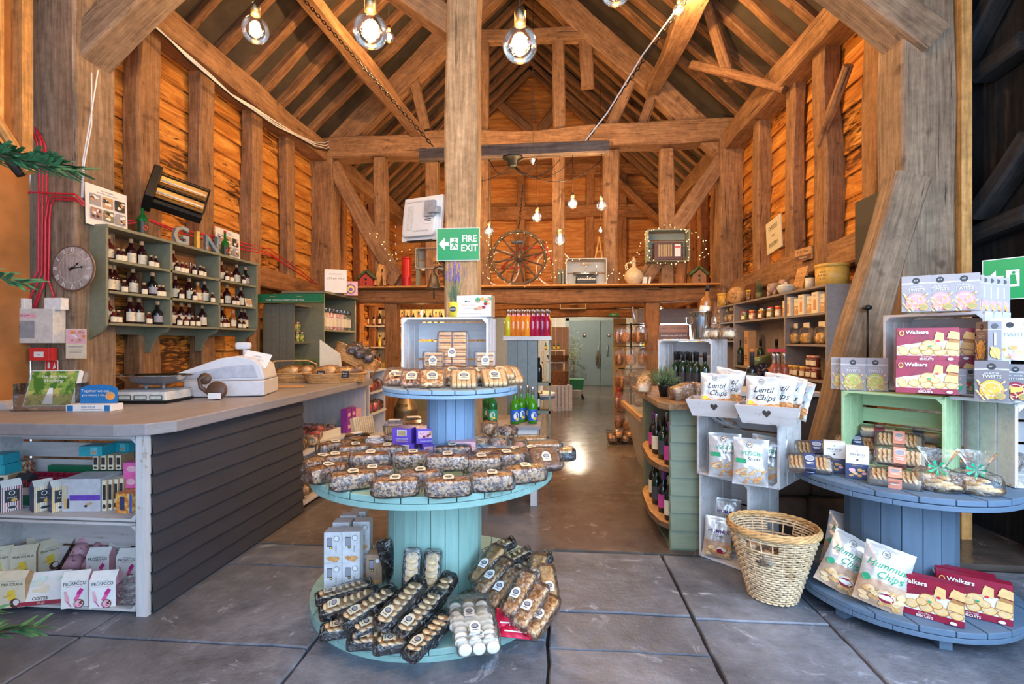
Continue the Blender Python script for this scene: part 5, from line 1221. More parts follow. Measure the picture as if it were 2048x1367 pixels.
for i,(px,py,z,lab)in enumerate(((960,905,0,'crinkled clear bag right of the blue column, front one'),(998,908,0,'crinkled clear bag right of the blue column, middle one'),(1015,898,.04,'crinkled clear bag leaning on top of the others behind the nut cake'),(978,890,.05,'crinkled clear bag nearest the blue column at the back'),(1040,915,0,'crinkled clear bag beside the black nut tray'))):
 p=put(px,py,MTOP,.05);pf[i%3]((p.x,p.y,MTOP+.002+z),face_cam(p)+.4*i,lab,'crinkled snack bags on the mint table')
def p_nuttray(label,fill):
 t=thing('nut_tray',label,'tray');mb=MB();mb.box((0,0,.022),(.19,.10,.044),TRAYB,taper=1.1)
 for k in range(16):mb.box((-.085+.0113*k,-.054,.025),(.004,.006,.036),TRAYB)
 mb.build('tray',t);mb=MB();mb.rbox((0,0,.046),(.19,.10,.02),fill,n=5,p=6,jit=.004);mb.build('nuts',t);mb=MB();mb.rbox((0,0,.03),(.235,.125,.07),FILMW,n=6,p=7,jit=.004);mb.build('wrapper',t);return t
nt_=Stamp(p_nuttray('x',NUTS))
for px,py,z,lab in((1085,915,.02,'black fluted tray of mixed nuts at the right rim'),(1062,895,.0,'black fluted tray of nuts behind the front one'),(1110,922,.0,'black fluted tray beneath the brownie slab')):
 p=put(px,py,MTOP,.05);nt_((p.x,p.y,MTOP+.003+z),face_cam(p)+.15,lab,'fluted nut trays')
# ---- goods on the blue drum
g='wrapped slices on the blue drum'
sp1=Stamp(p_slicepack('wrapped_slices','x',BARK,.105,.12,.028,1));sp2=Stamp(p_slicepack('wrapped_slices','x',BISC2,.13,.13,.032,5));sp3=Stamp(p_slicepack('wrapped_slices','x',FLOR,.13,.13,.032,1))
SL=[(786,766,-.25,sp1,0,'nut slab with round label at the left rim of the blue drum'),(820,770,-.1,sp1,.0,'small nut slab second from the left on the blue drum'),(861,771,.0,sp3,.0,'large nut slab with cream label at the front of the blue drum'),(925,772,.02,sp2,0,'pack of shortbread fingers at the front of the blue drum'),(986,769,.2,sp2,0,'pack of pale biscuit fingers right of the shortbread pack'),(1017,763,.45,sp2,.0,'pack of pale biscuit fingers at the right rim of the blue drum'),(800,750,-.2,sp1,.012,'nut slab in the second row at the left of the blue drum'),(835,752,-.1,sp3,.012,'nut slab in the second row behind the large one'),(880,752,.0,sp1,.035,'nut slab in the second row in front of the white crate'),(905,750,.1,sp3,.035,'nut slab in the second row under the wafer packs'),(962,752,.15,sp2,.035,'biscuit finger pack in the second row at right'),(1000,750,.35,sp2,.035,'biscuit finger pack in the second row at the right rim')]
for px,py,tr,st,lf,lab in SL:
 p=put(px,py+6,BTOP,.02)if lf==0 else at(px,700,D=2.93)-Vector((0,.04,0));tilt=.62 if lf==0 else.35
 st((p.x,p.y+.04,BTOP+.004+.06*math.sin(tilt)+lf),(tilt,0,face_cam(p)+tr),lab,g)
cc=at(897,700,D=3.08)
p_crate('white crate standing on the blue drum holding wrapped wafers',(.53,.34,.40),painted('fresh_white_crate',(.70,.70,.72),(.4,.35,.3),.25,axis=0),(cc.x,cc.y+.06,BTOP+.003),YAW-.10,(3,3,2))
wf2=p_wafer('wrapped_wafers','tall double stack of brown wafers with oval label inside the white crate',.23,11,2);p=at(905,690,D=3.02);wf2 .location=(p.x,p.y,BTOP+.085);wf2 .rotation_euler=(-.12,0,.05)
wf=Stamp(p_wafer('wrapped_wafers','x',.085,5,1,.10));g='short wafer packs inside the white crate'
for px,z,lab in((868,.02,'short wafer pack at the left inside the white crate'),(908,.02,'short wafer pack under the tall stack'),(942,.02,'short wafer pack right of the middle in the crate'),(970,.02,'short wafer pack at the right inside the crate'),(905,.0,'short wafer pack lying low in the middle')):
 p=at(px,720,D=2.96 if z else 2.9);wf((p.x,p.y,BTOP+.02+(0 if z else-.015)),rnd.uniform(-.2,.2),lab,g,(1,1,1)if z else(1,.6,.6))
for px,z in((868,.108),(970,.108)):
 p=at(px,720,D=2.98);wf((p.x,p.y,BTOP+z),rnd.uniform(-.2,.2),'short wafer pack stacked second at the %s inside the crate'%('left' if px<900 else 'right'),g)
CT2=BTOP+.405
b_=p_carton('printed_box','white cardboard box with a picture of steak on top of the white crate','box',.21,.09,.125,WHITE,lambda f,w_,h_:f.text(-w_*.2,h_*.72,'Mini',h_*.14,INK,bold=.02).text(-w_*.16,h_*.54,'BRANDY SNAPS',h_*.12,SALM,cond=.8,bold=.01).rect(-w_*.15,h_*.38,w_*.3,h_*.02,GREYP).blobs(w_*.25,h_*.6,w_*.4,h_*.5,14,w_*.07,[BISC,SALM,WINE,GRNL,BROWNP],2).rect(0,h_*.15,w_*.9,h_*.015,GREYP),BROWNP);p=at(952,620,D=3.0);b_.location=(p.x,p.y,CT2);b_.rotation_euler=(0,0,-.12)
t=thing('potted_lavender','lavender in a yellow printed tin on top of the white crate','plant',(at(908,620,D=3.0).x,at(908,620,D=3.0).y,CT2))
mb=MB();mb.lathe([(.030,0),(.036,.085),(.037,.088)],YEL,18);mb.build('pot',t);mb=MB();Face(mb,(0,-.0355,.045)).oval(0,0,.022,.016,INK,14).text(0,0,'LAVENDER',.008,WHITE);mb.build('paper_label',t)
LGR=M('lavender_leaf',(.16,.22,.12),.8,var=.3);LPU=M('lavender_flower',(.20,.14,.42),.8,var=.3);mb=MB();m2=MB();q=random.Random(4)
for k in range(46):
 a,e=q.uniform(0,6.28),q.uniform(.0,.035);h_=q.uniform(.08,.22);x0,y0=e*.7*math.cos(a),e*.7*math.sin(a);x1,y1=e*1.9*math.cos(a),e*1.9*math.sin(a)
 mb.tube([(x0,y0,.085),((x0+x1)/2,(y0+y1)/2,.085+h_*.6),(x1,y1,.085+h_)],.0012,LGR,4)
 for j in range(3):mb.add([(x0,y0,.085+h_*.15*j),(x0+q.uniform(-.03,.03),y0+q.uniform(-.03,.03),.11+h_*.2*j),(x0+.004,y0,.09+h_*.15*j)],[(0,1,2)],LGR)
 if h_>.12:
  for j in range(5):m2 .ball((x1,y1,.085+h_+j*.007),.0042,LPU,6)
mb.build('stems',t);m2 .build('flowers',t)
# ---- bottom disc goods
g='black cookie trays on the mint base';ZB=.062
ct=Stamp(p_cookietray());CK=[(690,1196,.030,.10,-1.05,.0,'black cookie tray at the upper left of the pile, pointing right'),(702,1222,.055,.20,-1.10,.25,'black cookie tray across the left of the pile, second down'),(741,1232,.075,.25,-.75,.1,'black cookie tray left of the middle of the pile'),(764,1256,.035,.15,-.85,.1,'black cookie tray beneath the middle one, pointing right'),(805,1234,.085,.45,-.55,.1,'black cookie tray with pale biscuits on top at the middle of the pile'),(843,1250,.050,.35,-.50,.1,'black cookie tray right of the middle, steeply tilted'),(862,1290,.010,.25,-.55,.0,'black cookie tray at the front right of the pile'),(812,1294,.004,.0,-1.25,.0,'black cookie tray lying flat at the front of the pile'),(705,1265,.002,.0,-1.2,.0,'black cookie tray lying flat at the left under the others'),(760,1290,.002,.0,-1.4,.0,'black cookie tray lying flat at the front left of the pile'),(876,1225,.04,.5,-.45,.0,'black cookie tray behind the meringue boxes'),(720,1240,.0,.0,-1.1,.0,'black cookie tray mostly hidden under the left trays'),(845,1268,.0,.0,-.7,.0,'black cookie tray mostly hidden under the right trays')]
for px,py,z,pi_,yw,ro,lab in CK:
 p=put(px,py,ZB+z);ct((p.x,p.y,ZB+.003+z+.11*math.sin(pi_)),(pi_,ro,yw),lab,g)
for px,dx,lean,lab in((812,0,1.22,'black cookie tray standing upright against the mint core, left of two'),(856,0,1.25,'black cookie tray standing upright against the mint core, right of two')):
 p=put(px,1236,ZB);ct((p.x,CY-.32,ZB+.15),(lean,0,.12 if px<830 else-.05),lab,g)
p=put(768,1190,ZB);ct((p.x,p.y+.04,ZB+.14),(1.25,0,2.7),'black cookie tray standing on end showing its dark back',g)
tb=Stamp(p_carton('cookie_carton','x','carton',.092,.075,.162,M('white_grey_carton',(.62,.61,.62),.45),art_tallbox,WHITE));g='white cookie cartons on the mint base'
for px,py,n_,lab in((670,1186,2,'front left'),(706,1184,2,'front right'),(686,1160,2,'second row left'),(726,1158,2,'second row right'),(700,1142,2,'back row left'),(719,1132,2,'back row right')):
 p=put(px,py,ZB,.035)
 for k in range(n_):tb((p.x,p.y,ZB+.001+.163*k),.12,'white cookie carton with cookie picture, %s column, %s'%(lab,('lower','upper')[k]),g)
kb=Stamp(p_carton('brown_carton','x','carton',.085,.08,.17,M('tan_carton',(.40,.25,.16),.5),art_tallbox));
for px,py,lab in((752,1170,'brown cookie carton right of the white cartons, front'),(765,1150,'brown cookie carton right of the white cartons, behind')):kb(put(px,py,ZB,.04),.1,lab,'brown cartons')
fb=Stamp(p_clearbag('wrapped_florentines','x','biscuits',FLOR));fc=Stamp(p_clearbag('wrapped_cookies','x','biscuits',BISC));g='clear packs of florentines on the mint base'
FB=[(978,1150,.12,.5,-.55,fc,'clear pack of cookies highest at the upper left of the right pile'),(990,1172,.10,.4,-.62,fb,'clear pack of florentines second from the top left'),(1008,1196,.07,.45,-.55,fb,'clear pack of florentines in the middle of the right pile'),(1040,1210,.08,.5,-.45,fb,'large clear pack of florentines right of the middle'),(1063,1234,.05,.45,-.5,fb,'clear pack of florentines near the right rim'),(1085,1250,.02,.3,-.5,fb,'clear pack of florentines at the right rim of the base'),(1073,1170,.06,.5,-.1,fc,'clear pack of cookies at the back right of the pile'),(1095,1195,.04,.5,.2,fc,'clear pack standing at the far right of the pile'),(965,1200,.0,.0,-1.0,fc,'clear pack of cookies low beside the mint core'),(1000,1235,.0,.0,-.8,fb,'clear pack of florentines lying low under the pile')]
for px,py,z,pi_,yw,st,lab in FB:
 p=put(px,py,ZB+z);st((p.x,p.y,ZB+.003+z+.09*math.sin(pi_)),(pi_,.05,yw),lab,g)
for px,py,z,pi_,yw,lab in((1020,1130,.10,.35,-1.2,'gold cookie tray at the top right of the right pile'),(1060,1140,.09,.3,-1.1,'gold cookie tray behind the florentines at right'),(990,1110,.10,.4,-1.2,'dark cookie tray furthest back right of the mint core'),(1045,1160,.05,.2,-1.1,'gold cookie tray under the two others at right')):
 p=put(px,py,ZB+z);ct((p.x,p.y,ZB+.003+z),(pi_,0,yw),lab,'cookie trays in the right pile')
mc=Stamp(p_macaroons());g='clear boxes of white meringue biscuits'
for px,py,z,tr,tl,lab in((937,1236,.07,.05,.30,'clear box of white biscuits, upper rear one'),(947,1262,.05,.10,.40,'clear box of white biscuits, middle one'),(955,1288,.004,.10,.10,'clear box of white biscuits, lowest at the front')):
 p=put(px,py,ZB+z);mc((p.x,p.y,ZB+.003+z),(tl,0,face_cam(p)+tr),lab,g)
def art_red(f,w_,h_):f.text(0,h_*.6,'Fudge',h_*.34,WHITE,.2,bold=.02).rect(0,h_*.25,w_*.7,h_*.06,WHITE)
rp=p_crisps('red_snack_packet','x',.15,.09,.03,M('crimson_foil',(.60,.01,.06),.3,.2),art_red);rp=Stamp(rp)
for px,py,z,rz,pi_,lab in((1004,1215,.03,.5,-1.0,'red packet propped behind the others right of the meringues'),(1022,1262,.02,.0,-.9,'red packet with white writing right of the meringue boxes'),(1030,1280,.005,-.1,-1.1,'lowest red packet with white writing right of the meringue boxes')):
 p=put(px,py,ZB+z);rp((p.x,p.y,ZB+z+.01),(pi_,0,rz),lab,'red packets')
# ---- signs on the middle post
pp=at(916,488,Y=3.90)
t=thing('fire_exit_sign','green fire exit sign with arrow and running figure on the pale post','sign',(pp.x,3.905,pp.z),0)
SG=M('sign_green',(0,.30,.10),.35,var=.03);mb=MB();W_,H_=.335,.250;mb.box((0,0,0),(W_+.008,.005,H_+.008),WHITE);mb.build('panel',t);mb=MB();f=Face(mb,(0,-.003,0),eps=.0008);f.rect(0,0,W_,H_,SG)
f.text(.090,.040,'FIRE',.072,WHITE,bold=.02,cond=.92).text(.090,-.032,'EXIT',.072,WHITE,bold=.02,cond=.92)
f.poly([(-.155,.003),(-.105,.055),(-.105,.020),(-.070,.020),(-.070,-.014),(-.105,-.014),(-.105,-.049)],WHITE);f.poly([(-.063,.050),(.0,.050),(.0,-.045),(-.063,-.045)],WHITE)
f.oval(-.026,.034,.009,.009,SG,10).poly([(-.040,.022),(-.018,.022),(-.022,-.008),(-.036,-.008)],SG).poly([(-.036,-.006),(-.024,-.006),(-.045,-.036),(-.056,-.036)],SG).poly([(-.030,-.006),(-.020,-.008),(-.004,-.030),(-.012,-.038)],SG).poly([(-.020,.02),(-.001,.006),(-.004,.0),(-.024,.012)],SG).poly([(-.040,.02),(-.058,.004),(-.052,.0),(-.036,.012)],SG)
mb.build('printed_front',t)
p=at(848,440,Y=4.15);t=thing('television','back of a white flat television on a wall arm beside the pale post','television',(p.x-.01,4.10,p.z),(R(-3),R(4),R(-32)))
TVW=M('tv_back_white',(.72,.71,.68),.45,var=.03);mb=MB();W_,H_=.46,.37
mb.box((0,.02,0),(W_,.035,H_),TVW);mb.rbox((0,-.01,.0),(W_*.86,.05,H_*.84),TVW,n=5,p=9);mb.build('casing',t,bevel=.006)
mb=MB();f=Face(mb,(0,-.036,0),eps=.0006)
for k in range(26):f.rect(-.15+.0105*k,H_*.36,.004,.012,GREYP);f.k-=1
for k in range(18):f.rect(-.05+.0105*k,-H_*.30,.004,.012,GREYP);f.k-=1
f.k+=2;f.rect(-.10,.0,.07,.2,M('tv_recess',(.62,.61,.57),.5)).rect(.12,-.03,.09,.05,WHITE).rect(.12,-.02,.08,.006,INK).rect(.12,-.035,.08,.004,INK);mb.build('vents',t)
mb=MB();mb.box((.15,-.05,.06),(.11,.03,.13),PLG);mb.box((.21,-.06,.04),(.10,.05,.05),PLG);mb.build('wall_arm',t,bevel=.004)
mb=MB();mb.box((.02,.0,-H_/2-.004),(.30,.05,.008),BLK);mb.build('port_strip',t)
# ---- display bench and bottles behind the post
ZT=.69;a=at(1000,855,Z=ZT);bx0,bx1=at(952,860,Z=ZT).x,at(1072,860,Z=ZT).x;by=4.22
t=thing('display_bench','low white table behind the pale post holding green bottles','table',((bx0+bx1)/2,by+.33,0));W_=bx1-bx0
mb=MB();
for k in range(4):mb.box((0,-.24+.16*k,ZT-.015),(W_+.06,.157,.028),TOPW)
mb.build('table_top',t,bevel=.002);mb=MB();mb.box((0,-.28,ZT-.085),(W_,.02,.11),CRW);mb.build('apron',t);mb=MB();mb.box((0,.28,ZT-.085),(W_,.02,.11),CRW);mb.build('apron',t)
mb=MB();mb.box((0,-.27,.30),(W_*.92,.015,.40),CRWZ);mb.build('front_panel',t)
for sx in(-1,1):
 for sy in(-1,1):mb=MB();mb.box((sx*(W_/2-.03),sy*.26,(ZT-.03)/2),(.055,.055,ZT-.03),CRWZ);mb.build('leg',t,bevel=.002)
def art_cider(f,r,h_,z0,z1):hh=z1-z0;f.oval(0,z0+hh*.5,r*.55,hh*.3,WHITE,12).rect(0,z0+hh*.85,r*1.6,hh*.14,BLUEP).oval(r*.2,z0+hh*.2,r*.4,hh*.13,YEL,10).oval(-r*.3,z0+hh*.45,r*.3,hh*.25,WHITE,8)
cid=Stamp(p_bottle('green_juice_bottle','x',GREENY,.043,.31,SILV,BLUEP,art=art_cider,labh=.32,lab0=.08,nr=.32,caph=.20,sh=.50));g='green bottles with blue labels'
for px,py,lab in((1030,833,'green bottle with blue label, left front of four'),(1042,829,'green bottle with blue label, left rear of four'),(1065,832,'green bottle with blue label, right front of four'),(1055,826,'green bottle with blue label, right rear of four')):
 p=put(px,py+15,ZT,.04);cid((p.x,p.y,ZT),face_cam(p)+.3,lab,g)
cg=Stamp(p_bottle('green_juice_bottle','x',GREENG,.043,.29,SILV,GRNL,art=art_cider,labh=.3,nr=.32));p=put(985,848,ZT,.06);cg((p.x,p.y,ZT),face_cam(p),'green bottle with green label beside the pale post');p=put(972,846,ZT,.06);cg((p.x,p.y+.1,ZT),face_cam(p),'green bottle half hidden by the pale post')
p=at(1062,790,D=5.6);t=thing('round_stool','round wooden spool top standing behind the white table','stool',(p.x,p.y,0));mb=MB();clip_disc(mb,.27,.78,.81,.12,BLUEP_);clip_disc(mb,.27,.81,.835,.12,CRW,PI/2);mb.build('top_disc',t);mb=MB();mb.lathe([(.10,.04),(.10,.78)],SAGE,14);mb.build('core',t);mb=MB();clip_disc(mb,.27,0,.04,.12,BLUEP_);mb.build('bottom_disc',t)
clr=Stamp(p_bottle('clear_spirit_bottle','x',film('spirit_glass',(.85,.85,.8),.14,.05,.10),.04,.28,BLK,WHITE,nr=.34,labh=.4));g='clear bottles on the round stool'
for i,px in enumerate((1058,1068,1078,1048)):q_=at(px,790,D=5.45+.1*(i%2));clr((q_.x,q_.y,.837),.3,'clear bottle on the round stool, %s'%('second from the left','second from the right','rightmost','leftmost')[i],g)
mb=MB()
# ---- cordial shelf
yc=4.9;x0,x1=at(1006,675,Y=yc).x,at(1103,675,Y=yc).x;zc=at(1050,672,Y=yc).z
t=thing('cordial_stand','grey green stand with a worn white shelf of red and orange bottles','stand',((x0+x1)/2,yc+.14,0));W_=x1-x0
mb=MB();mb.box((0,0,zc-.02),(W_,.30,.04),CRW);mb.build('shelf_board',t,bevel=.003);mb=MB()
for k in range(3):mb.box((-W_/2+.09+.10*k,-.02,zc/2-.02),(.097,.22,zc-.04),painted('blue_grey_boards',(.17,.21,.21),amount=.12))
mb.build('boarded_front',t);mb=MB();mb.box((.12,.05,.70),(.22,.2,.03),SAGE);mb.box((.12,.05,.98),(.22,.2,.03),SAGE);mb.box((W_/2-.02,.05,zc/2),(.02,.2,zc-.05),SAGE);mb.build('side_shelves',t)
fr_c={'o':liquid('orange_cordial',(.85,.30,.02)),'a':liquid('amber_cordial',(.80,.22,.02)),'r':liquid('raspberry_cordial',(.42,.01,.05)),'y':liquid('lime_cordial',(.60,.55,.03)),'p':liquid('deep_red_cordial',(.30,.01,.06))}
def p_cordial(k):
 t=thing('cordial_bottle','x','bottle');r,h_=.036,.265;mb=MB();mb.lathe([(r*.92,0),(r,.005),(r,h_*.56),(r*.8,h_*.66),(r*.42,h_*.76),(r*.40,h_*.80)],fr_c[k],14);mb.build('filled_glass',t)
 mb=MB();mb.lathe([(r*.42,h_*.80),(r*.40,h_*.93),(r*.46,h_*.94)],CLEARP,12);mb.build('neck',t);mb=MB();mb.lathe([(r*.36,h_*.93),(r*.4,h_*1.0)],SILV,10);mb.tube([(r*.45,0,h_*.86),(r*.62,0,h_*.93),(r*.3,0,h_*1.01)],.0016,SILV,5);mb.build('swing_stopper',t)
 mb=MB();mb.box((.0,-r*.55,h_*.80),(.014,.002,.022),PALEP);mb.build('neck_tag',t);return t
cs={k:Stamp(p_cordial(k))for k in 'oaryp'};g='swing top cordial bottles';nm={'o':'orange','a':'amber','r':'raspberry red','y':'yellow green','p':'deep red'}
for r_,lst in((0,'yaaaorrpr'),(1,'yaoooppry')):
 for i,k in enumerate(lst):
  cs[k]((x0+.045+(W_-.09)*i/8+.012*r_,yc+.05+.11*r_,zc+.001),.2,'%s cordial bottle in the %s row, %s'%(nm[k],('front','back')[r_],ORD[i]),g)
wb=Stamp(p_bottle('liqueur_bottle','x',liquid('rose_liqueur',(.35,.16,.12)),.034,.26,GOLD,PALEP,nr=.32,labh=.4));dkb=Stamp(p_bottle('sauce_bottle','x',DKGL2,.032,.24,BLK,None,nr=.34));gsm=Stamp(p_bottle('small_green_bottle','x',GREENG,.024,.15,GREENG,YEL,nr=.34));ylb=Stamp(p_bottle('yellow_topped_bottle','x',WINEG,.03,.24,YEL,CREAMP,nr=.36,caph=.3))
for i,(px,st,z,lab)in enumerate(((1058,wb,.998,'rose bottle on the upper side shelf of the cordial stand, left'),(1068,wb,.998,'rose bottle on the upper side shelf, next to the dark bottle'),(1078,dkb,.998,'black bottle on the upper side shelf of the cordial stand'),(1050,ylb,.718,'gold topped bottle on the lower side shelf, leftmost'),(1062,ylb,.718,'gold topped bottle on the lower side shelf, middle'),(1074,ylb,.718,'gold topped bottle on the lower side shelf, rightmost'))):
 q_=at(px,700,Y=yc+.16);st((q_.x,q_.y,z),.2,lab)
# ================== RIGHT SIDE
SX,SY,STOP=1.85,2.87,.70
t=p_spool('cable_spool_table','large blue cable drum table at the right, stacked with crates of biscuits',(SX,SY,0),.50,.245,STOP,.055,BLUEP_,BLUEZ,18,lift=.062)
for a in(-1.75,-2.7,-.6,.6,2.2):mb=MB();mb.box((.40*math.cos(a),.40*math.sin(a),.031),(.09,.05,.062),BLUEZ,Matrix.Rotation(a,3,'Z'));mb.build('foot',t)
def corner_crate(label,pl,rz,size,z,mat,ns=(3,3,2)):
 """crate given by its front left foot"""
 w_,d_,h_=size;c_,s_=math.cos(rz),math.sin(rz);x=pl[0]+c_*w_/2-s_*d_/2;y=pl[1]+s_*w_/2+c_*d_/2
 return p_crate(label,size,mat,(x,y,z),rz,ns)
corner_crate('mint green slatted crate on the blue drum holding cracker packs',(1.65,3.05),R(-49),(.47,.30,.42),STOP+.002,CRG,(3,4,2))
corner_crate('white crate on the blue drum, seen from its slatted side',(2.19,2.58),R(-4),(.42,.46,.40),STOP+.002,CRW,(4,3,2))
UZ=1.124
mb=MB();mb.box((0,0,.008),(.62,.38,.016),CRW);mb.build('plank_shelf',None,'white board lying across the green and the white crate','board',loc=(2.12,2.93,1.106),rz=R(-52))
corner_crate('white crate at the top of the right stack with the red shortbread boxes inside',(1.89,3.07),R(-58),(.46,.30,.43),UZ,CRW,(3,4,2))
sb=Stamp(p_carton('shortbread_box','x','biscuit box',(.250),.05,.168,WINE,art_shortbread,WINE,WINE));g='red shortbread boxes'
def cam_put(px,py,z,dep=0):p=put(px,py,z,dep);return p
for px,py,z,tr,lab in((1851,782,UZ+.016,.12,'red shortbread box in the top crate, lower front one'),(1853,782,UZ+.18,.12,'red shortbread box in the top crate, upper front one'),(1885,782,UZ+.016,.12,'red shortbread box in the top crate, lower rear one'),(1885,782,UZ+.18,.12,'red shortbread box in the top crate, upper rear one')):
 p=at(px,782,D=2.55 if 'front' in lab else 2.65);sb((p.x,p.y,z),face_cam(p)+tr,lab,g,(.98,1,1))
for px,py,tr,lab in((1852,1238,.0,'red shortbread box on the base of the blue drum, front one'),(1945,1236,.12,'red shortbread box on the base of the blue drum, right one'),(1915,1218,.05,'red shortbread box standing behind the two on the drum base')):
 p=put(px,py,.118,.03);sb((p.x,p.y,.120),face_cam(p)+tr,lab,g,(1.06,.9,1.10))
TGREY=M('warm_grey_card',(.33,.29,.29),.5,var=.04);DGREY=M('dark_grey_card',(.19,.17,.18),.5,var=.04);PNK=M('rose_print',(.75,.30,.30),.5);OLV=M('olive_print',(.45,.50,.10),.5);AMB=M('amber_print',(.70,.42,.06),.5)
tw1=Stamp(p_carton('twists_carton','x','biscuit box',.118,.05,.185,TGREY,art_twists(PNK),sart=side_twist(PNK)));tw2=Stamp(p_carton('twists_carton','x','biscuit box',.118,.05,.185,TGREY,art_twists(OLV),sart=side_twist(OLV)));tw3=Stamp(p_carton('twists_carton','x','biscuit box',.118,.05,.185,DGREY,art_twists(AMB),sart=side_twist(AMB)))
oat=Stamp(p_carton('oaty_thins_carton','x','biscuit box',.10,.05,.17,DGREY,art_oatcake));mel=Stamp(p_carton('melts_carton','x','biscuit box',.080,.05,.125,TGREY,art_melts))
TZ=UZ+.432
for i,px in enumerate((1832,1880,1928)):
 p=at(px,622,D=2.60-.05*i);tw1((p.x,p.y,TZ),face_cam(p)+.02,'grey twists carton with pink disc on the topmost crate, %s of the three fronts'%ORD[i].replace('leftmost','left').replace('second from the left','middle').replace('third from the left','right'),'twists cartons on the topmost crate')
for i in range(5):
 p=at(1962+i*13,622,D=2.56+.03*i);tw1((p.x,p.y+.04,TZ),face_cam(p)-1.35,'twists carton turned edge on at the right of the topmost row, %s'%ORD[i],'edge on twists cartons')
for px,d,tr,lab in((1686,2.95,.0,'grey twists carton with green disc at the left end of the green crate, front left'),(1706,2.88,.0,'grey twists carton with green disc at the left end of the green crate, second'),(1749,2.84,.15,'grey twists carton with green disc on the green crate beside the white one')):
 p=at(px,778,D=d);tw2((p.x,p.y,1.1245),face_cam(p)+tr,lab,'twists cartons on the green crate')
for px,d,st,z,tr,lab in((1911,2.52,mel,0,0,'small grey melts carton in the top crate, left one'),(1940,2.56,mel,0,.1,'small grey melts carton in the top crate, right one')):
 p=at(px,785,D=d);st((p.x,p.y,UZ+.016),face_cam(p)+tr,lab,'melts cartons')
p=at(1983,800,D=2.38);tw3((p.x,p.y,UZ+.001),face_cam(p),'dark twists carton with amber disc in front of the top crate corner')
p=at(2031,800,D=2.36);oat((p.x,p.y,UZ+.001),face_cam(p),'dark oaty carton with red disc at the right edge of the photo')
p=at(1977,720,D=2.42);tw3((p.x,p.y,UZ+.189),face_cam(p)-1.2,'dark twists carton turned edge on, standing on the amber disc carton')
def art_pale(f,w_,h_):f.oval(-w_*.1,h_*.84,w_*.08,w_*.08,INK,14).oval(w_*.25,h_*.84,w_*.08,w_*.08,INK,14).text(0,h_*.6,'TWISTS',h_*.12,GREYP).blobs(0,h_*.2,w_*.8,h_*.3,14,w_*.08,[BISC2,BISC,PALEP],7)
b_=p_carton('pale_biscuit_carton','large pale blue and white biscuit carton at the right edge of the photo','biscuit box',.17,.05,.20,M('pale_blue_card',(.62,.72,.78),.45),art_pale);p=at(2030,722,D=2.38);b_.location=(p.x,p.y,UZ+.189);b_.rotation_euler=(0,0,face_cam(p))
ZS=STOP+.002
mb_=Stamp(p_carton('mini_bites_carton','x','biscuit box',.100,.062,.165,WHITE,art_minibites,GREYP));g='mini bites cartons'
for px,py,tr,lab in((1668,944,.05,'white and navy mini bites carton at the rim, left one'),(1714,957,.05,'white and navy mini bites carton at the rim, right one')):
 p=put(px,py,ZS,.03);mb_((p.x,p.y,ZS),face_cam(p)+tr,lab,g,.98)
def p_bandpack(band,fill,w_=.20,d_=.085,h_=.05,n_=9,kraft=True):
 t=thing('biscuit_pack','x','biscuit pack');KR=M('grey_board_tray',(.34,.30,.26),.7);mb=MB();mb.box((0,0,h_*.35),(w_*.92,d_*.86,h_*.7),KR if kraft else CLEARP,taper=1.07);mb.build('tray',t)
 mb=MB()
 for k in range(n_):
  x=-w_*.43+w_*.86*(k+.5)/n_
  if abs(x)>w_*.15 or n_>14:
   for j in range(2):mb.lathe([(d_*.22,-.004),(d_*.30,0),(d_*.22,.005)],fill,10,(x,-d_*.2+d_*.4*j,h_*.78),Matrix.Rotation(1.0,3,'Y'),True)
 mb.build('biscuits',t)
 mb=MB();mb.rbox((0,0,h_*.55),(w_+.02,d_+.015,h_*1.25),FILMT,n=5,p=8,jit=.003);mb.build('wrapper',t)
 mb=MB();f=Face(mb,(0,0,h_*1.2),(1,0,0),(0,1,0),.0012);f.rect(0,0,w_*.26,d_*1.06,band).oval(0,d_*.18,w_*.11,d_*.20,WHITE,16).oval(0,d_*.18,w_*.10,d_*.17,GREYP,16).rect(0,-d_*.18,w_*.18,d_*.05,WHITE).rect(0,-d_*.3,w_*.14,d_*.04,WHITE)
 f=Face(mb,(0,-d_*.575,h_*.55),(1,0,0),(0,0,1),.0015);f.rect(0,0,w_*.26,h_*1.15,band).rect(0,0,w_*.18,h_*.1,WHITE);mb.build('paper_band',t);return t
kS=Stamp(p_bandpack(SALM,BISC2));kN=Stamp(p_bandpack(NAVY,BISC));kW=Stamp(p_bandpack(WINE,CHIP));kWc=Stamp(p_bandpack(WINE,BISC2,.19,.07,.05,22));kNc=Stamp(p_bandpack(NAVY,BISC,.19,.07,.05,22));kO=Stamp(p_bandpack(ORANGEP,BISC));g='banded biscuit packs on the blue drum'
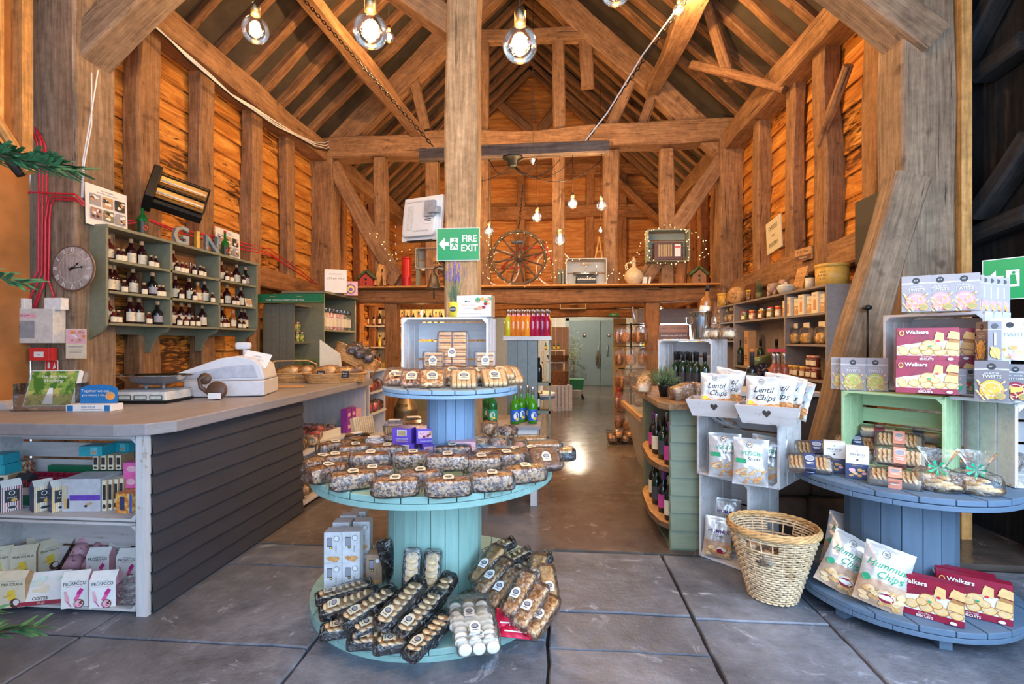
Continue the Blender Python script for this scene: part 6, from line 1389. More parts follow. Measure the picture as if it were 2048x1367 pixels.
for px,py,z,ti,tr,st,lab in((1618,945,0,.75,.1,kN,'biscuit pack with navy band at the left rim of the drum'),(1632,930,.04,.6,.1,kN,'biscuit pack with navy band behind the leftmost one'),(1790,975,0,.35,.0,kS,'biscuit pack with salmon band lying at the front rim'),(1800,955,.055,.95,.0,kS,'biscuit pack with salmon band tilted above the front one'),(1798,935,.10,.7,.0,kS,'biscuit pack with salmon band at the back of the tilted one'),(1712,920,.05,.6,.2,kN,'biscuit pack with navy band behind the mini bites cartons'),(1720,915,.0,.0,.2,kN,'biscuit pack with navy band lying under the tilted navy one'),(1892,930,.09,.8,-.1,kW,'biscuit pack with wine band tilted towards the front'),(1895,940,.02,.3,-.1,kW,'biscuit pack with wine band lying under the tilted wine one'),(1970,930,.09,.7,-.3,kO,'pack with orange band uppermost at the right of the drum'),(1950,945,.05,.6,-.2,kO,'pack with orange band at the right, front left one'),(1995,945,.03,.6,-.4,kO,'pack with orange band at the right, front right one')):
 p=put(px,py,ZS,.04);st((p.x,p.y,ZS+.002+z+.03*math.sin(ti)),(ti,0,face_cam(p)+tr),lab,g)
for px,d,z,st,lab in((1755,2.98,0,kWc,'cracker pack with wine band low in the green crate'),(1752,3.02,.062,kWc,'cracker pack with wine band second up in the green crate'),(1758,3.02,.124,kWc,'cracker pack with wine band topmost left in the green crate'),(1832,2.88,0,kNc,'cracker pack with navy band lowest in the green crate'),(1834,2.88,.062,kNc,'cracker pack with navy band, middle of three in the green crate'),(1836,2.90,.124,kNc,'cracker pack with navy band, topmost of three in the green crate'),(1700,2.95,.0,kN,'biscuit pack with navy band at the left foot of the green crate')):
 p=at(px,900,D=d-.06);st((p.x,p.y,ZS+.016+z),(.12,0,face_cam(p)+.05),lab,'cracker packs in the green crate')
def p_ribbonbag(label):
 t=thing('ribbon_biscuit_bag',label,'biscuit bag');mb=MB()
 q=random.Random(8)
 for k in range(26):mb.rbox((q.uniform(-.06,.06),q.uniform(-.03,.03),.012+q.uniform(0,.04)),(.07,.018,.016),BISC2 if k%3 else BISC,Matrix.Rotation(q.uniform(-.6,.6),3,'Z'),n=2,p=3)
 mb.build('biscuits',t)
 mb=MB();mb.rbox((0,0,.04),(.17,.11,.085),FILMW,n=6,p=4,jit=.010,seed=6);mb.lathe([(.05,.075),(.025,.095),(.045,.13),(.07,.165)],FILMW,16,cap=False,sy=.5);mb.build('wrapper',t)
 mb=MB();
 for k in range(7):a=k*.9;mb.add([(0,-.03,.095),(.035*math.cos(a),-.04+.01*math.sin(a),.095+.03*math.sin(a)),(.03*math.cos(a+.35),-.045,.095+.028*math.sin(a+.35))],[(0,1,2)],M('ribbon_green',(.0,.35,.16),.4))
 mb.build('ribbon',t);return t
rb=Stamp(p_ribbonbag('x'))
for px,py,lab in((1876,984,'clear biscuit bag with green ribbon at the rim, left one'),(1953,990,'clear biscuit bag with green ribbon at the rim, right one')):
 p=put(px,py,ZS,.05);rb((p.x,p.y,ZS+.002),face_cam(p),lab,'ribboned biscuit bags',1.15)
hb=Stamp(p_crisps('crisp_bag','x',.20,.29,.075,SILVW,HUMMUS,KRAFTL));g='hummus chip bags on the drum base'
for px,py,tr,lean,roll,lab in((1752,1222,.05,-.28,.22,'hummus chips bag at the front of the blue drum base, right of the other'),(1668,1186,.15,-.35,.42,'hummus chips bag at the left front of the blue drum base'),(1680,1140,.1,-.35,.2,'hummus chips bag standing behind the left front one'),(1762,1160,-.1,-.2,.1,'hummus chips bag half hidden behind the front pair')):
 p=put(px,py,.118,.03);hb((p.x,p.y,.128),Matrix.Rotation(face_cam(p)+tr,3,'Z')@Matrix.Rotation(lean,3,'X')@Matrix.Rotation(roll,3,'Y')and(Matrix.Rotation(face_cam(p)+tr,3,'Z')@Matrix.Rotation(lean,3,'X')@Matrix.Rotation(roll,3,'Y')).to_euler()[:],lab,g)
# ---- pair of white crates with the crisps, standing on the floor
lc=corner_crate('white crate standing on end on the flagstones with dark crisp bags inside',(.935,3.36),R(-46),(.33,.42,.545),.004,CRW,(3,2,4))
corner_crate('white slatted crate full of green and white straw bags, upper of the pair',(.91,3.32),R(-42),(.50,.38,.40),.550,CRW,(3,3,2))
vb=Stamp(p_crisps('crisp_bag','x',.19,.27,.07,SILVW,VEGGIE2,SILVW));g='veggie straw bags in the upper crate'
for px,py,d,tr,ro,lab in((1450,0,3.07,.05,0,'veggie straws bag at the left front of the upper crate'),(1500,0,2.90,.05,.03,'veggie straws bag in the middle front of the upper crate'),(1530,0,2.98,-.15,.08,'veggie straws bag at the right, behind the middle one')):
 p=at(px,950,D=d);vb((p.x,p.y,.568),(-.12,ro,face_cam(p)+tr),lab,g)
p=at(1490,880,D=3.12);vb((p.x-.03,p.y+.05,.85),(-1.1,.2,face_cam(p)+1.2),'veggie straws bag lying across the top of the others',g,.9)
PURT=M('aubergine_ink',(.10,.04,.20),.5)
HUM2=crisp_art([(0,.66,.13,'HUMMUS',PURT,0),(0,.55,.08,'Chips',INK,.3)],None,[BISC,CHIP,BISC2],INK,True);h2=Stamp(p_crisps('crisp_bag','x',.17,.25,.06,SILVW,HUM2,KRAFTL))
p=at(1432,1100,D=3.19);h2((p.x,p.y,.03),(-.1,.1,face_cam(p)+.1),'crisp bag with aubergine lettering low in the end-standing crate');p=at(1455,1000,D=3.34);h2((p.x,p.y,.10),(-.1,0,face_cam(p)),'crisp bag with aubergine lettering standing behind the low one')
GRW=painted('grey_white_tray',(.50,.46,.44),(.32,.25,.2),.42,axis=0)
def p_tray(label):
 t=thing('heart_tray',label,'tray');W_,D_,H_=.30,.23,.105;s=.045
 for nm,V in(('front_board',[(-W_/2,-D_/2,0),(W_/2,-D_/2,0),(W_/2+s,-D_/2-s*.6,H_),(-W_/2-s,-D_/2-s*.6,H_)]),('back_board',[(-W_/2,D_/2,0),(W_/2,D_/2,0),(W_/2+s,D_/2+s*.6,H_),(-W_/2-s,D_/2+s*.6,H_)]),('side_board',[(-W_/2,-D_/2,0),(-W_/2,D_/2,0),(-W_/2-s,D_/2+s*.6,H_),(-W_/2-s,-D_/2-s*.6,H_)]),('side_board',[(W_/2,-D_/2,0),(W_/2,D_/2,0),(W_/2+s,D_/2+s*.6,H_),(W_/2+s,-D_/2-s*.6,H_)])):
  n_=(Vector(V[1])-Vector(V[0])).cross(Vector(V[3])-Vector(V[0])).normalized()*.011;c_=Vector((0,0,0))
  inn=[Vector(v)+(n_ if(n_.x*(-V[0][0]-V[1][0])+n_.y*(-V[0][1]-V[1][1]))>0 else-n_)for v in V]
  mb=MB();mb.add([Vector(v)for v in V]+inn,[(0,1,2,3),(7,6,5,4),(0,4,5,1),(1,5,6,2),(2,6,7,3),(3,7,4,0)],GRW);mb.build(nm,t)
 mb=MB();mb.box((0,0,.005),(W_,D_,.01),GRW);mb.build('base',t)
 mb=MB();f=Face(mb,(0,-D_/2-s*.36,H_*.62),(1,0,0),(0,-s*.6/H_,1),.0012);pts=[]
 for k in range(24):
  a=2*PI*k/24;pts.append((.0016*16*math.sin(a)**3,.0016*(13*math.cos(a)-5*math.cos(2*a)-2*math.cos(3*a)-math.cos(4*a))))
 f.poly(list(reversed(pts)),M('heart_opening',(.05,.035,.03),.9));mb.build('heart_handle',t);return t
ty=Stamp(p_tray('x'));TZ2=.952
p1=at(1432,832,D=3.08);p2=at(1538,846,D=2.80)
ty((p1 .x,p1 .y,TZ2),face_cam(p1)-.1,'white tray with heart handle on the crates, left one','heart trays',(.82,.9,.95));ty((p2 .x,p2 .y,TZ2),face_cam(p2)-.1,'white tray with heart handle on the crates, right one','heart trays')
lb=Stamp(p_crisps('crisp_bag','x',.175,.225,.06,SILVW,LENTIL,CHIPS_));g='lentil chip bags'
for px,d,tr,lean,ro,z,lab in((1430,3.04,.05,-.1,.03,.02,'lentil chips bag at the front of the left heart tray'),(1450,3.13,-.2,-.1,.15,.045,'lentil chips bag behind the front one in the left tray'),(1524,2.78,.0,-.1,.03,.02,'lentil chips bag at the front of the right heart tray'),(1550,2.84,-.3,-.1,.12,.03,'lentil chips bag second in the right heart tray'),(1568,2.88,-.5,-.1,.16,.02,'lentil chips bag third in the right heart tray'),(1585,2.92,-.7,-.1,.22,.0,'lentil chips bag at the right end of the right heart tray')):
 p=at(px,800,D=d);lb((p.x,p.y,TZ2+.012+z),(lean,ro,face_cam(p)+tr),lab,g)
# ---- tall wicker basket
p=Vector((1.20,2.87,0));t=thing('wicker_basket','tall oval wicker laundry basket full of biscuits on the flagstones','basket',(p.x-.01,p.y-.015,.005),face_cam(p))
def pth(a,s_):return(.118*s_*math.cos(a),.105*s_*math.sin(a))
HB_=.37;mb=MB();weave(mb,pth,HB_,28,24,WICKP,.0058,1.88,.006,.0045,gap=lambda a,f:(.80<f<.90)and(abs(a-R(80))<.30 or abs(a-R(255))<.30));
for k in range(24):a=2*PI*k/24;x,y=pth(a,1);x1,y1=pth(a,1.86);mb.cyl((x,y,.005),(x1,y1,HB_),.004,WICKP,5)
mb.build('woven_wall',t)
for zz,rr_,r_ in((HB_+.012,1.92,.013),(HB_+.026,1.88,.009)):
 mb=MB()
 for ph in range(3):mb.tube([pth(2*PI*k/72,rr_+.03*math.cos(2*PI*k/72*9+ph*2.1))+(zz+r_*.7*math.sin(2*PI*k/72*9+ph*2.1),)for k in range(72)],r_*.62,WICK,6,True)
 mb.build('braided_rim',t)
mb=MB();mb.lathe([(.116,0),(.118,.012)],WICKP,24,sy=.87);mb.build('base',t)
pkb=Stamp(p_puffbag('loose_biscuit_pack',FLOR,1.0));q=random.Random(11);k=0
for i in range(9):
 a=i*2.4;rr_=.035+.09*math.sqrt(i/9);pkb((p.x-.01+rr_*math.cos(a)*1.1,p.y-.015+rr_*math.sin(a),.21+q.uniform(0,.015)),(q.uniform(-.3,.3),q.uniform(-.3,.3),q.uniform(0,6)),'crinkled biscuit pack heaped inside the tall wicker basket','biscuit packs in the wicker basket')
mb=MB();sticker(mb,(0,-.04,.0),(0,.9,.35),(1,0,0),.035,GOLD);mb.build('round_label',None,'gold round label on a pack inside the tall wicker basket','label',loc=(p.x-.02,p.y-.04,.325))
# ---- green clad counter end
GCL=painted('moss_green_cladding',(.165,.19,.115),amount=.12,axis=0,rough=.5);CWD=wood('oiled_counter_top',(.16,.09,.05),(.30,.19,.11),(.40,.28,.18),axis=1,crack=.2,rough=.4)
t=thing('cheese_counter','moss green boarded counter with wooden top and bottle shelves cut into its side','counter')
mb=MB()
for k in range(8):
 z0=.02+.118*k
 mb.add([(.775,3.44,z0),(.98,3.44,z0),(.98,3.425,z0),(.775,3.425,z0),(.775,3.44,z0+.114),(.98,3.44,z0+.114)],[(3,2,5,4),(0,3,4),(1,5,2),(0,1,2,3)],GCL)
mb.span((.77,3.44,0),(.98,3.47,.955),GCL);mb.build('lapped_end',t)
mb=MB();mb.span((.955,3.47,0),(.98,4.50,.955),GCL);mb.span((1.19,4.52,0),(1.23,6.0,.955),GCL);mb.span((.775,4.42,0),(1.02,4.52,.955),GCL);mb.build('carcase',t)
poly=[(.74,3.32),(.88,3.36),(1.27,3.86),(1.27,6.0),(1.19,6.0),(1.19,4.66),(.70,4.64),(.69,3.42)];n=len(poly);mb=MB();mb.add([(x,y,.955)for x,y in poly]+[(x,y,1.0)for x,y in poly],[tuple(reversed(range(n))),tuple(range(n,2*n))]+[(j,(j+1)%n,n+(j+1)%n,n+j)for j in range(n)],CWD);mb.build('counter_top',t,bevel=.006)
LOG=wood('log_slice',(.30,.15,.06),(.55,.32,.14),(.65,.42,.22),axis=2,crack=.4);BRK2=M('bark_edge',(.12,.06,.03),.9,var=.4)
for z,nm in((.16,''),(.545,''),(.40,'')):
 if z==.40:continue
 mb=MB();pl=[(.78,3.475),(.954,3.475),(.954,4.42),(.775,4.42),(.72,4.25),(.70,4.0),(.69,3.75),(.72,3.56)];n=len(pl)
 mb.add([(x,y,z-.035)for x,y in pl]+[(x+.006,y,z)for x,y in pl],[tuple(reversed(range(n))),tuple(range(n,2*n))],LOG);mb.add([(x,y,z-.035)for x,y in pl]+[(x+.006,y,z)for x,y in pl],[(j,(j+1)%n,n+(j+1)%n,n+j)for j in range(n)],BRK2);mb.build('log_shelf',t)
mb=MB();pl=[(.775,3.475),(.954,3.475),(.954,4.42),(.775,4.42)];n=len(pl);mb.add([(x,y,.0)for x,y in pl]+[(x,y,.025)for x,y in pl],[tuple(reversed(range(n))),tuple(range(n,2*n))]+[(j,(j+1)%n,n+(j+1)%n,n+j)for j in range(n)],GCL);mb.build('plinth',t)
wn=Stamp(p_bottle('wine_bottle','x',WINEG,.037,.30,BLK,M('dark_wine_label',(.06,.06,.07),.5),nr=.36,caph=.2,sh=.55));wn2=Stamp(p_bottle('wine_bottle','x',DKGL2,.037,.30,SILV,CREAMP,nr=.36,caph=.2,sh=.55));wn3=Stamp(p_bottle('wine_bottle','x',DKGL2,.037,.29,M('purple_cap',(.2,.05,.25),.4),M('magenta_label',(.5,.05,.25),.5),nr=.36,caph=.2,sh=.55))
for z,nm in((.026,'bottom'),(.161,'middle'),(.546,'upper')):
 if nm=='bottom':continue
 for i,(x,y)in enumerate(((.80,3.58),(.79,3.74),(.78,3.92),(.79,4.10),(.88,3.82),(.88,4.02))):
  (wn,wn2,wn3)[(i+int(z*10))%3]((x+.0,y,z),-1.0,'dark wine bottle on the %s log shelf of the green counter, %s'%(nm,('nearest','second','third','furthest','rear near','rear far')[i]),'wine bottles in the green counter')
CZ=1.001
corner_crate('whitewashed crate on the green counter holding black wine bottles',tuple(at(1315,790,D=4.25))[:2],R(-38),(.46,.34,.42),CZ,CRW,(4,3,2))
wc=Stamp(p_bottle('wine_bottle','x',WINEG,.037,.295,BLK,M('black_wine_label',(.03,.03,.035),.5),nr=.36,caph=.22,sh=.55));g='black wine bottles in the counter crate'
for i,(px,d)in enumerate(((1353,4.22),(1368,4.14),(1383,4.07),(1396,4.0),(1412,3.92),(1360,4.32),(1376,4.24),(1392,4.17))):
 p=at(px,790,D=d-.02);wc((p.x,p.y+.03,CZ+.016),0,'black capped wine bottle in the counter crate, %s, %s row'%(ORD[i%5],'front' if i<5 else 'back'),g)
ZC2=CZ+.422
SIGNB=M('brown_sign_board',(.13,.05,.03),.5);p=at(1348,690,D=4.28)
t=thing('wine_sign','dark brown box sign with cream wording on the wine crate','sign',(p.x,p.y,ZC2),face_cam(p)-.15);mb=MB();mb.box((0,0,.062),(.24,.06,.122),SIGNB);mb.build('box',t);mb=MB();f=Face(mb,(0,-.031,0));f.rect(0,.09,.236,.058,M('sign_top_brown',(.30,.12,.06),.5)).text(0,.092,'I LIKE TO COOK WITH WINE',.022,INK,cond=.75).text(0,.032,'Sometimes I even put it in the food',.019,CREAMP,.3,cond=.78);mb.build('lettering',t)
p=at(1402,690,D=4.05);t=thing('ice_bucket','polished steel champagne bucket with handles on the wine crate','bucket',(p.x,p.y,ZC2))
PST=M('polished_steel',(.6,.6,.6),.12,1);mb=MB();mb.lathe([(.062,0),(.066,.01),(.085,.17),(.092,.215),(.096,.22),(.09,.225),(.082,.17),(.06,.02)],PST,24,cap=False);mb.build('bucket',t)
for s_ in(-1,1):mb=MB();mb.tube([(s_*.086,0,.17),(s_*.115,0,.175),(s_*.118,0,.13),(s_*.082,0,.12)],.006,PST,7);mb.build('handle',t)
p3_=(p.x+.02,p.y+.02,ZC2+.02);am=Stamp(p_bottle('whisky_bottle','x',AMBG,.04,.30,BLK,CREAMP,nr=.34));am((p.x+.01,p.y+.0,ZC2+.13),(0,.15,0),'amber bottle standing in the steel champagne bucket')
pb_=Stamp(p_puffbag('snack_bag',BISC2,.9));g='biscuit bags on the wine crate'
for i,px in enumerate((1420,1434,1450,1462)):p=at(px,690,D=3.95-.03*i);pb_((p.x,p.y+.05,ZC2+.002),i,'clear bag of biscuits right of the steel bucket, %s'%ORD[i],g)
t=thing('potted_heather','small bushy green plant in a black pot on the green counter','plant',put(1330,793,CZ,.04));mb=MB();mb.lathe([(.038,0),(.050,.075),(.053,.085)],BLK,16);mb.build('pot',t)
HEA=M('heather_green',(.10,.15,.05),.8,var=.4);mb=MB();q=random.Random(5)
for k in range(190):
 a,e,h_=q.uniform(0,6.28),q.uniform(.01,.115),q.uniform(.04,.15);x1,y1=e*math.cos(a),e*math.sin(a);zt=.08+h_*(1.2-e*5)
 mb.tube([(x1*.3,y1*.3,.085),(x1*.8,y1*.8,.085+(zt-.085)*.7),(x1,y1,zt)],.0014,HEA,3)
 for j in range(4):z_=zt-.012*j;mb.add([(x1,y1,z_),(x1+q.uniform(-.014,.014),y1+q.uniform(-.014,.014),z_+.01),(x1,y1,z_+.006)],[(0,1,2)],HEA)
mb.build('foliage',t)
lfb=speckle('seeded_loaf',(.40,.20,.08),(.22,.10,.04),50,.5,.6,(.6,.4,.2));bb=Stamp(p_loaf('wrapped_bread','x','bread',lfb,(.14,.10,.10),False));p=put(1368,800,CZ,.05);bb((p.x,p.y,CZ+.002),(0,-.3,.2),'round seeded loaf in clear wrap beside the plant, left one','wrapped loaves on the green counter');p=put(1398,799,CZ,.05);bb((p.x,p.y,CZ+.002),(0,.3,.5),'round seeded loaf in clear wrap beside the crates, right one','wrapped loaves on the green counter')
q=random.Random(9)
for i in range(7):p=put(1292+i*5,788-i*.8*1,CZ,.05+.12*i);pb_((p.x-.02,p.y+.10*i,CZ+.002),i*1.1,'small wrapped bake on the green counter behind the plant, %s'%ORD[i],'small bakes on the counter')
t=thing('glass_display_case','glass fronted deli case running back along the green counter','display case',(0,0,0));GY=film('case_glass',(.94,.97,.96),.05,.03,.03);WOD=M('case_wood',(.42,.25,.12),.5)
mb=MB();CPN=M('case_panel',(.38,.36,.33),.4);mb.add([(.97,4.68,0),(1.17,4.68,0),(1.17,5.98,0),(.97,5.98,0),(.81,4.68,.66),(1.17,4.68,.66),(1.17,5.98,.66),(.81,5.98,.66)],[(0,3,2,1),(4,5,6,7),(0,1,5,4),(1,2,6,5),(2,3,7,6),(3,0,4,7)],CPN);mb.build('base_panel',t);mb=MB();mb.span((.78,4.67,.66),(.82,6.0,.71),WOD);mb.build('wooden_rail',t)
mb=MB();mb.add([(.80,4.68,.71),(.80,5.98,.71),(.82,5.98,1.10),(.82,4.68,1.10)],[(0,1,2,3)],GY);mb.add([(.82,4.68,1.10),(.82,5.98,1.10),(.95,5.98,1.28),(.95,4.68,1.28)],[(0,1,2,3)],GY);mb.add([(.80,4.68,.71),(1.15,4.68,.71),(1.15,4.68,1.28),(.95,4.68,1.28),(.82,4.68,1.10)],[(0,1,2,3,4)],GY);mb.build('glass',t);mb=MB();mb.span((.95,4.68,1.28),(1.15,5.98,1.29),GY);mb.span((.84,4.7,.96),(1.12,5.96,.968),GY);mb.build('glass_shelf',t)
q=random.Random(2);cz=Stamp(p_puffbag('deli_item',FRUITD,.9))
for i in range(12):cz((.90+.13*(i%2),4.8+.20*(i//2),.97 if i%3 else.715),i,'wrapped bake inside the glass deli case','bakes in the deli case')
px_=at(1262,700,D=7.5);t=thing('snack_rack','wire rack with columns of hanging snack bags at the end of the aisle','rack',(px_.x,px_.y,0));mb=MB();mb.cyl((0,0,0),(0,0,1.68),.015,BLK,10);mb.cyl((0,0,0),(0,0,.03),.2,BLK,18)
for z in(1.66,1.33,1.0,.67,.36):mb.tube([(.2*math.cos(2*PI*k/20),.2*math.sin(2*PI*k/20),z)for k in range(20)],.004,BLK,5,True);mb.cyl((-.2,0,z),(.2,0,z),.004,BLK,5);mb.cyl((0,-.2,z),(0,.2,z),.004,BLK,5)
mb.build('wire_frame',t)
PRZ=speckle('pretzel_mix',(.60,.26,.07),(.34,.12,.03),50,.5,.5);hbag=thing('hanging_snack_bag','x','snack bag');mb=MB();mb.rbox((0,0,-.16),(.105,.06,.13),PRZ,n=4,p=3,jit=.006);mb.build('contents',hbag);mb=MB();mb.rbox((0,0,-.13),(.12,.075,.22),FILMT,n=5,p=3.5,jit=.006);mb.build('wrapper',hbag);hs=Stamp(hbag);k=0
for r_,z in enumerate((1.66,1.33,1.0,.67,.36)):
 for i in range(6):
  a=2*PI*i/6+.3*r_;hs((px_.x+.2*math.cos(a),px_.y+.2*math.sin(a),z),a+PI/2,'clear snack bag hanging on tier %s of the wire rack'%('one','two','three','four','five')[r_],'snack bags on tier %s of the rack'%('one','two','three','four','five')[r_],1.2)
p=put(1243,888,.006,.10);t=thing('wire_basket','black wire basket of golden snack bags on the aisle floor','basket',(p.x,p.y,.004));mb=MB()
for z,k_ in((.0,.85),(.07,.93),(.15,1)):mb.tube([(.20*k_,.15*k_,z),(-.20*k_,.15*k_,z),(-.20*k_,-.15*k_,z),(.20*k_,-.15*k_,z)],.004,BLK,5,True)
for i in range(9):x=-.17+.0425*i;mb.tube([(x*1.17,-.15,.15),(x,-.128,0),(x,.128,0),(x*1.17,.15,.15)],.002,BLK,4)
mb.build('wire_frame',t);PZ=speckle('golden_snack',(.72,.40,.12),(.45,.20,.05),60,.5,.5);gz=Stamp(p_puffbag('golden_snack_bag',PZ,1.25))
for i in range(7):gz((p.x-.12+.08*(i%4),p.y-.05+.09*(i//4),.02+.05*(i%2)),i*1.3,'golden snack bag heaped in the black wire basket','snack bags in the wire basket')
# ---- pantry shelf against the right wall
PSH=painted('taupe_shelf_paint',(.24,.20,.18),amount=.10,rough=.5)
PXF,PXB,PY0,PY1,PZT=2.32,2.60,4.50,7.30,1.90
t=thing('pantry_shelf','long taupe painted shelf unit of pantry goods on the right wall','shelf')
def PY(px):return at(px,650,X=PXF).y
d1,d2=PY(1570),PY(1468);lev=[1.90,1.66,1.42,1.14,.86]
mb=MB();mb.span((PXF,PY0,PZT-.02),(PXB,PY1,PZT),PSH);mb.build('top_board',t,bevel=.002)
for y in(PY0,d1,d2,PY1-.02):mb=MB();mb.span((PXF+.002,y,.7 if y>PY0 else.4),(PXB,y+.022,PZT-.02),PSH);mb.build('upright',t)
for ya,yb,zs in((PY0,d1,(1.66,1.38,1.06)),(d1,d2,(1.665,1.10)),(d2,PY1,(1.67,1.42))):
 for z in zs:mb=MB();mb.span((PXF+.004,ya+.02,z-.02),(PXB,yb,z),PSH);mb.build('shelf_board',t)
mb=MB()
for k in range(28):mb.span((PXB,PY0+.1*k,.6),(PXB+.012,PY0+.1*k+.097,PZT),PSH)
mb.build('boarded_back',t);mb=MB();mb.span((PXF-.12,PY0,.78),(PXB,PY1,.82),CRW);mb.build('lower_worktop',t);mb=MB();mb.span((PXF-.1,PY0+.02,0),(PXB,PY1,.78),M('cupboard_front',(.12,.09,.07),.7));mb.build('base_cupboard',t)
def onshelf(px,X_=None):return at(px,640,X=X_ or PXF+.08).y
def art_ital(f,w_,h_):f.text(0,h_*.82,'PASTA',h_*.09,INK).rect(0,h_*.4,w_*.42,h_*.5,ORANGEP).rect(0,h_*.4,w_*.3,h_*.46,BROWNP)
def art_ital2(f,w_,h_):f.text(0,h_*.78,'BISCOTTI',h_*.08,INK,cond=.8).rect(0,h_*.3,w_*.96,h_*.5,BROWNP).blobs(0,h_*.3,w_*.7,h_*.3,8,w_*.14,[BISC,BISC2],4)
ia=Stamp(p_carton('pantry_carton','x','carton',.11,.06,.19,CREAMP,art_ital));ib=Stamp(p_carton('pantry_carton','x','carton',.11,.06,.165,CREAMP,art_ital2))
for i,(px,st)in enumerate(((1578,ib),(1588,ia),(1602,ib),(1615,ia),(1629,ib),(1643,ia),(1652,ib))):st((PXF+.05+(.02 if st is ib else 0),min(onshelf(px),9),1.661),R(-90),'cream pantry carton on the upper right shelf, %s'%ORD[i],'cream pantry cartons')
PASTA=speckle('dry_pasta',(.75,.48,.14),(.50,.26,.06),40,.5,.6,(.85,.65,.3));PALP=speckle('pale_pasta',(.72,.55,.30),(.40,.22,.08),40,.5,.6)
def p_pastabag(nm_,fill):
 t=thing('pasta_bag','x','pasta bag');mb=MB();mb.rbox((0,0,.055),(.13,.08,.105),fill,n=4,p=3,jit=.012);mb.build('pasta',t);mb=MB();mb.rbox((0,0,.08),(.145,.095,.165),FILMT,n=5,p=4,jit=.008);mb.build('wrapper',t);mb=MB();mb.box((0,0,.18),(.11,.008,.05),CREAMP);mb.build('header_card',t);return t
pg1=Stamp(p_pastabag('x',PASTA));pg2=Stamp(p_pastabag('x',PALP))
for i,(px,z,st,row)in enumerate(((1588,1.381,pg1,'right shelf, left one'),(1611,1.381,pg1,'right shelf, middle one'),(1642,1.381,pg1,'right shelf, right one'),(1437,1.671,pg2,'upper left compartment, left one'),(1450,1.671,pg2,'upper left compartment, middle one'),(1461,1.671,pg2,'upper left compartment, right one'),(1440,1.421,pg2,'lower left compartment, left one'),(1455,1.421,pg2,'lower left compartment, right one'))):st((PXF+.09,onshelf(px),z),R(-90),'clear bag of pasta shapes in the %s'%row,'pasta bags')
jm=[Stamp(p_jar('preserve_jar','x',.040,.105,speckle('pickle_%d'%i,a,b,45,.5,.2),l,CREAMP))for i,(a,b,l)in enumerate((((.45,.16,.05),(.15,.08,.02),GOLD),((.50,.10,.04),(.6,.4,.2),REDP),((.35,.25,.08),(.12,.14,.03),SILV),((.20,.05,.02),(.1,.02,.01),M('gingham_lid',(.6,.3,.25),.6))))]
for i,px in enumerate((1476,1484,1493,1500,1509,1520,1527,1538,1545,1552,1562)):jm[i%3]((PXF+.06+.05*(i%2),onshelf(px),1.666),R(-90),'preserve jar on the upper middle shelf, %s'%ORD[i],'preserve jars in the middle',(1,1,1+.2*(i%2)))
for i,(px,z)in enumerate(((1588,1.061),(1598,1.061),(1612,1.061),(1625,1.061),(1637,1.061),(1626,1.168),(1636,1.168))):jm[3 if i>2 else 0]((PXF+.06,onshelf(px),z),R(-90),'small jar on the lower right pantry shelf, %s'%(ORD[i]if i<5 else('stacked on the others, left','stacked on the others, right')[i-5]),'jars on the lower pantry shelf')
for i,(px,z,st)in enumerate(((1480,1.101,wc),(1521,1.101,wc),(1553,1.101,wc))):st((PXF+.08,onshelf(px),z),0,'dark wine bottle in the middle bay of the pantry shelf, %s'%ORD[i],'wine bottles in the pantry bay',1.1)
BKB=Stamp(p_carton('brown_wine_carton','x','carton',.12,.10,.22,M('kraft_tall',(.48,.27,.12),.6),lambda f,w_,h_:[f.oval(-w_*.2+w_*.2*(k%3),h_*(.3+.14*(k//3)),w_*.07,h_*.04,INK,8)for k in range(9)]))
for px,z,lab in((1497,1.322,'tall brown wine carton in the pantry bay, upper one'),(1497,1.101,'tall brown wine carton in the pantry bay, lower one'),(1508,1.101,'tall brown wine carton in the pantry bay, second lower one')):BKB((PXF+.10,onshelf(px),z),R(-90),lab,'brown wine cartons')
rz_=Stamp(p_bottle('rose_wine_bottle','x',liquid('rose_wine',(.45,.12,.06)),.037,.30,SILV,None,nr=.36,caph=.30));
mb=MB();mb.span((1.50,4.3,0),(2.16,4.75,.96),M('dark_cupboard',(.08,.06,.05),.7));mb.span((1.46,4.22,.96),(2.18,4.8,.99),CRW);mb.build('back_cupboard',None,'dark cupboard with worn white top in front of the pantry shelf','cupboard')
for i,px in enumerate((1548,1556,1569)):p=at(px,740,D=4.35);rz_((p.x,p.y,.991),0,'rose wine bottle with silver cap behind the lentil chips, %s'%ORD[i],'rose wine bottles')
ch=Stamp(p_bottle('champagne_bottle','x',DKGL2,.044,.32,INK,M('champagne_label',(.10,.09,.05),.4),nr=.38,caph=.34,sh=.5));p=at(1504,760,D=4.25);ch((p.x,p.y,.991),0,'black champagne bottle standing between the trays and the wine crate')
p=at(1525,760,D=4.6);t=thing('bottle_holder','dark figure shaped bottle holder with grapes behind the trays','ornament',(p.x,p.y,.991));mb=MB();GRP=M('grape_black',(.04,.03,.06),.3);q=random.Random(1)
for k in range(26):mb.ball((q.uniform(-.05,.05),q.uniform(-.05,.05),.04+q.uniform(0,.16)),.022,GRP,8)
mb.build('grapes',t);mb=MB();mb.cyl((-.10,0,.22),(.06,0,.27),.038,M('bronze_green',(.14,.16,.06),.35,.4),14,.03);mb.build('vessel',t)
mb=MB();mb.box((0,0,.02),(.14,.02,.03),M('gingham_red',(.6,.05,.05),.6));mb.build('red_ribbon',None,'red chequered ribbon on the necks of the rose wine bottles','ribbon',loc=tuple(at(1553,705,D=4.33)))
TP=PZT+.001
def ontop(px,X_=2.42):return at(px,600,X=X_).y
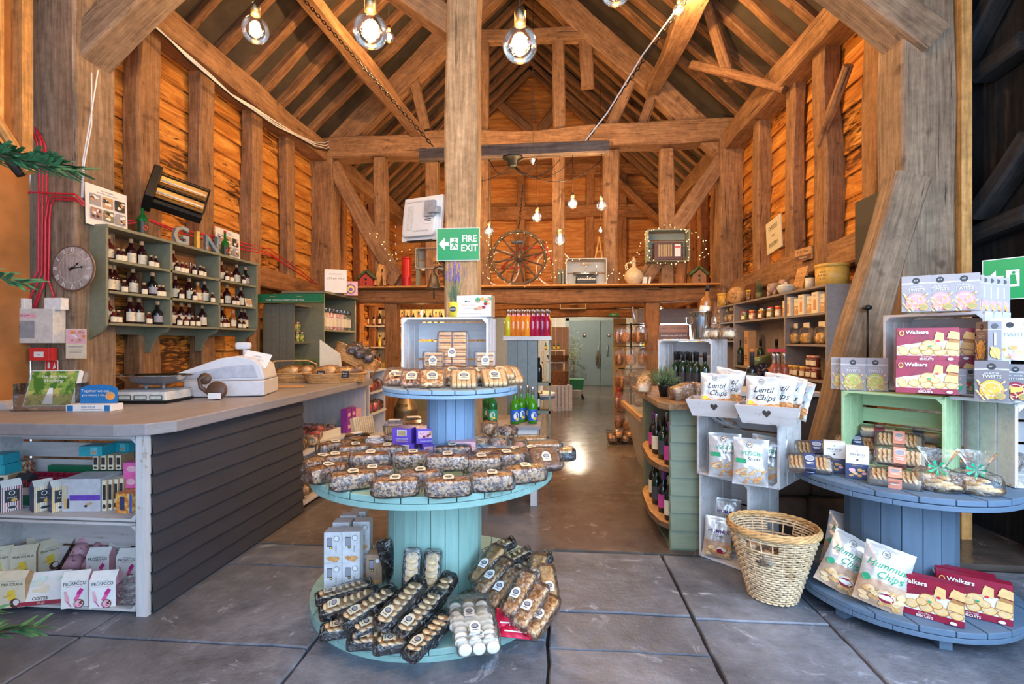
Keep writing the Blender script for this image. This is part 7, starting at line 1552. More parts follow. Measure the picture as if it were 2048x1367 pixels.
def cyl_tin(label,px,r,h_,m,lab_=None,nm_='storage_tin',lid=None,X_=2.42,cat='tin'):
 t=thing(nm_,label,cat,(X_,ontop(px,X_),TP),R(-60));mb=MB();mb.lathe([(r,0),(r,h_*.86)],m,28);mb.build('body',t);mb=MB();mb.lathe([(r*1.04,h_*.84),(r*1.05,h_*.98),(r*.98,h_)],lid or m,28);mb.build('lid',t)
 if lab_:mb=MB();f=Warp(mb,lambda x,z:(Vector(((r+.001)*math.sin(x/r),-(r+.001)*math.cos(x/r),z)),Vector((math.sin(x/r),-math.cos(x/r),0))),.0006);f.text(0,h_*.6,lab_[0],h_*.12,INK,cond=.8).text(0,h_*.45,lab_[1],h_*.13,INK).text(0,h_*.3,lab_[2],h_*.12,INK);mb.build('lettering',t)
 return t
TINY=M('mustard_tin',(.62,.36,.07),.45);cyl_tin('large round mustard yellow bread tin with lettering on the pantry shelf',1664,.13,.19,TINY,('BREAD','BAKERY','& CO'),X_=2.46)
cyl_tin('small yellow tin with dark lettering at the far end of the shelf top',1446,.075,.20,TINY,('TEA','HOUSE','FINE'))
cyl_tin('white lidded jar standing left of the large yellow tin',1620,.042,.13,M('cream_ceramic',(.62,.58,.48),.3),nm_='ceramic_jar',cat='jar',lid=BLK)
WD=wood('turned_wood',(.35,.18,.07),(.55,.32,.14),(.66,.44,.22),axis=1,crack=.2);t=thing('wooden_keg','small round wooden keg end with burnt lettering on the pantry shelf','barrel',(2.40,ontop(1477),TP),R(-55));mb=MB();mb.lathe([(.105,-.06),(.115,-.02),(.115,.02),(.105,.06)],WD,28,(0,0,.115),Matrix.Rotation(R(90),3,'X'));mb.build('body',t);mb=MB();f=Face(mb,(0,-.061,.115));f.ring(0,0,.09,.006,WD).text(0,.025,'Farm',.05,INK,.3).text(0,-.025,'shop',.05,INK,.3);mb.build('lettering',t)
t=thing('milk_bottle','tall thin glass bottle between the small tin and the keg','bottle',(2.38,ontop(1461),TP));mb=MB();mb.lathe([(.03,0),(.03,.09),(.012,.16),(.012,.24)],CLEARP,14);mb.build('glass',t)
t=thing('jar_of_sticks','small jar with yellow tops beside the keg','jar',(2.40,ontop(1500),TP));mb=MB();mb.lathe([(.03,0),(.03,.09)],CLEARP,12);mb.build('jar',t);mb=MB()
for k in range(9):mb.cyl((.015*math.cos(k),.015*math.sin(k),.01),(.022*math.cos(k),.022*math.sin(k),.13),.003,WD,5);mb.ball((.022*math.cos(k),.022*math.sin(k),.135),.011,YEL,6)
mb.build('sticks',t)
t=thing('potted_herb','dark green herb in a clear pot between the keg and the pig','plant',(2.40,ontop(1522),TP));mb=MB();mb.lathe([(.035,0),(.045,.08)],M('olive_pot',(.12,.13,.05),.5),14);mb.build('pot',t);mb=MB();q=random.Random(6)
for k in range(60):a,h_=q.uniform(0,6.28),q.uniform(.08,.19);e=q.uniform(.01,.05);mb.add([(e*.3*math.cos(a),e*.3*math.sin(a),.07),(e*math.cos(a),e*math.sin(a),.07+h_),(e*.3*math.cos(a)+.006,e*.3*math.sin(a),.08)],[(0,1,2)],HEA)
mb.build('foliage',t)
PIG=M('terracotta_pig',(.42,.27,.18),.6,var=.2);t=thing('pig_figurine','terracotta pig figurine sitting on the pantry shelf','ornament',(2.42,ontop(1552),TP),R(-150));mb=MB();mb.rbox((0,0,.085),(.24,.12,.13),PIG,n=6,p=2.3);mb.rbox((-.12,0,.14),(.11,.10,.11),PIG,n=5,p=2.3);mb.cyl((-.15,0,.135),(-.195,0,.125),.030,PIG,12,.026)
for sy in(-1,1):mb.add([(-.11,sy*.035,.185),(-.13,sy*.06,.20),(-.145,sy*.03,.225)],[(0,1,2),(2,1,0)],PIG)
for sx in(-.08,.07):
 for sy in(-1,1):mb.cyl((sx,sy*.035,0),(sx,sy*.035,.07),.018,PIG,8)
mb.tube([(.115,0,.10),(.13,.01,.12),(.125,.0,.135),(.14,-.01,.13)],.005,PIG,5);mb.build('body',t)
t=thing('butter_dish','cream lidded crock on the pantry shelf in front of the pig','crock',(2.38,ontop(1572,2.38),TP));mb=MB();mb.lathe([(.06,0),(.085,.05),(.088,.06)],M('cream_ceramic',(0,0,0)),22);mb.build('bowl',t);mb=MB();mb.lathe([(.09,.06),(.075,.085),(.03,.098),(.012,.10),(.016,.115),(.002,.12)],M('cream_ceramic',(0,0,0)),22);mb.build('lid',t)
mb=MB();mb.box((0,0,.11),(.02,.22,.26),WD,Matrix.Rotation(.25,3,'Y'));mb.build('bread_board',None,'wooden board leaning on the wall behind the white jar','board',loc=(2.52,ontop(1597,2.5),TP+.03))
mb=MB();mb.box((0,0,.12),(.02,.34,.22),SIGNB,Matrix.Rotation(.1,3,'Y'));mb.build('dark_box',None,'dark box at the far end above the pantry shelf','box',loc=(2.50,ontop(1500,2.5),TP+.01))
t=thing('pantry_sign','cream square sign reading cheeses and pantry on the right wall','sign',at(1548,470,X=XR-.205),(R(0),R(-6),R(-90)))
mb=MB();mb.box((0,0,0),(.40,.02,.40),M('sign_cream',(.66,.58,.38),.6,var=.05));mb.build('board',t,bevel=.003);mb=MB();f=Face(mb,(0,-.0105,0));f.text(0,.10,'CHEESES',.075,INK,cond=.85).text(0,0,'AND',.035,INK).text(0,-.11,'PANTRY',.075,INK,cond=.85);mb.build('lettering',t)
mb=MB();mb.span((XR-.24,4.20,1.92),(XR-.205,4.62,2.62),M('blackboard',(.035,.033,.032),.6));mb.build('blackboard',None,'dark grey blackboard fixed to the right wall behind the leaning brace','board')
t=thing('iron_poker','thin black iron rod with knob hanging in front of the leaning brace','poker',at(1735,700,Y=3.56));mb=MB();z_=t.location.z;mb.cyl((0,0,-.10),(0,0,.27),.006,BLK,8);mb.build('rod',t);mb=MB();mb.lathe([(.008,0),(.03,.01),(.022,.03),(.006,.035)],BLK,12,(0,0,.27));mb.build('knob',t)
p=at(2035,556,Y=3.7);t=thing('fire_exit_sign','green and blue fire exit sign at the right edge of the photo','sign',at(2040,555,X=2.75),R(-55));mb=MB();mb.box((0,0,0),(.34,.004,.25),WHITE);mb.build('panel',t);mb=MB();f=Face(mb,(0,-.003,0),eps=.0008);f.rect(0,0,.33,.24,SG).text(.09,.04,'FIRE',.07,WHITE,bold=.02,cond=.9).text(.09,-.035,'EXIT',.07,WHITE,bold=.02,cond=.9).poly([(-.155,.003),(-.105,.055),(-.105,.020),(-.070,.020),(-.070,-.014),(-.105,-.014),(-.105,-.049)],WHITE).rect(-.03,0,.06,.1,WHITE).oval(-.026,.034,.009,.009,SG,10).poly([(-.040,.022),(-.018,.022),(-.01,-.036),(-.05,-.036)],SG);mb.build('printed_front',t)
# ================== LEFT MIDDLE AND BACK
TAUPE=painted('taupe_green_boards',(.17,.165,.12),amount=.10,rough=.55)
t=thing('shelf_unit','dark sage shelf unit with boarded side, nearer of the two beyond the counter','shelf unit')
mb=MB();ya,yb,xa,xb,zt=6.2,6.62,-3.76,-3.36,1.87
for k in range(4):mb.span((xa+.1*k,ya,0),(xa+.1*k+.097,ya+.02,zt),TAUPE)
mb.build('boarded_side',t);mb=MB();mb.span((xa,ya,zt),(xb+.02,yb,zt+.025),TAUPE);mb.build('top_board',t)
for z in(.5,.95,1.38):mb=MB();mb.span((xa,ya+.02,z),(xb,yb,z+.02),TAUPE);mb.build('shelf_board',t)
mb=MB();mb.span((xa-.02,ya,0),(xa,yb,zt),TAUPE);mb.build('back_panel',t)
cans=[Stamp(p_jar('preserve_jar','x',.028,.13,speckle('tin_print_%d'%i,a,b,30,.5,.3),l))for i,(a,b,l)in enumerate((((.55,.5,.1),(.1,.2,.08),SILV),((.15,.1,.1),(.6,.3,.1),REDP)))]
for i in range(6):cans[i%2]((xb-.06-.05*(i%2),ya+.07+.06*i,1.401),0,'small printed jar on the nearer sage unit, %s'%ORD[i],'printed jars');
for i in range(5):cans[(i+1)%2]((xb-.12+.02*(i%2),ya+.08+.065*i,1.401+.136),0,'small printed jar stacked on the others in the nearer unit, %s'%ORD[i],'stacked printed jars')
t=thing('shelf_unit','tall sage green shelf unit with sweet jars beside the back post','shelf unit');ya,yb,xa,xb,zt=6.64,7.76,-3.76,-3.17,2.07
mb=MB();mb.span((xa,ya,0),(xb,ya+.025,zt),SAGE);mb.build('side_panel',t);mb=MB();mb.span((xa,yb-.025,0),(xb,yb,zt),SAGE);mb.build('side_panel',t)
mb=MB();mb.span((xa,ya-.03,zt),(xb+.04,yb+.02,zt+.03),SAGE);mb.build('top_board',t)
for z in(.3,.75,1.15,1.55):mb=MB();mb.span((xa,ya+.025,z),(xb,yb-.025,z+.022),SAGE);mb.build('shelf_board',t)
mb=MB();mb.span((xa-.02,ya,0),(xa,yb,zt),SAGE);mb.build('back_panel',t)
sw=[Stamp(p_jar('sweet_jar','x',.045,.30,speckle('sweets_%d'%i,a,b,40,.5,.15),CLEARP,CREAMP))for i,(a,b)in enumerate((((.75,.65,.5),(.5,.35,.25)),((.75,.7,.65),(.6,.1,.1)),((.70,.50,.42),(.6,.3,.3)),((.06,.08,.05),(.3,.3,.2))))]
for i in range(8):sw[(0,0,1,1,2,2,3,3)[i]]((xb-.07,ya+.09+.125*i,1.573),R(60),'tall clear jar of sweets on the tall sage unit, %s'%ORD[i],'sweet jars')
t=p_carton('mint_banner_box','long green box reading dark chocolate mint collection on the nearer unit','box',.92,.10,.11,GRNP,lambda f,w_,h_:f.text(-w_*.18,h_*.72,'olivers',h_*.24,GOLD,.3).text(w_*.2,h_*.72,'olivers',h_*.24,GOLD,.3).text(0,h_*.3,'DARK CHOCOLATE MINT COLLECTION',h_*.26,WHITE,cond=.95).rect(0,h_*.06,w_,h_*.04,GOLD),None,None);t.location=(-3.40,6.10,1.896);t.rotation_euler=(0,0,.05)
for nm,px,w_,h_,m,lab,art in(('promotion_box',652,.08,.30,PURP,'tall purple and yellow box on top of the tall sage unit',lambda f,a,b:f.rect(0,b*.5,a*.5,b*.9,GOLD)),('price_box',669,.30,.33,WHITE,'white price box with lettering on top of the tall sage unit',lambda f,a,b:f.text(0,b*.62,'£3.5 per 100 g',a*.13,INK).text(0,b*.8,'CHOCOLATE',a*.10,GREYP)),('printed_box',699,.20,.21,PALEP,'small box with purple and yellow swirls at the end of the tall sage unit',lambda f,a,b:f.oval(0,b*.45,a*.35,b*.35,PURP).oval(0,b*.45,a*.26,b*.26,YEL).oval(0,b*.42,a*.15,b*.12,PURP))):
 p=at(px,580,Y=6.95 if px<690 else 7.35);b_=p_carton(nm,lab,'box',w_,.14,h_,m,art);b_.location=(p.x+.02,p.y,2.101);b_.rotation_euler=(0,0,.4)
BR1=speckle('golden_crust',(.80,.52,.22),(.66,.36,.12),18,.5,.5);BR2=speckle('brown_crust',(.34,.16,.06),(.22,.10,.04),30,.5,.6)
def p_bread(label,m,L=.26,w_=.11,h_=.09):
 t=thing('bagged_bread',label,'bread');mb=MB();mb.rbox((0,0,h_/2),(L,w_,h_),m,n=6,p=2.6,jit=.004)
 for k in range(4):mb.rbox((-L*.3+L*.2*k,0,h_*.93),(.03,w_*.5,.02),BISC2,Matrix.Rotation(.5,3,'Z'),n=3,p=2.5)
 mb.build('loaf',t);mb=MB();mb.rbox((.01,0,h_/2+.003),(L+.06,w_+.03,h_+.025),FILMT,n=6,p=2.8,jit=.010,seed=3);mb.build('wrapper',t);return t
q1=at(584,760,D=5.25);q2=at(672,760,D=5.18)
p_basket('flat wicker tray basket on the counter behind the till, with handle',.22,.16,.085,(q1 .x,q1 .y,CT),face_cam(q1)+.1,None,1.12,8,handle=True)
p_basket('flat wicker tray basket at the end of the counter holding bagged loaves',.27,.18,.085,(q2 .x,q2 .y,CT),face_cam(q2)+.15,None,1.12,8)
bs=Stamp(p_bread('x',BR1));bd=Stamp(p_bread('x',BR2))
for(q_,dx,dy,z,rot,st,lab,sc_)in((q1,-.05,0,.035,(.0,-.25,-.3),bs,'long pale bagged loaf in the basket behind the till',1.15),(q1,.10,.05,.05,(0,-.3,-.5),bs,'golden bagged baguette end in the basket behind the till',.95),(q2,-.12,.0,.05,(0,-.2,-.35),bs,'golden bagged loaf at the left of the end basket',1.1),(q2,.06,.02,.05,(0,-.15,-.3),bs,'golden bagged loaf in the middle of the end basket',1.0),(q2,.20,.0,.06,(0,-.5,-.2),bd,'brown bagged loaf at the right of the end basket',.8)):
 st((q_.x+dx,q_.y+dy,CT+z),rot,lab,'bagged loaves in the wicker baskets',sc_)
SLT=M('chalk_tag',(.02,.02,.02),.7)
for q_,dx,lab in((q2,-.06,'left'),(q2,.19,'right')):
 t=thing('price_tag','small black chalk price tag on the end bread basket, %s one'%lab,'price tag',(q_.x+dx,q_.y-.21,CT+.06),.1);mb=MB();mb.box((0,0,.03),(.075,.004,.07),SLT,Matrix.Rotation(-.2,3,'X'));mb.build('card',t);mb=MB();Face(mb,(0,-.008,.03),(1,0,0),(0,.2,1),.001).text(0,.012,'Bread',.02,WHITE).text(0,-.014,'2.50',.02,WHITE);mb.build('lettering',t)
t=thing('potted_rosemary','low bushy rosemary plant behind the bread baskets','plant',(at(612,740,D=5.6).x,at(612,740,D=5.6).y,CT));mb=MB();mb.lathe([(.06,0),(.075,.10)],BRK2,16);mb.build('pot',t);mb=MB();q=random.Random(8)
for k in range(150):
 a,e=q.uniform(0,6.28),q.uniform(.05,.22);h_=q.uniform(.02,.14);x1,y1=e*math.cos(a),e*math.sin(a)*.7;mb.tube([(x1*.2,y1*.2,.1),(x1*.7,y1*.7,.12+h_*.6),(x1,y1,.10+h_)],.0016,HEA,3)
 for j in range(5):f_=.4+.12*j;mb.add([(x1*f_,y1*f_,.11+h_*f_),(x1*f_+q.uniform(-.02,.02),y1*f_+q.uniform(-.02,.02),.13+h_*f_),(x1*f_,y1*f_+.004,.115+h_*f_)],[(0,1,2)],HEA)
mb.build('foliage',t)
ts=put(645,880,.47);t=thing('display_tray','white card tray of red sweet bags under the counter end','tray',(-2.30,4.62,.472),R(80));mb=MB();mb.box((0,0,.004),(.46,.26,.008),CREAMP)
for s_ in(-1,1):mb.box((0,s_*.13,.04),(.46,.006,.08),CREAMP);mb.box((s_*.23,0,.04),(.006,.26,.08),CREAMP)
mb.build('tray',t)
RF=M('red_foil',(.60,.03,.02),.3,.2);rf=Stamp(p_puffbag('red_sweet_bag',speckle('red_wrap',(.65,.04,.03),(.75,.5,.15),25,.62,.3),1.1));df=Stamp(p_puffbag('dark_sweet_bag',speckle('dark_red_wrap',(.25,.03,.02),(.55,.2,.1),30,.6,.3),.9))
for i,(x,y)in enumerate(((-2.22,4.45),(-2.24,4.57),(-2.34,4.50),(-2.36,4.60))):rf((x,y,.49+.02*(i%2)),i,'red foil sweet bag heaped in the white tray, %s'%('nearest','second','rear left','rear right')[i],'red sweet bags')
for i,(x,y)in enumerate(((-2.22,4.70),(-2.32,4.72),(-2.22,4.80))):df((x,y,.49),i,'dark red sweet bag at the far end of the white tray, %s'%('nearest','second','third')[i],'dark sweet bags')
MIXB=speckle('mixed_sweets',(.45,.18,.08),(.70,.45,.15),30,.5,.3,(.12,.10,.04));mx=Stamp(p_puffbag('sweet_bag',MIXB,1.1))
for i,(x,y,z)in enumerate(((-2.17,4.05,.472),(-2.20,4.16,.472),(-2.27,4.08,.54),(-2.16,4.28,.472),(-2.30,4.26,.472),(-2.16,4.14,.082),(-2.20,4.32,.082),(-2.18,4.5,.082),(-2.2,4.72,.082))):mx((x,y,z),i*1.1,'clear sweet bag on the %s shelf under the counter end, %s'%('upper' if z>.3 else 'lower',('nearest','second','stacked','fourth','rear','nearest','second','third','fourth')[i]),'sweet bags under the counter end')
bx=Stamp(p_carton('small_sweet_box','x','box',.09,.07,.12,M('violet_card',(.30,.04,.28),.4),lambda f,w_,h_:f.rect(0,h_*.5,w_*.6,h_*.3,PALEP)))
for i,(x,y,z)in enumerate(((-2.14,4.98,.472),(-2.14,5.08,.472),(-2.14,4.98,.593),(-2.14,5.10,.593),(-2.18,4.86,.082))):bx((x,y,z),R(85),'small violet sweet box under the counter end, %s'%('lower near','lower far','upper near','upper far','on the bottom shelf')[i],'violet sweet boxes')
t=p_carton('seed_sack','pale paper sack leaning at the far end under the counter','sack',.22,.10,.20,PALEP);t.location=(-2.20,5.27,.472);t.rotation_euler=(0,0,R(80))
t=thing('display_stand','narrow white stepped stand with packets beyond the counter end','stand');mb=MB();X0,X1,Y0,Y1=-2.55,-2.12,5.56,6.12
mb.span((X0,Y0,0),(X1,Y0+.025,1.06),CRWZ);mb.build('side_panel',t);mb=MB();mb.span((X0,Y1-.025,0),(X1,Y1,1.06),CRWZ);mb.build('side_panel',t)
for z in(.25,.55,.80,1.05):mb=MB();mb.span((X0,Y0+.025,z),(X1+.02,Y1-.025,z+.02),CRW);mb.build('shelf_board',t)
for i,(y,z)in enumerate(((5.68,.822),(5.80,.822),(5.68,.572),(5.82,.572))):rf((X1-.06,y,z),i,'red packet on the white stepped stand, %s'%('upper near','upper far','lower near','lower far')[i],'packets on the stepped stand',1.15)
for i,(y,z)in enumerate(((5.94,.822),(5.96,.572))):t_=df((X1-.06,y,z),i,'dark packet on the white stepped stand, %s'%('upper','lower')[i],'dark packets on the stepped stand',1.4)
p=at(712,720,D=5.85);bk_=p_basket('wicker basket tilted up on the white stand holding dark wrapped sweets',.24,.17,.17,(p.x-.05,p.y,1.10),R(30),None,1.15,12);bk_.rotation_euler=(R(-12),R(28),R(20))
DW=speckle('dark_floral_wrap',(.035,.035,.06),(.35,.25,.25),30,.58,.3);dw=Stamp(p_puffbag('wrapped_sweets',DW,1.2))
for i in range(6):dw((p.x+.02+.09*(i%3),p.y-.13+.11*(i//3),1.25-.045*(i%3)+.03*(i//3)),i*.9,'dark floral wrapped packet in the tilted basket, %s'%ORD[i],'floral packets in the tilted basket')
mb=MB();mb.prism([(-.12,0),(.12,0),(.10,.18),(-.12,.34)],.01,CREAMP);mb.build('card_wedge',None,'white slanted card standing between the bread basket and the tilted basket','card',loc=(at(662,700,D=5.55).x,at(662,700,D=5.55).y,CT+.10),rz=.2)
t=thing('shop_broom','wooden broom handle leaning beside the white stepped stand','broom',(0,0,0));a,b=at(752,735,D=6.45),at(762,880,D=6.6);mb=MB();mb.cyl((b.x,b.y,.04),tuple(a),.012,PINE,8);mb.build('handle',t);mb=MB();mb.box((b.x,b.y,.03),(.25,.06,.055),BRK2);mb.build('brush_head',t)
rf((at(765,850,D=6.1).x+.03,at(765,850,D=6.1).y,.02),0,'red foil bag standing on the floor beside the broom',None,2.0)
p=put(812,884,.0,.15);CH=M('aged_churn',(.25,.19,.11),.4,.7,var=.3,scale=8);t=thing('milk_churn','old dull brass coloured milk churn on the floor behind the drum table','milk churn',(p.x,p.y,.005));mb=MB();mb.lathe([(.16,0),(.17,.02),(.17,.42),(.175,.44),(.165,.46),(.11,.58),(.095,.60),(.095,.64),(.125,.68),(.13,.70)],CH,28);mb.build('body',t)
mb=MB();mb.lathe([(.128,.69),(.135,.70),(.12,.73),(.02,.74)],CH,24);mb.build('lid',t)
for s_ in(-1,1):mb=MB();mb.tube([(s_*.03-.03,-.13,.50),(s_*.0-.05,-.17,.53),(.05,-.17,.53),(.06,-.13,.50)]if s_<0 else[(-.04,.13,.50),(-.04,.17,.53),(.04,.17,.53),(.04,.13,.50)],.008,CH,6);mb.build('handle',t)
t=thing('drinks_shelf','pale drinks shelf full of bottles in the back left of the shop','shelf',(0,0,0));yk=10.4;x0,x1=at(690,650,Y=yk).x,at(890,650,Y=yk).x
for z in(.85,1.30,1.75):mb=MB();mb.span((x0,yk-.15,z-.03),(x1,yk+.15,z),CREAM);mb.build('shelf_board',t)
mb=MB();mb.span((x0,yk+.15,0),(x1,yk+.18,2.1),M('pale_backboard',(.55,.45,.25),.6));mb.build('back_panel',t);mb=MB();mb.span((x0,yk-.15,0),(x1,yk+.15,.62),SAGE);mb.build('base',t)
lsm=Stamp(p_bottle('back_bar_bottle','x',DKGL2,.036,.30,GOLD,CREAMP,nr=.34,seg=10));lam=Stamp(p_bottle('back_bar_bottle','x',AMBG,.036,.28,BLK,CREAMP,nr=.34,seg=10));lyl=Stamp(p_bottle('back_bar_bottle','x',liquid('yellow_oil',(.75,.55,.05)),.034,.24,BLK,YEL,nr=.34,seg=10));rr_=Stamp(p_bottle('back_bar_bottle','x',DKGL,.034,.29,REDP,CREAMP,nr=.34,seg=10));k=0
for r_,(z,kinds)in enumerate(((1.751,(lsm,lam,lsm,rr_)),(1.301,(lam,rr_,lyl)),(.851,(lyl,lyl,lam)))):
 n=18
 for i in range(n):
  x=x0+.06+(x1-x0-.12)*i/(n-1);kinds[(i*5+i//3)%len(kinds)]((x,yk-.06,z),0,'bottle on the %s shelf of the back left drinks unit, %s'%(('top','middle','bottom')[r_],(ORD[i]if i<9 else ORD[17-i].replace('left','right'))),'bottles on the %s back shelf'%('top','middle','bottom')[r_])
by_=HB;a,b=at(840,303,Y=by_),at(1218,306,Y=by_);bz=(a.z+b.z)/2
DKB=wood('dark_old_beam',(.05,.04,.035),(.12,.09,.075),(.35,.22,.12));beam((a.x,by_,bz),(b.x,by_,bz+.01),.11,.14,DKB,'hanging_beam','dark reclaimed beam hung on chains across the shop carrying the small bulbs','beam',wob=.012,kindm=None)
def chain(p0,p1,label):
 p0,p1=Vector(p0),Vector(p1);L=(p1-p0).length;n=int(L/.05);d=(p1-p0)/n;t_=d.normalized();x=t_.cross(Vector((0,1,0))).normalized();y=t_.cross(x);mb=MB()
 for i in range(n):
  c_=p0+d*(i+.5);s1=x if i%2 else y;pts=[c_+s1*(.015*math.cos(2*PI*k/8))+t_*(.034*math.sin(2*PI*k/8))for k in range(8)];mb.tube(pts,.005,BLK,4,True)
 mb.build('hanging_chain',None,label,'chain')
chain(at(866,292,Y=by_),at(560,-55,Y=by_),'black chain from the left of the hanging beam up into the roof');chain(at(1165,292,Y=by_),at(1405,-45,Y=by_),'black chain from the right of the hanging beam up into the roof')
mb=MB();mb.tube([at(1168,285,Y=by_-.03),at(1215,225,Y=by_-.03),at(1285,110,Y=by_-.03),at(1400,-45,Y=by_-.03)],.008,WHC,6);mb.build('white_cable',None,'white flex running up beside the right chain','cable')
c_=at(1026,322,Y=by_);t=thing('lamp_rose','black multi lamp ceiling rose under the hanging beam with trailing flexes','ceiling rose',c_);mb=MB();mb.lathe([(.03,-.07),(.055,-.05),(.06,.0),(.11,.02),(.12,.035),(.1,.045)],BLK,20);mb.build('rose',t)
for px in(872,978,1074,1120,1145,1203):
 e=at(px,318,Y=by_)-c_;sag=-.10-.25*abs(e.x)*.5;mb=MB();pts=[(e.x*f,.02*math.sin(f*5+px),-.04+sag*4*f*(1-f)+f*(e.z+.04))for f in[k/10 for k in range(11)]];mb.tube(pts,.004,BLK,5);mb.build('flex',t)
# ---- shelf board along the far frame
ZH=2.275;YH=7.80
mb=MB();mb.span((XL+.40,YT-.38,ZH-.025),(XR-.42,YT+.12,ZH),wood('orange_shelf_plank',(.40,.17,.05),(.62,.30,.09),(.70,.40,.15),axis=0,crack=.1));mb.build('plank_shelf',None,'long orange plank shelf on top of the far beam carrying ornaments','shelf')
def hx(px):return at(px,560,Y=YH).x
def birdhouse(label,px,wall,roof):
 t=thing('birdhouse',label,'birdhouse',(hx(px),YH,ZH));mb=MB();mb.prism([(-.09,0),(.09,0),(.09,.13),(0,.22),(-.09,.13)],.14,wall);mb.build('body',t);mb=MB()
 for s_ in(-1,1):mb.box((s_*.065,0,.19),(.19,.19,.02),roof,Matrix.Rotation(s_*.75,3,'Y'));
 q=random.Random(3)
 for k in range(60):mb.rbox((q.uniform(-.13,.13),q.uniform(-.09,.09),0),(.03,.03,.02),roof,n=2,p=2);v=mb.v[-17*0-1]
 mb.build('roof',t);mb=MB();f=Face(mb,(0,-.0705,0));f.oval(0,.11,.022,.022,INK,12).oval(0,.05,.016,.022,INK,10);mb.build('entrance_hole',t);return t
def moss_roof(label,px,wall):
 MOSS=speckle('moss',(.05,.07,.02),(.10,.12,.04),40,.5,.9);t=thing('birdhouse',label,'birdhouse',(hx(px),YH,ZH));mb=MB();mb.prism([(-.10,0),(.10,0),(.10,.13),(0,.22),(-.10,.13)],.15,wall);mb.build('body',t);mb=MB()
 for s_ in(-1,1):mb.rbox((s_*.075,0,.195),(.21,.21,.045),MOSS,Matrix.Rotation(s_*.72,3,'Y'),n=5,p=4,jit=.008)
 mb.build('roof',t);mb=MB();f=Face(mb,(0,-.0755,0));f.oval(0,.12,.022,.022,INK,12).oval(0,.055,.016,.022,INK,10);mb.build('entrance_hole',t)
moss_roof('red birdhouse with dark mossy roof at the left end of the plank shelf',735,M('barn_red',(.45,.05,.03),.7));moss_roof('brown birdhouse with mossy roof at the right end of the plank shelf',1396,M('birdhouse_brown',(.28,.13,.05),.7))
t=thing('red_canister','tall red metal canister on the plank shelf','canister',(hx(813),YH,ZH));RC=M('red_metal',(.50,.02,.02),.35,.2);mb=MB();mb.lathe([(.075,0),(.078,.01),(.078,.14),(.082,.15),(.078,.16),(.078,.44),(.072,.46)],RC,24);mb.build('body',t);mb=MB();mb.lathe([(.08,.44),(.08,.47),(.06,.475)],RC,24);mb.build('lid',t)
for i,(px,a_,w_,h_,lab)in enumerate(((758,.25,.09,.34,'pale wooden wedge leaning beside the red birdhouse'),(768,-.12,.05,.26,'thin wooden offcut standing near the red birdhouse'),(786,.5,.14,.22,'rough log piece lying left of the red canister'))):mb=MB();mb.box((0,0,h_/2),(w_,.12,h_),(PINE,WD,OAK)[i],Matrix.Rotation(a_,3,'Y'));mb.build('wood_piece',None,lab,'wood',loc=(hx(px),YH+.05,ZH+.03))
p_crate('small grey crate fixed above the plank shelf left of the exit sign',(.50,.22,.34),painted('grey_crate',(.34,.34,.30),(.2,.15,.1),.4,axis=0),(hx(858),YH+.18,ZH+.30),0,(2,2,1))
mb=MB();mb.span((hx(858)-.03,YH+.10,ZH),(hx(858)+.03,YH+.22,ZH+.298),OAK);mb.span((hx(832)-.03,YH+.10,ZH),(hx(832)+.03,YH+.22,ZH+.298),SAGE);mb.build('crate_stand',None,'short posts holding up the small grey crate','stand')
mb=MB();q=random.Random(12)
for k in range(34):
 a,b_=q.uniform(0,PI),q.uniform(0,PI);ax=Vector((math.sin(a)*math.cos(b_),math.sin(a)*math.sin(b_),math.cos(a)));u_=ax.orthogonal().normalized();v_=ax.cross(u_);mb.tube([u_*(.11*math.cos(2*PI*j/18))+v_*(.11*math.sin(2*PI*j/18))for j in range(18)],.005,WICK,5,True)
mb.build('wicker_ball',None,'woven cane ball sitting in the small grey crate','ball',loc=(hx(872),YH+.17,ZH+.43))
p=at(905,545,Y=3.93);t=thing('hanging_bell','old bronze bell hanging from a scrolled iron bracket on the pale post','bell',(post_p.x-.131,3.98,at(858,565,D=3.9).z));BRZ=M('old_bronze',(.20,.13,.07),.45,.8);mb=MB();mb.lathe([(.008,.10),(.025,.09),(.035,.06),(.042,.02),(.058,-.02),(.066,-.03),(.06,-.032)],BRZ,22,(-.09,0,0));mb.build('bell',t)
mb=MB();mb.tube([(0,0,.14),(-.03,0,.15),(-.06,0,.145),(-.09,0,.13),(-.09,0,.10)],.006,BLK,6);mb.tube([(0,0,.06),(-.02,0,.10),(-.05,0,.115),(-.06,0,.10),(-.045,0,.09)],.005,BLK,6);mb.tube([(-.01,0,.18),(-.03,0,.20),(-.05,0,.185),(-.035,0,.17)],.005,BLK,6);mb.box((-.003,0,.10),(.008,.03,.22),BLK);mb.build('scroll_bracket',t)
mb=MB();mb.cyl((-.09,0,-.03),(-.09,0,-.06),.004,BLK,6);mb.ball((-.09,0,-.065),.012,BRZ,8);mb.cyl((-.09,0,-.07),(-.09,0,-.11),.006,BLK,6);mb.build('clapper',t)
WOLD=wood('old_wheel_wood',(.04,.028,.02),(.10,.07,.05),(.19,.14,.10),axis=2,crack=.3);wc_=at(1038,519,Y=YH-.03);t=thing('cart_wheel','large old wooden cart wheel with twelve spokes wound with fairy lights','wheel',(wc_.x,YH-.05,ZH+.435),(0,0,.08))
mb=MB();mb.lathe([(.385,-.025),(.43,-.028),(.43,.028),(.385,.025),(.385,-.025)],WOLD,56,rot=Matrix.Rotation(R(90),3,'X'),cap=False);mb.build('rim',t)
mb=MB();mb.lathe([(.03,-.05),(.065,-.045),(.07,0),(.065,.045),(.03,.05)],WOLD,20,rot=Matrix.Rotation(R(90),3,'X'));mb.lathe([(.025,.048),(.04,.055),(.04,.065)],BRZ,16,rot=Matrix.Rotation(R(90),3,'X'));mb.build('hub',t)
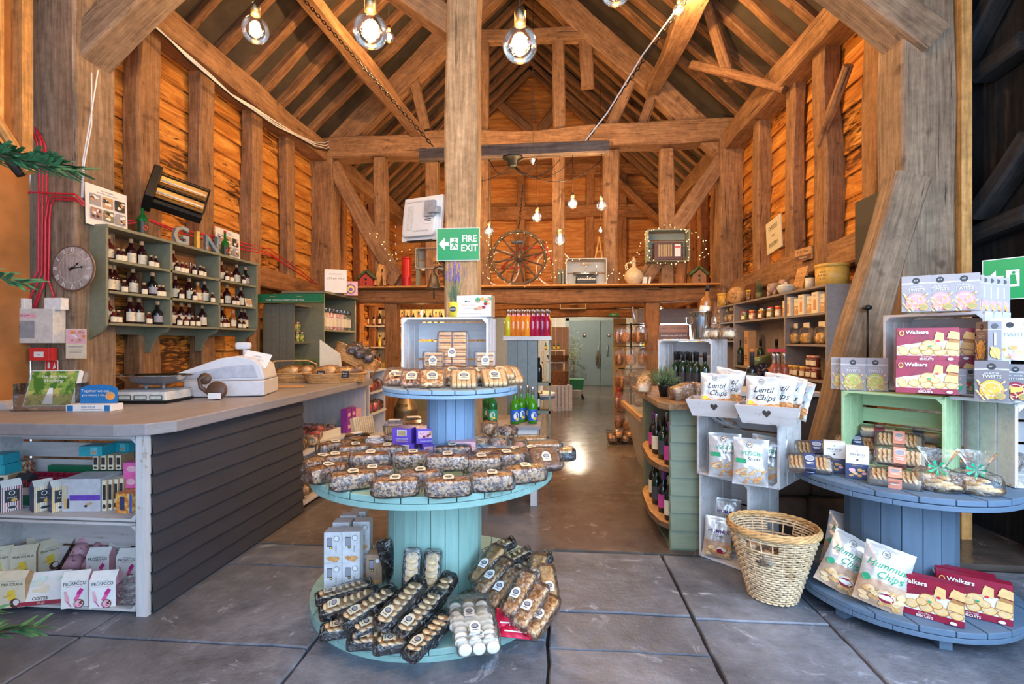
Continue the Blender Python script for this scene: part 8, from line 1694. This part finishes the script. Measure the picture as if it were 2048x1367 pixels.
for k in range(12):a=2*PI*k/12+.2;mb=MB();mb.cyl((.05*math.cos(a),0,.05*math.sin(a)),(.395*math.cos(a),0,.395*math.sin(a)),.017,WOLD,8,.012);mb.build('spoke',t)
mb=MB();mb.tube([(0,0,.43),(0,0,.62)],.004,BLK,5);mb.build('hook_chain',t);chain((wc_.x,YH-.05,ZH+.86),at(1046,370,Y=YH-.05),'thin chain holding the top of the cart wheel')
t=thing('old_bicycle','old bicycle with red frame standing behind the cart wheel','bicycle',(wc_.x+.12,YH+.19,ZH+.30));RB=M('bicycle_red',(.45,.05,.03),.4)
for x in(-.42,.42):mb=MB();mb.tube([(x+.28*math.cos(2*PI*k/32),0,.28*math.sin(2*PI*k/32))for k in range(32)],.012,WHC,6,True);[mb.cyl((x,0,0),(x+.27*math.cos(k*.7),0,.27*math.sin(k*.7)),.002,SILV,4)for k in range(9)];mb.build('wheel',t)
mb=MB();[mb.cyl(a,b,.016,RB,8)for a,b in(((-.42,0,0),(-.10,0,.02)),((-.42,0,0),(-.14,0,.32)),((-.10,0,.02),(-.16,0,.38)),((-.10,0,.02),(.28,0,.30)),((-.14,0,.32),(.28,0,.34)),((.28,0,.38),(.42,0,0)))];mb.build('frame',t);mb=MB();mb.rbox((-.16,0,.42),(.22,.10,.05),BLUEP_,p=3);mb.build('saddle',t);mb=MB();mb.tube([(.27,0,.40),(.25,.08,.44),(.18,.11,.42)],.01,SILV,6);mb.tube([(.27,0,.40),(.25,-.08,.44),(.18,-.10,.42)],.01,SILV,6);mb.build('handlebar',t)
p_crate('pale grey crate on the plank shelf holding an old typewriter',(.62,.26,.40),painted('pale_grey_crate',(.50,.50,.46),(.3,.25,.2),.4,axis=0),(hx(1172),YH,ZH+.001),0,(2,2,1))
t=thing('old_typewriter','old black typewriter inside the pale grey crate','typewriter',(hx(1172),YH,ZH+.018));mb=MB();mb.prism([(-.16,0),(.16,0),(.15,.14),(-.15,.14)],.10,BLK,Matrix.Translation((0,.04,0)));mb.box((0,-.05,.03),(.30,.10,.05),BLK);mb.build('body',t,bevel=.006);mb=MB();mb.cyl((-.19,.04,.17),(.19,.04,.17),.026,SILV,12);mb.build('roller',t)
mb=MB()
for r_ in range(3):
 for k in range(10):mb.lathe([(.010,0),(.010,.008)],WHITE,8,(-.13+.028*k+.008*r_,-.09+.028*r_,.058+.010*r_))
mb.build('keys',t);mb=MB();mb.tube([(-.06,.0,.34),(-.05,0,.31),(.05,0,.31),(.06,0,.34)],.008,GOLD,6);mb.build('crate_handle',t)
for i,px in enumerate((1122,1128,1134)):mb=MB();mb.box((0,0,.12),(.035,.16,.22+.02*(i%2)),(M('old_green_book',(.08,.12,.10),.7),M('old_grey_book',(.15,.15,.13),.7),M('old_green_book',(0,0,0)))[i]);mb.build('old_book',None,'old cloth bound book left of the pale crate, %s'%ORD[i],'book','old books by the pale crate',loc=(hx(px)-.02,YH,ZH+.012))
t=thing('stoneware_jug','round cream stoneware jug with narrow neck on the plank shelf','jug',(hx(1268),YH,ZH));CRM=M('stoneware_cream',(.58,.46,.28),.35);mb=MB();mb.lathe([(.08,0),(.09,.01),(.145,.09),(.15,.14),(.12,.20),(.06,.25),(.03,.28),(.028,.35),(.045,.36),(.03,.37),(.018,.40),(.022,.41)],CRM,26);mb.build('body',t);mb=MB();mb.tube([(-.03,0,.33),(-.09,0,.34),(-.13,0,.30),(-.12,0,.24),(-.09,0,.22)],.012,CRM,8);mb.build('handle',t)
for i,px in enumerate((1286,1290,1294,1298)):mb=MB();mb.box((0,0,.055),(.028,.13,.10),(CREAMP,WHITE,M('old_grey_book',(0,0,0)),CREAMP)[i],Matrix.Rotation(.15,3,'Y'));mb.build('small_book',None,'small pale book right of the stoneware jug, %s'%ORD[i],'book','small pale books',loc=(hx(px),YH,ZH+.008))
beam((hx(1362),YH+.05,ZH),(hx(1365),YH+.05,ZH+.40),.15,.15,OAKW,'log_post','short upright log right of the radio crate','log',wob=.01,kindm=None,chamfer=.04)
rc=at(1335,492,Y=YT-.28);GC=painted('grey_green_crate',(.26,.29,.22),(.2,.16,.1),.35,axis=0);p_crate('grey green crate hung on the far frame framing an old radio',(.62,.24,.48),GC,(rc.x,YT-.24,rc.z-.24),.02,(2,4,2))
t=thing('old_radio','old brown wooden radio with slatted grille inside the grey green crate','radio',(rc.x+.01,YT-.24,rc.z-.222));mb=MB();mb.box((0,0,.14),(.42,.16,.28),M('radio_wood',(.10,.04,.02),.4));mb.build('case',t,bevel=.01);mb=MB();f=Face(mb,(0,-.081,.15));[f.rect(-.14+.035*k,0,.026,.18,M('radio_grille',(.40,.30,.14),.6))for k in range(6)];f.rect(.13,.0,.09,.18,WHITE).rect(.13,.05,.08,.02,REDP);mb.build('grille',t)
t=thing('triangle_rack','small wooden easel shaped rack behind the typewriter crate','rack',(hx(1198),YH+.18,ZH+.001));mb=MB();mb.cyl((-.12,0,0),(.02,0,.78),.014,PINE,6);mb.cyl((.12,0,0),(.02,0,.78),.014,PINE,6);mb.cyl((-.06,0,.42),(.08,0,.42),.01,PINE,6);mb.cyl((-.04,0,.55),(.06,0,.55),.01,PINE,6);mb.build('frame',t)
FL=emit('fairy_bulb',(1,.60,.20),8);FLW=M('fairy_wire',(.30,.22,.10),.5)
def fairy(label,pts,n,Y_,jit=.05):
 P=[at(x,y,Y=Y_)for x,y in pts];L=[0]
 for a,b in zip(P,P[1:]):L.append(L[-1]+(b-a).length)
 def pos(s_):
  for i in range(len(P)-1):
   if s_<=L[i+1]:return P[i].lerp(P[i+1],(s_-L[i])/max(1e-6,L[i+1]-L[i]))
  return P[-1]
 o=P[0].copy();t=thing('fairy_lights',label,'fairy lights',o);q=random.Random(len(label));W=[];proto=None
 for i in range(n):
  c_=pos(L[-1]*i/(n-1))-o+Vector((q.uniform(-jit,jit),q.uniform(-.02,.02),q.uniform(-jit,jit)*.8));W.append(c_)
  if proto is None:mb=MB();mb.ball((0,0,0),.0065,FL,6);proto=mb.build('fairy_bulb',t,loc=c_)
  else:k=proto.copy();COL.objects.link(k);k.parent=t;k.location=c_
 mb=MB();mb.tube(W,.0022,FLW,4);mb.build('wire',t)
fairy('warm fairy lights wound round the rim of the cart wheel',[(1038+54*math.cos(a),519-54*math.sin(a))for a in[2*PI*k/22 for k in range(23)]],24,YH-.10,.03)
fairy('warm fairy lights draped around the grey green radio crate',[(1375,522),(1340,528),(1298,520),(1294,465),(1312,458),(1338,450),(1372,460),(1378,500),(1376,520)],32,YT-.42,.03)
fairy('warm fairy lights trailing from the radio crate to the right post',[(1375,465),(1395,468),(1412,478),(1408,500),(1400,520),(1412,505)],12,YT-.42,.04)
fairy('warm fairy lights along the left brace of the far frame',[(745,462),(758,480),(772,500),(790,525),(796,505),(815,500)],14,YT-.30,.06)
fairy('warm fairy lights strung between the wheel and the crate with the typewriter',[(1095,480),(1100,500),(1108,520),(1102,540),(1115,560),(1150,515),(1185,560),(1200,525)],22,YH-.15,.06)
fairy('warm fairy lights strung from the typewriter crate to the jug',[(1215,560),(1228,540),(1240,555),(1262,520),(1280,500),(1295,470)],18,YH-.15,.05)
fairy('warm fairy lights hanging down beside the pale post',[(965,470),(972,490),(975,520),(972,545),(976,565),(985,500),(982,470)],16,YH-.15,.05)
# ---- far back of the shop beyond the frame
OLVP=M('brown_panel',(.30,.17,.09),.6);mb=MB();x0,x1=at(1098,700,Y=11.2).x,at(1138,700,Y=11.2).x
for k in range(3):mb.span((x0+(x1-x0)*k/3,11.2,0),(x0+(x1-x0)*(k+1)/3-.004,11.23,1.73),OLVP)
mb.build('brown_screen',None,'tall brown boarded screen left of the far doors','screen');mb=MB();x0,x1=at(1226,700,Y=12.9).x,at(1252,700,Y=12.9).x;mb.span((x0,12.85,0),(x1,12.9,2.0),M('tan_panel',(.48,.32,.12),.6));mb.build('tan_screen',None,'tall tan panel right of the far doors','screen')
cw=put(1118,822,0,.2);t=p_crate('worn white slatted crate standing on end in the far aisle',(.42,.42,.52),CRW,(cw.x,cw.y,.004),R(112),(5,2,4));t.scale=(1,1,1)
BSK=wood('dark_wicker',(.10,.04,.02),(.24,.11,.05),(.36,.19,.09),axis=0,stretch=2,crack=.1);p_basket('dark round wicker basket on the worn far crate',.16,.16,.26,(cw.x,cw.y,.526),0,BSK,1.2,14,sq=2);p_basket('shallow dark bread basket tilted on the small stand in the far aisle',.18,.14,.12,(cw.x-.02,cw.y+.50,.98),.3,BSK,1.25,8)
t=thing('small_stand','small white wooden stand behind the dark baskets','stand',(cw.x-.12,cw.y+.55,0));mb=MB();mb.box((0,0,1.22),(.5,.3,.03),CREAMP);mb.box((0,0,.96),(.5,.3,.03),CREAMP);mb.box((-.23,0,.6),(.03,.3,1.2),CREAMP);mb.box((.23,0,.6),(.03,.3,1.2),CREAMP);mb.build('frame',t)
for i in range(4):gsm((cw.x-.28+.09*i,cw.y+.50,1.236),0,'small bottle on the white stand in the far aisle, %s'%ORD[i],'small bottles on the far stand')
t=thing('shopping_trolley','small wheeled trolley carrying a green shopping basket before the far doors','trolley',put(1153,796,0,.2));GB=M('green_plastic',(.01,.16,.06),.4);mb=MB();mb.box((0,0,.34),(.30,.36,.26),GB,taper=1.2);mb.build('basket',t);mb=MB();mb.tube([(-.15,-.2,.03),(-.15,-.2,.20),(.15,-.2,.20),(.15,-.2,.03)],.012,SILV,6);mb.tube([(-.15,.2,.03),(-.15,.2,.20),(.15,.2,.20),(.15,.2,.03)],.012,SILV,6);mb.tube([(-.2,-.2,.46),(.22,-.2,.46)],.01,SILV,6);mb.build('frame',t)
for x in(-.15,.15):
 for y in(-.2,.2):mb=MB();mb.lathe([(.03,-.012),(.03,.012)],BLK,10,(x,y,.03),Matrix.Rotation(R(90),3,'X'));mb.build('wheel',t)
t=thing('olive_tree','slim potted olive tree standing beside the far doors','plant',put(1147,775,0));mb=MB();mb.lathe([(.13,0),(.17,.28)],BRK2,16);mb.build('pot',t);mb=MB();mb.tube([(0,0,.25),(.02,0,.7),(-.01,0,1.1)],.014,OAK,6);mb.build('stem',t);mb=MB();OG=M('olive_leaf',(.16,.20,.09),.7,var=.4);q=random.Random(2)
for k in range(420):a,b_,e=q.uniform(0,6.28),q.gauss(0,.28),q.uniform(.02,.30);c_=Vector((e*math.cos(a),e*math.sin(a),1.05+b_));d_=Vector((q.uniform(-1,1),q.uniform(-1,1),q.uniform(-.5,1))).normalized();s_=d_.orthogonal().normalized();mb.add([c_,c_+d_*.03+s_*.012,c_+d_*.07,c_+d_*.03-s_*.012],[(0,1,2,3)],OG)
mb.build('foliage',t)
t=thing('fire_extinguisher','red fire extinguisher on the floor by the tan panel','extinguisher',put(1238,800,0));mb=MB();mb.lathe([(.07,0),(.075,.02),(.075,.40),(.03,.48),(.03,.52)],REDP,16);mb.build('cylinder',t);mb=MB();mb.cyl((0,0,.52),(.08,0,.55),.012,BLK,6);mb.tube([(0,0,.5),(.09,0,.42),(.085,0,.15)],.01,BLK,6);mb.build('hose',t)
mb=MB();mb.tube([(0,0,.0),(.05,0,-.25),(.03,0,-.45),(-.03,0,-.45),(-.05,0,-.25),(0,0,0)],.03,M('braided_garlic',(.08,.06,.04),.8,var=.5),8);mb.build('hanging_plait',None,'dark braided plait hanging from the left far door handle','plait',loc=(at(1196,712,Y=YB-.14).x,YB-.15,1.12))
t=thing('exit_sign','small green exit sign on the rail above the far doors','sign',at(1228,629,Y=YG-.24));mb=MB();mb.box((0,0,0),(.22,.01,.07),SG);mb.build('panel',t);mb=MB();Face(mb,(0,-.006,0)).text(0,0,'EXIT',.05,WHITE);mb.build('lettering',t)
t=thing('drinks_fridge','open lit drinks fridge with grey pelmet beyond the right frame post','fridge',(2.14,9.4,0));FR=M('fridge_white',(.62,.62,.62),.4);mb=MB();mb.box((0,.25,.9),(1.3,.05,1.8),FR);mb.box((-.64,0,.9),(.04,.5,1.8),FR);mb.box((.64,0,.9),(.04,.5,1.8),FR);mb.box((0,0,.15),(1.3,.5,.3),FR);mb.build('cabinet',t);mb=MB();mb.box((0,-.02,1.86),(1.34,.56,.26),M('pelmet_grey',(.38,.34,.30),.5));mb.build('pelmet',t)
for z in(.6,.95,1.3):mb=MB();mb.box((0,0,z),(1.24,.44,.02),CLEARP);mb.build('glass_shelf',t)
mb=MB();mb.cyl((-.55,-.18,1.70),(.55,-.18,1.70),.02,emit('fridge_tube',(.75,.9,1),12),10);mb.build('light_tube',t);l_=lamp('fridge_light',(0,-.12,1.66),14,.05,(.8,.92,1));l_.parent=t
for z,lab in((.61,'lowest'),(.96,'middle'),(1.31,'top')):
 for i in range(7):(lyl,gsm,lam)[i%3]((1.62+.16*i,9.35,z),0,'bottle on the %s shelf of the drinks fridge, %s'%(lab,ORD[i]),'bottles in the drinks fridge')
p=at(1270,632,Y=9.3);mb=MB();mb.rbox((0,0,0),(.06,.02,.36),SILV,Matrix.Rotation(-.25,3,'Y'),p=3);mb.build('steel_scoop',None,'long pale steel blade hanging from the rail right of the doors','utensil',loc=p)
t=thing('hung_crate','cream crate with a small bell shape fixed on the rail beyond the frame','crate',at(1146,600,Y=YG-.26));mb=MB();mb.box((0,.05,0),(.62,.02,.40),CREAMP);mb.build('back_panel',t);mb=MB();mb.box((0,0,-.2),(.62,.12,.02),CREAMP);mb.box((0,0,.2),(.62,.12,.02),CREAMP);mb.box((-.3,0,0),(.02,.12,.4),CREAMP);mb.box((.3,0,0),(.02,.12,.4),CREAMP);mb.build('frame',t);mb=MB();mb.lathe([(.10,-.12),(.08,.0),(.06,.1)],BISC,14);mb.build('lamp_shade',t)
FIR=M('fir_needles',(.05,.16,.06),.7,var=.35);t=thing('fir_tree','green fir tree at the extreme left edge close to the camera','tree',(-2.25,1.30,0));mb=MB();mb.cyl((0,0,0),(0,0,2.5),.04,BRK2,10,.01);mb.build('trunk',t);mb=MB();q=random.Random(21)
for k in range(60):
 z=.35+2.05*k/60;a=k*2.4;L=(.95-.33*z)*q.uniform(.85,1.05)
 if k in(48,49):a=.20+.12*(k-48);L=.70;z=2.10+.03*(k-48)
 if k==35:a=.22;L=.60;z=1.72
 if k not in(48,49,35):L*=.62 if z<1.9 else.85
 dirv=Vector((math.cos(a),math.sin(a),-.22));tip=Vector((0,0,z))+dirv*L;mb.cyl((0,0,z),tuple(tip),.010,BRK2,5,.003)
 for j in range(110 if k in(48,49)else 60):
  f_=.2+.8*j/(110 if k in(48,49)else 60);c_=Vector((0,0,z))+dirv*(L*f_);s_=dirv.cross(Vector((0,0,1))).normalized()
  for sg in(-1,1):e_=c_+s_*(sg*q.uniform(.05,.12)*(1.15-f_*.8))+dirv*.06+Vector((0,0,q.uniform(-.03,.03)));mb.add([c_,e_,e_+dirv*.012,c_+dirv*.022],[(0,1,2,3)],FIR)
mb.build('needles',t)
for a_,b_,w_ in(((-30,205),(60,345),.07),((-30,262),(45,350),.05)):beam(at(*a_,Y=3.0),at(*b_,Y=3.1),w_,.06,PINE if w_>.06 else BLACKW,wob=.004)
REGT.scale=(1.14,1.1,1.14)
t=thing('hanging_sign','small brown wooden sign hung by string on the mid rail below the pantry sign','sign',at(1608,508,X=XR-.24),(0,0,R(-80)));mb=MB();mb.box((0,0,0),(.26,.02,.13),WD);mb.build('board',t);mb=MB();f=Face(mb,(0,-.0105,0));f.text(0,.025,'FARM SHOP',.034,INK).rect(0,-.035,.25,.05,SIGNB).text(0,-.035,'local food',.03,CREAMP,.3);mb.build('lettering',t);mb=MB();mb.tube([(-.11,0,.065),(0,.03,.17),(.11,0,.065)],.002,BLK,4);mb.build('string',t)
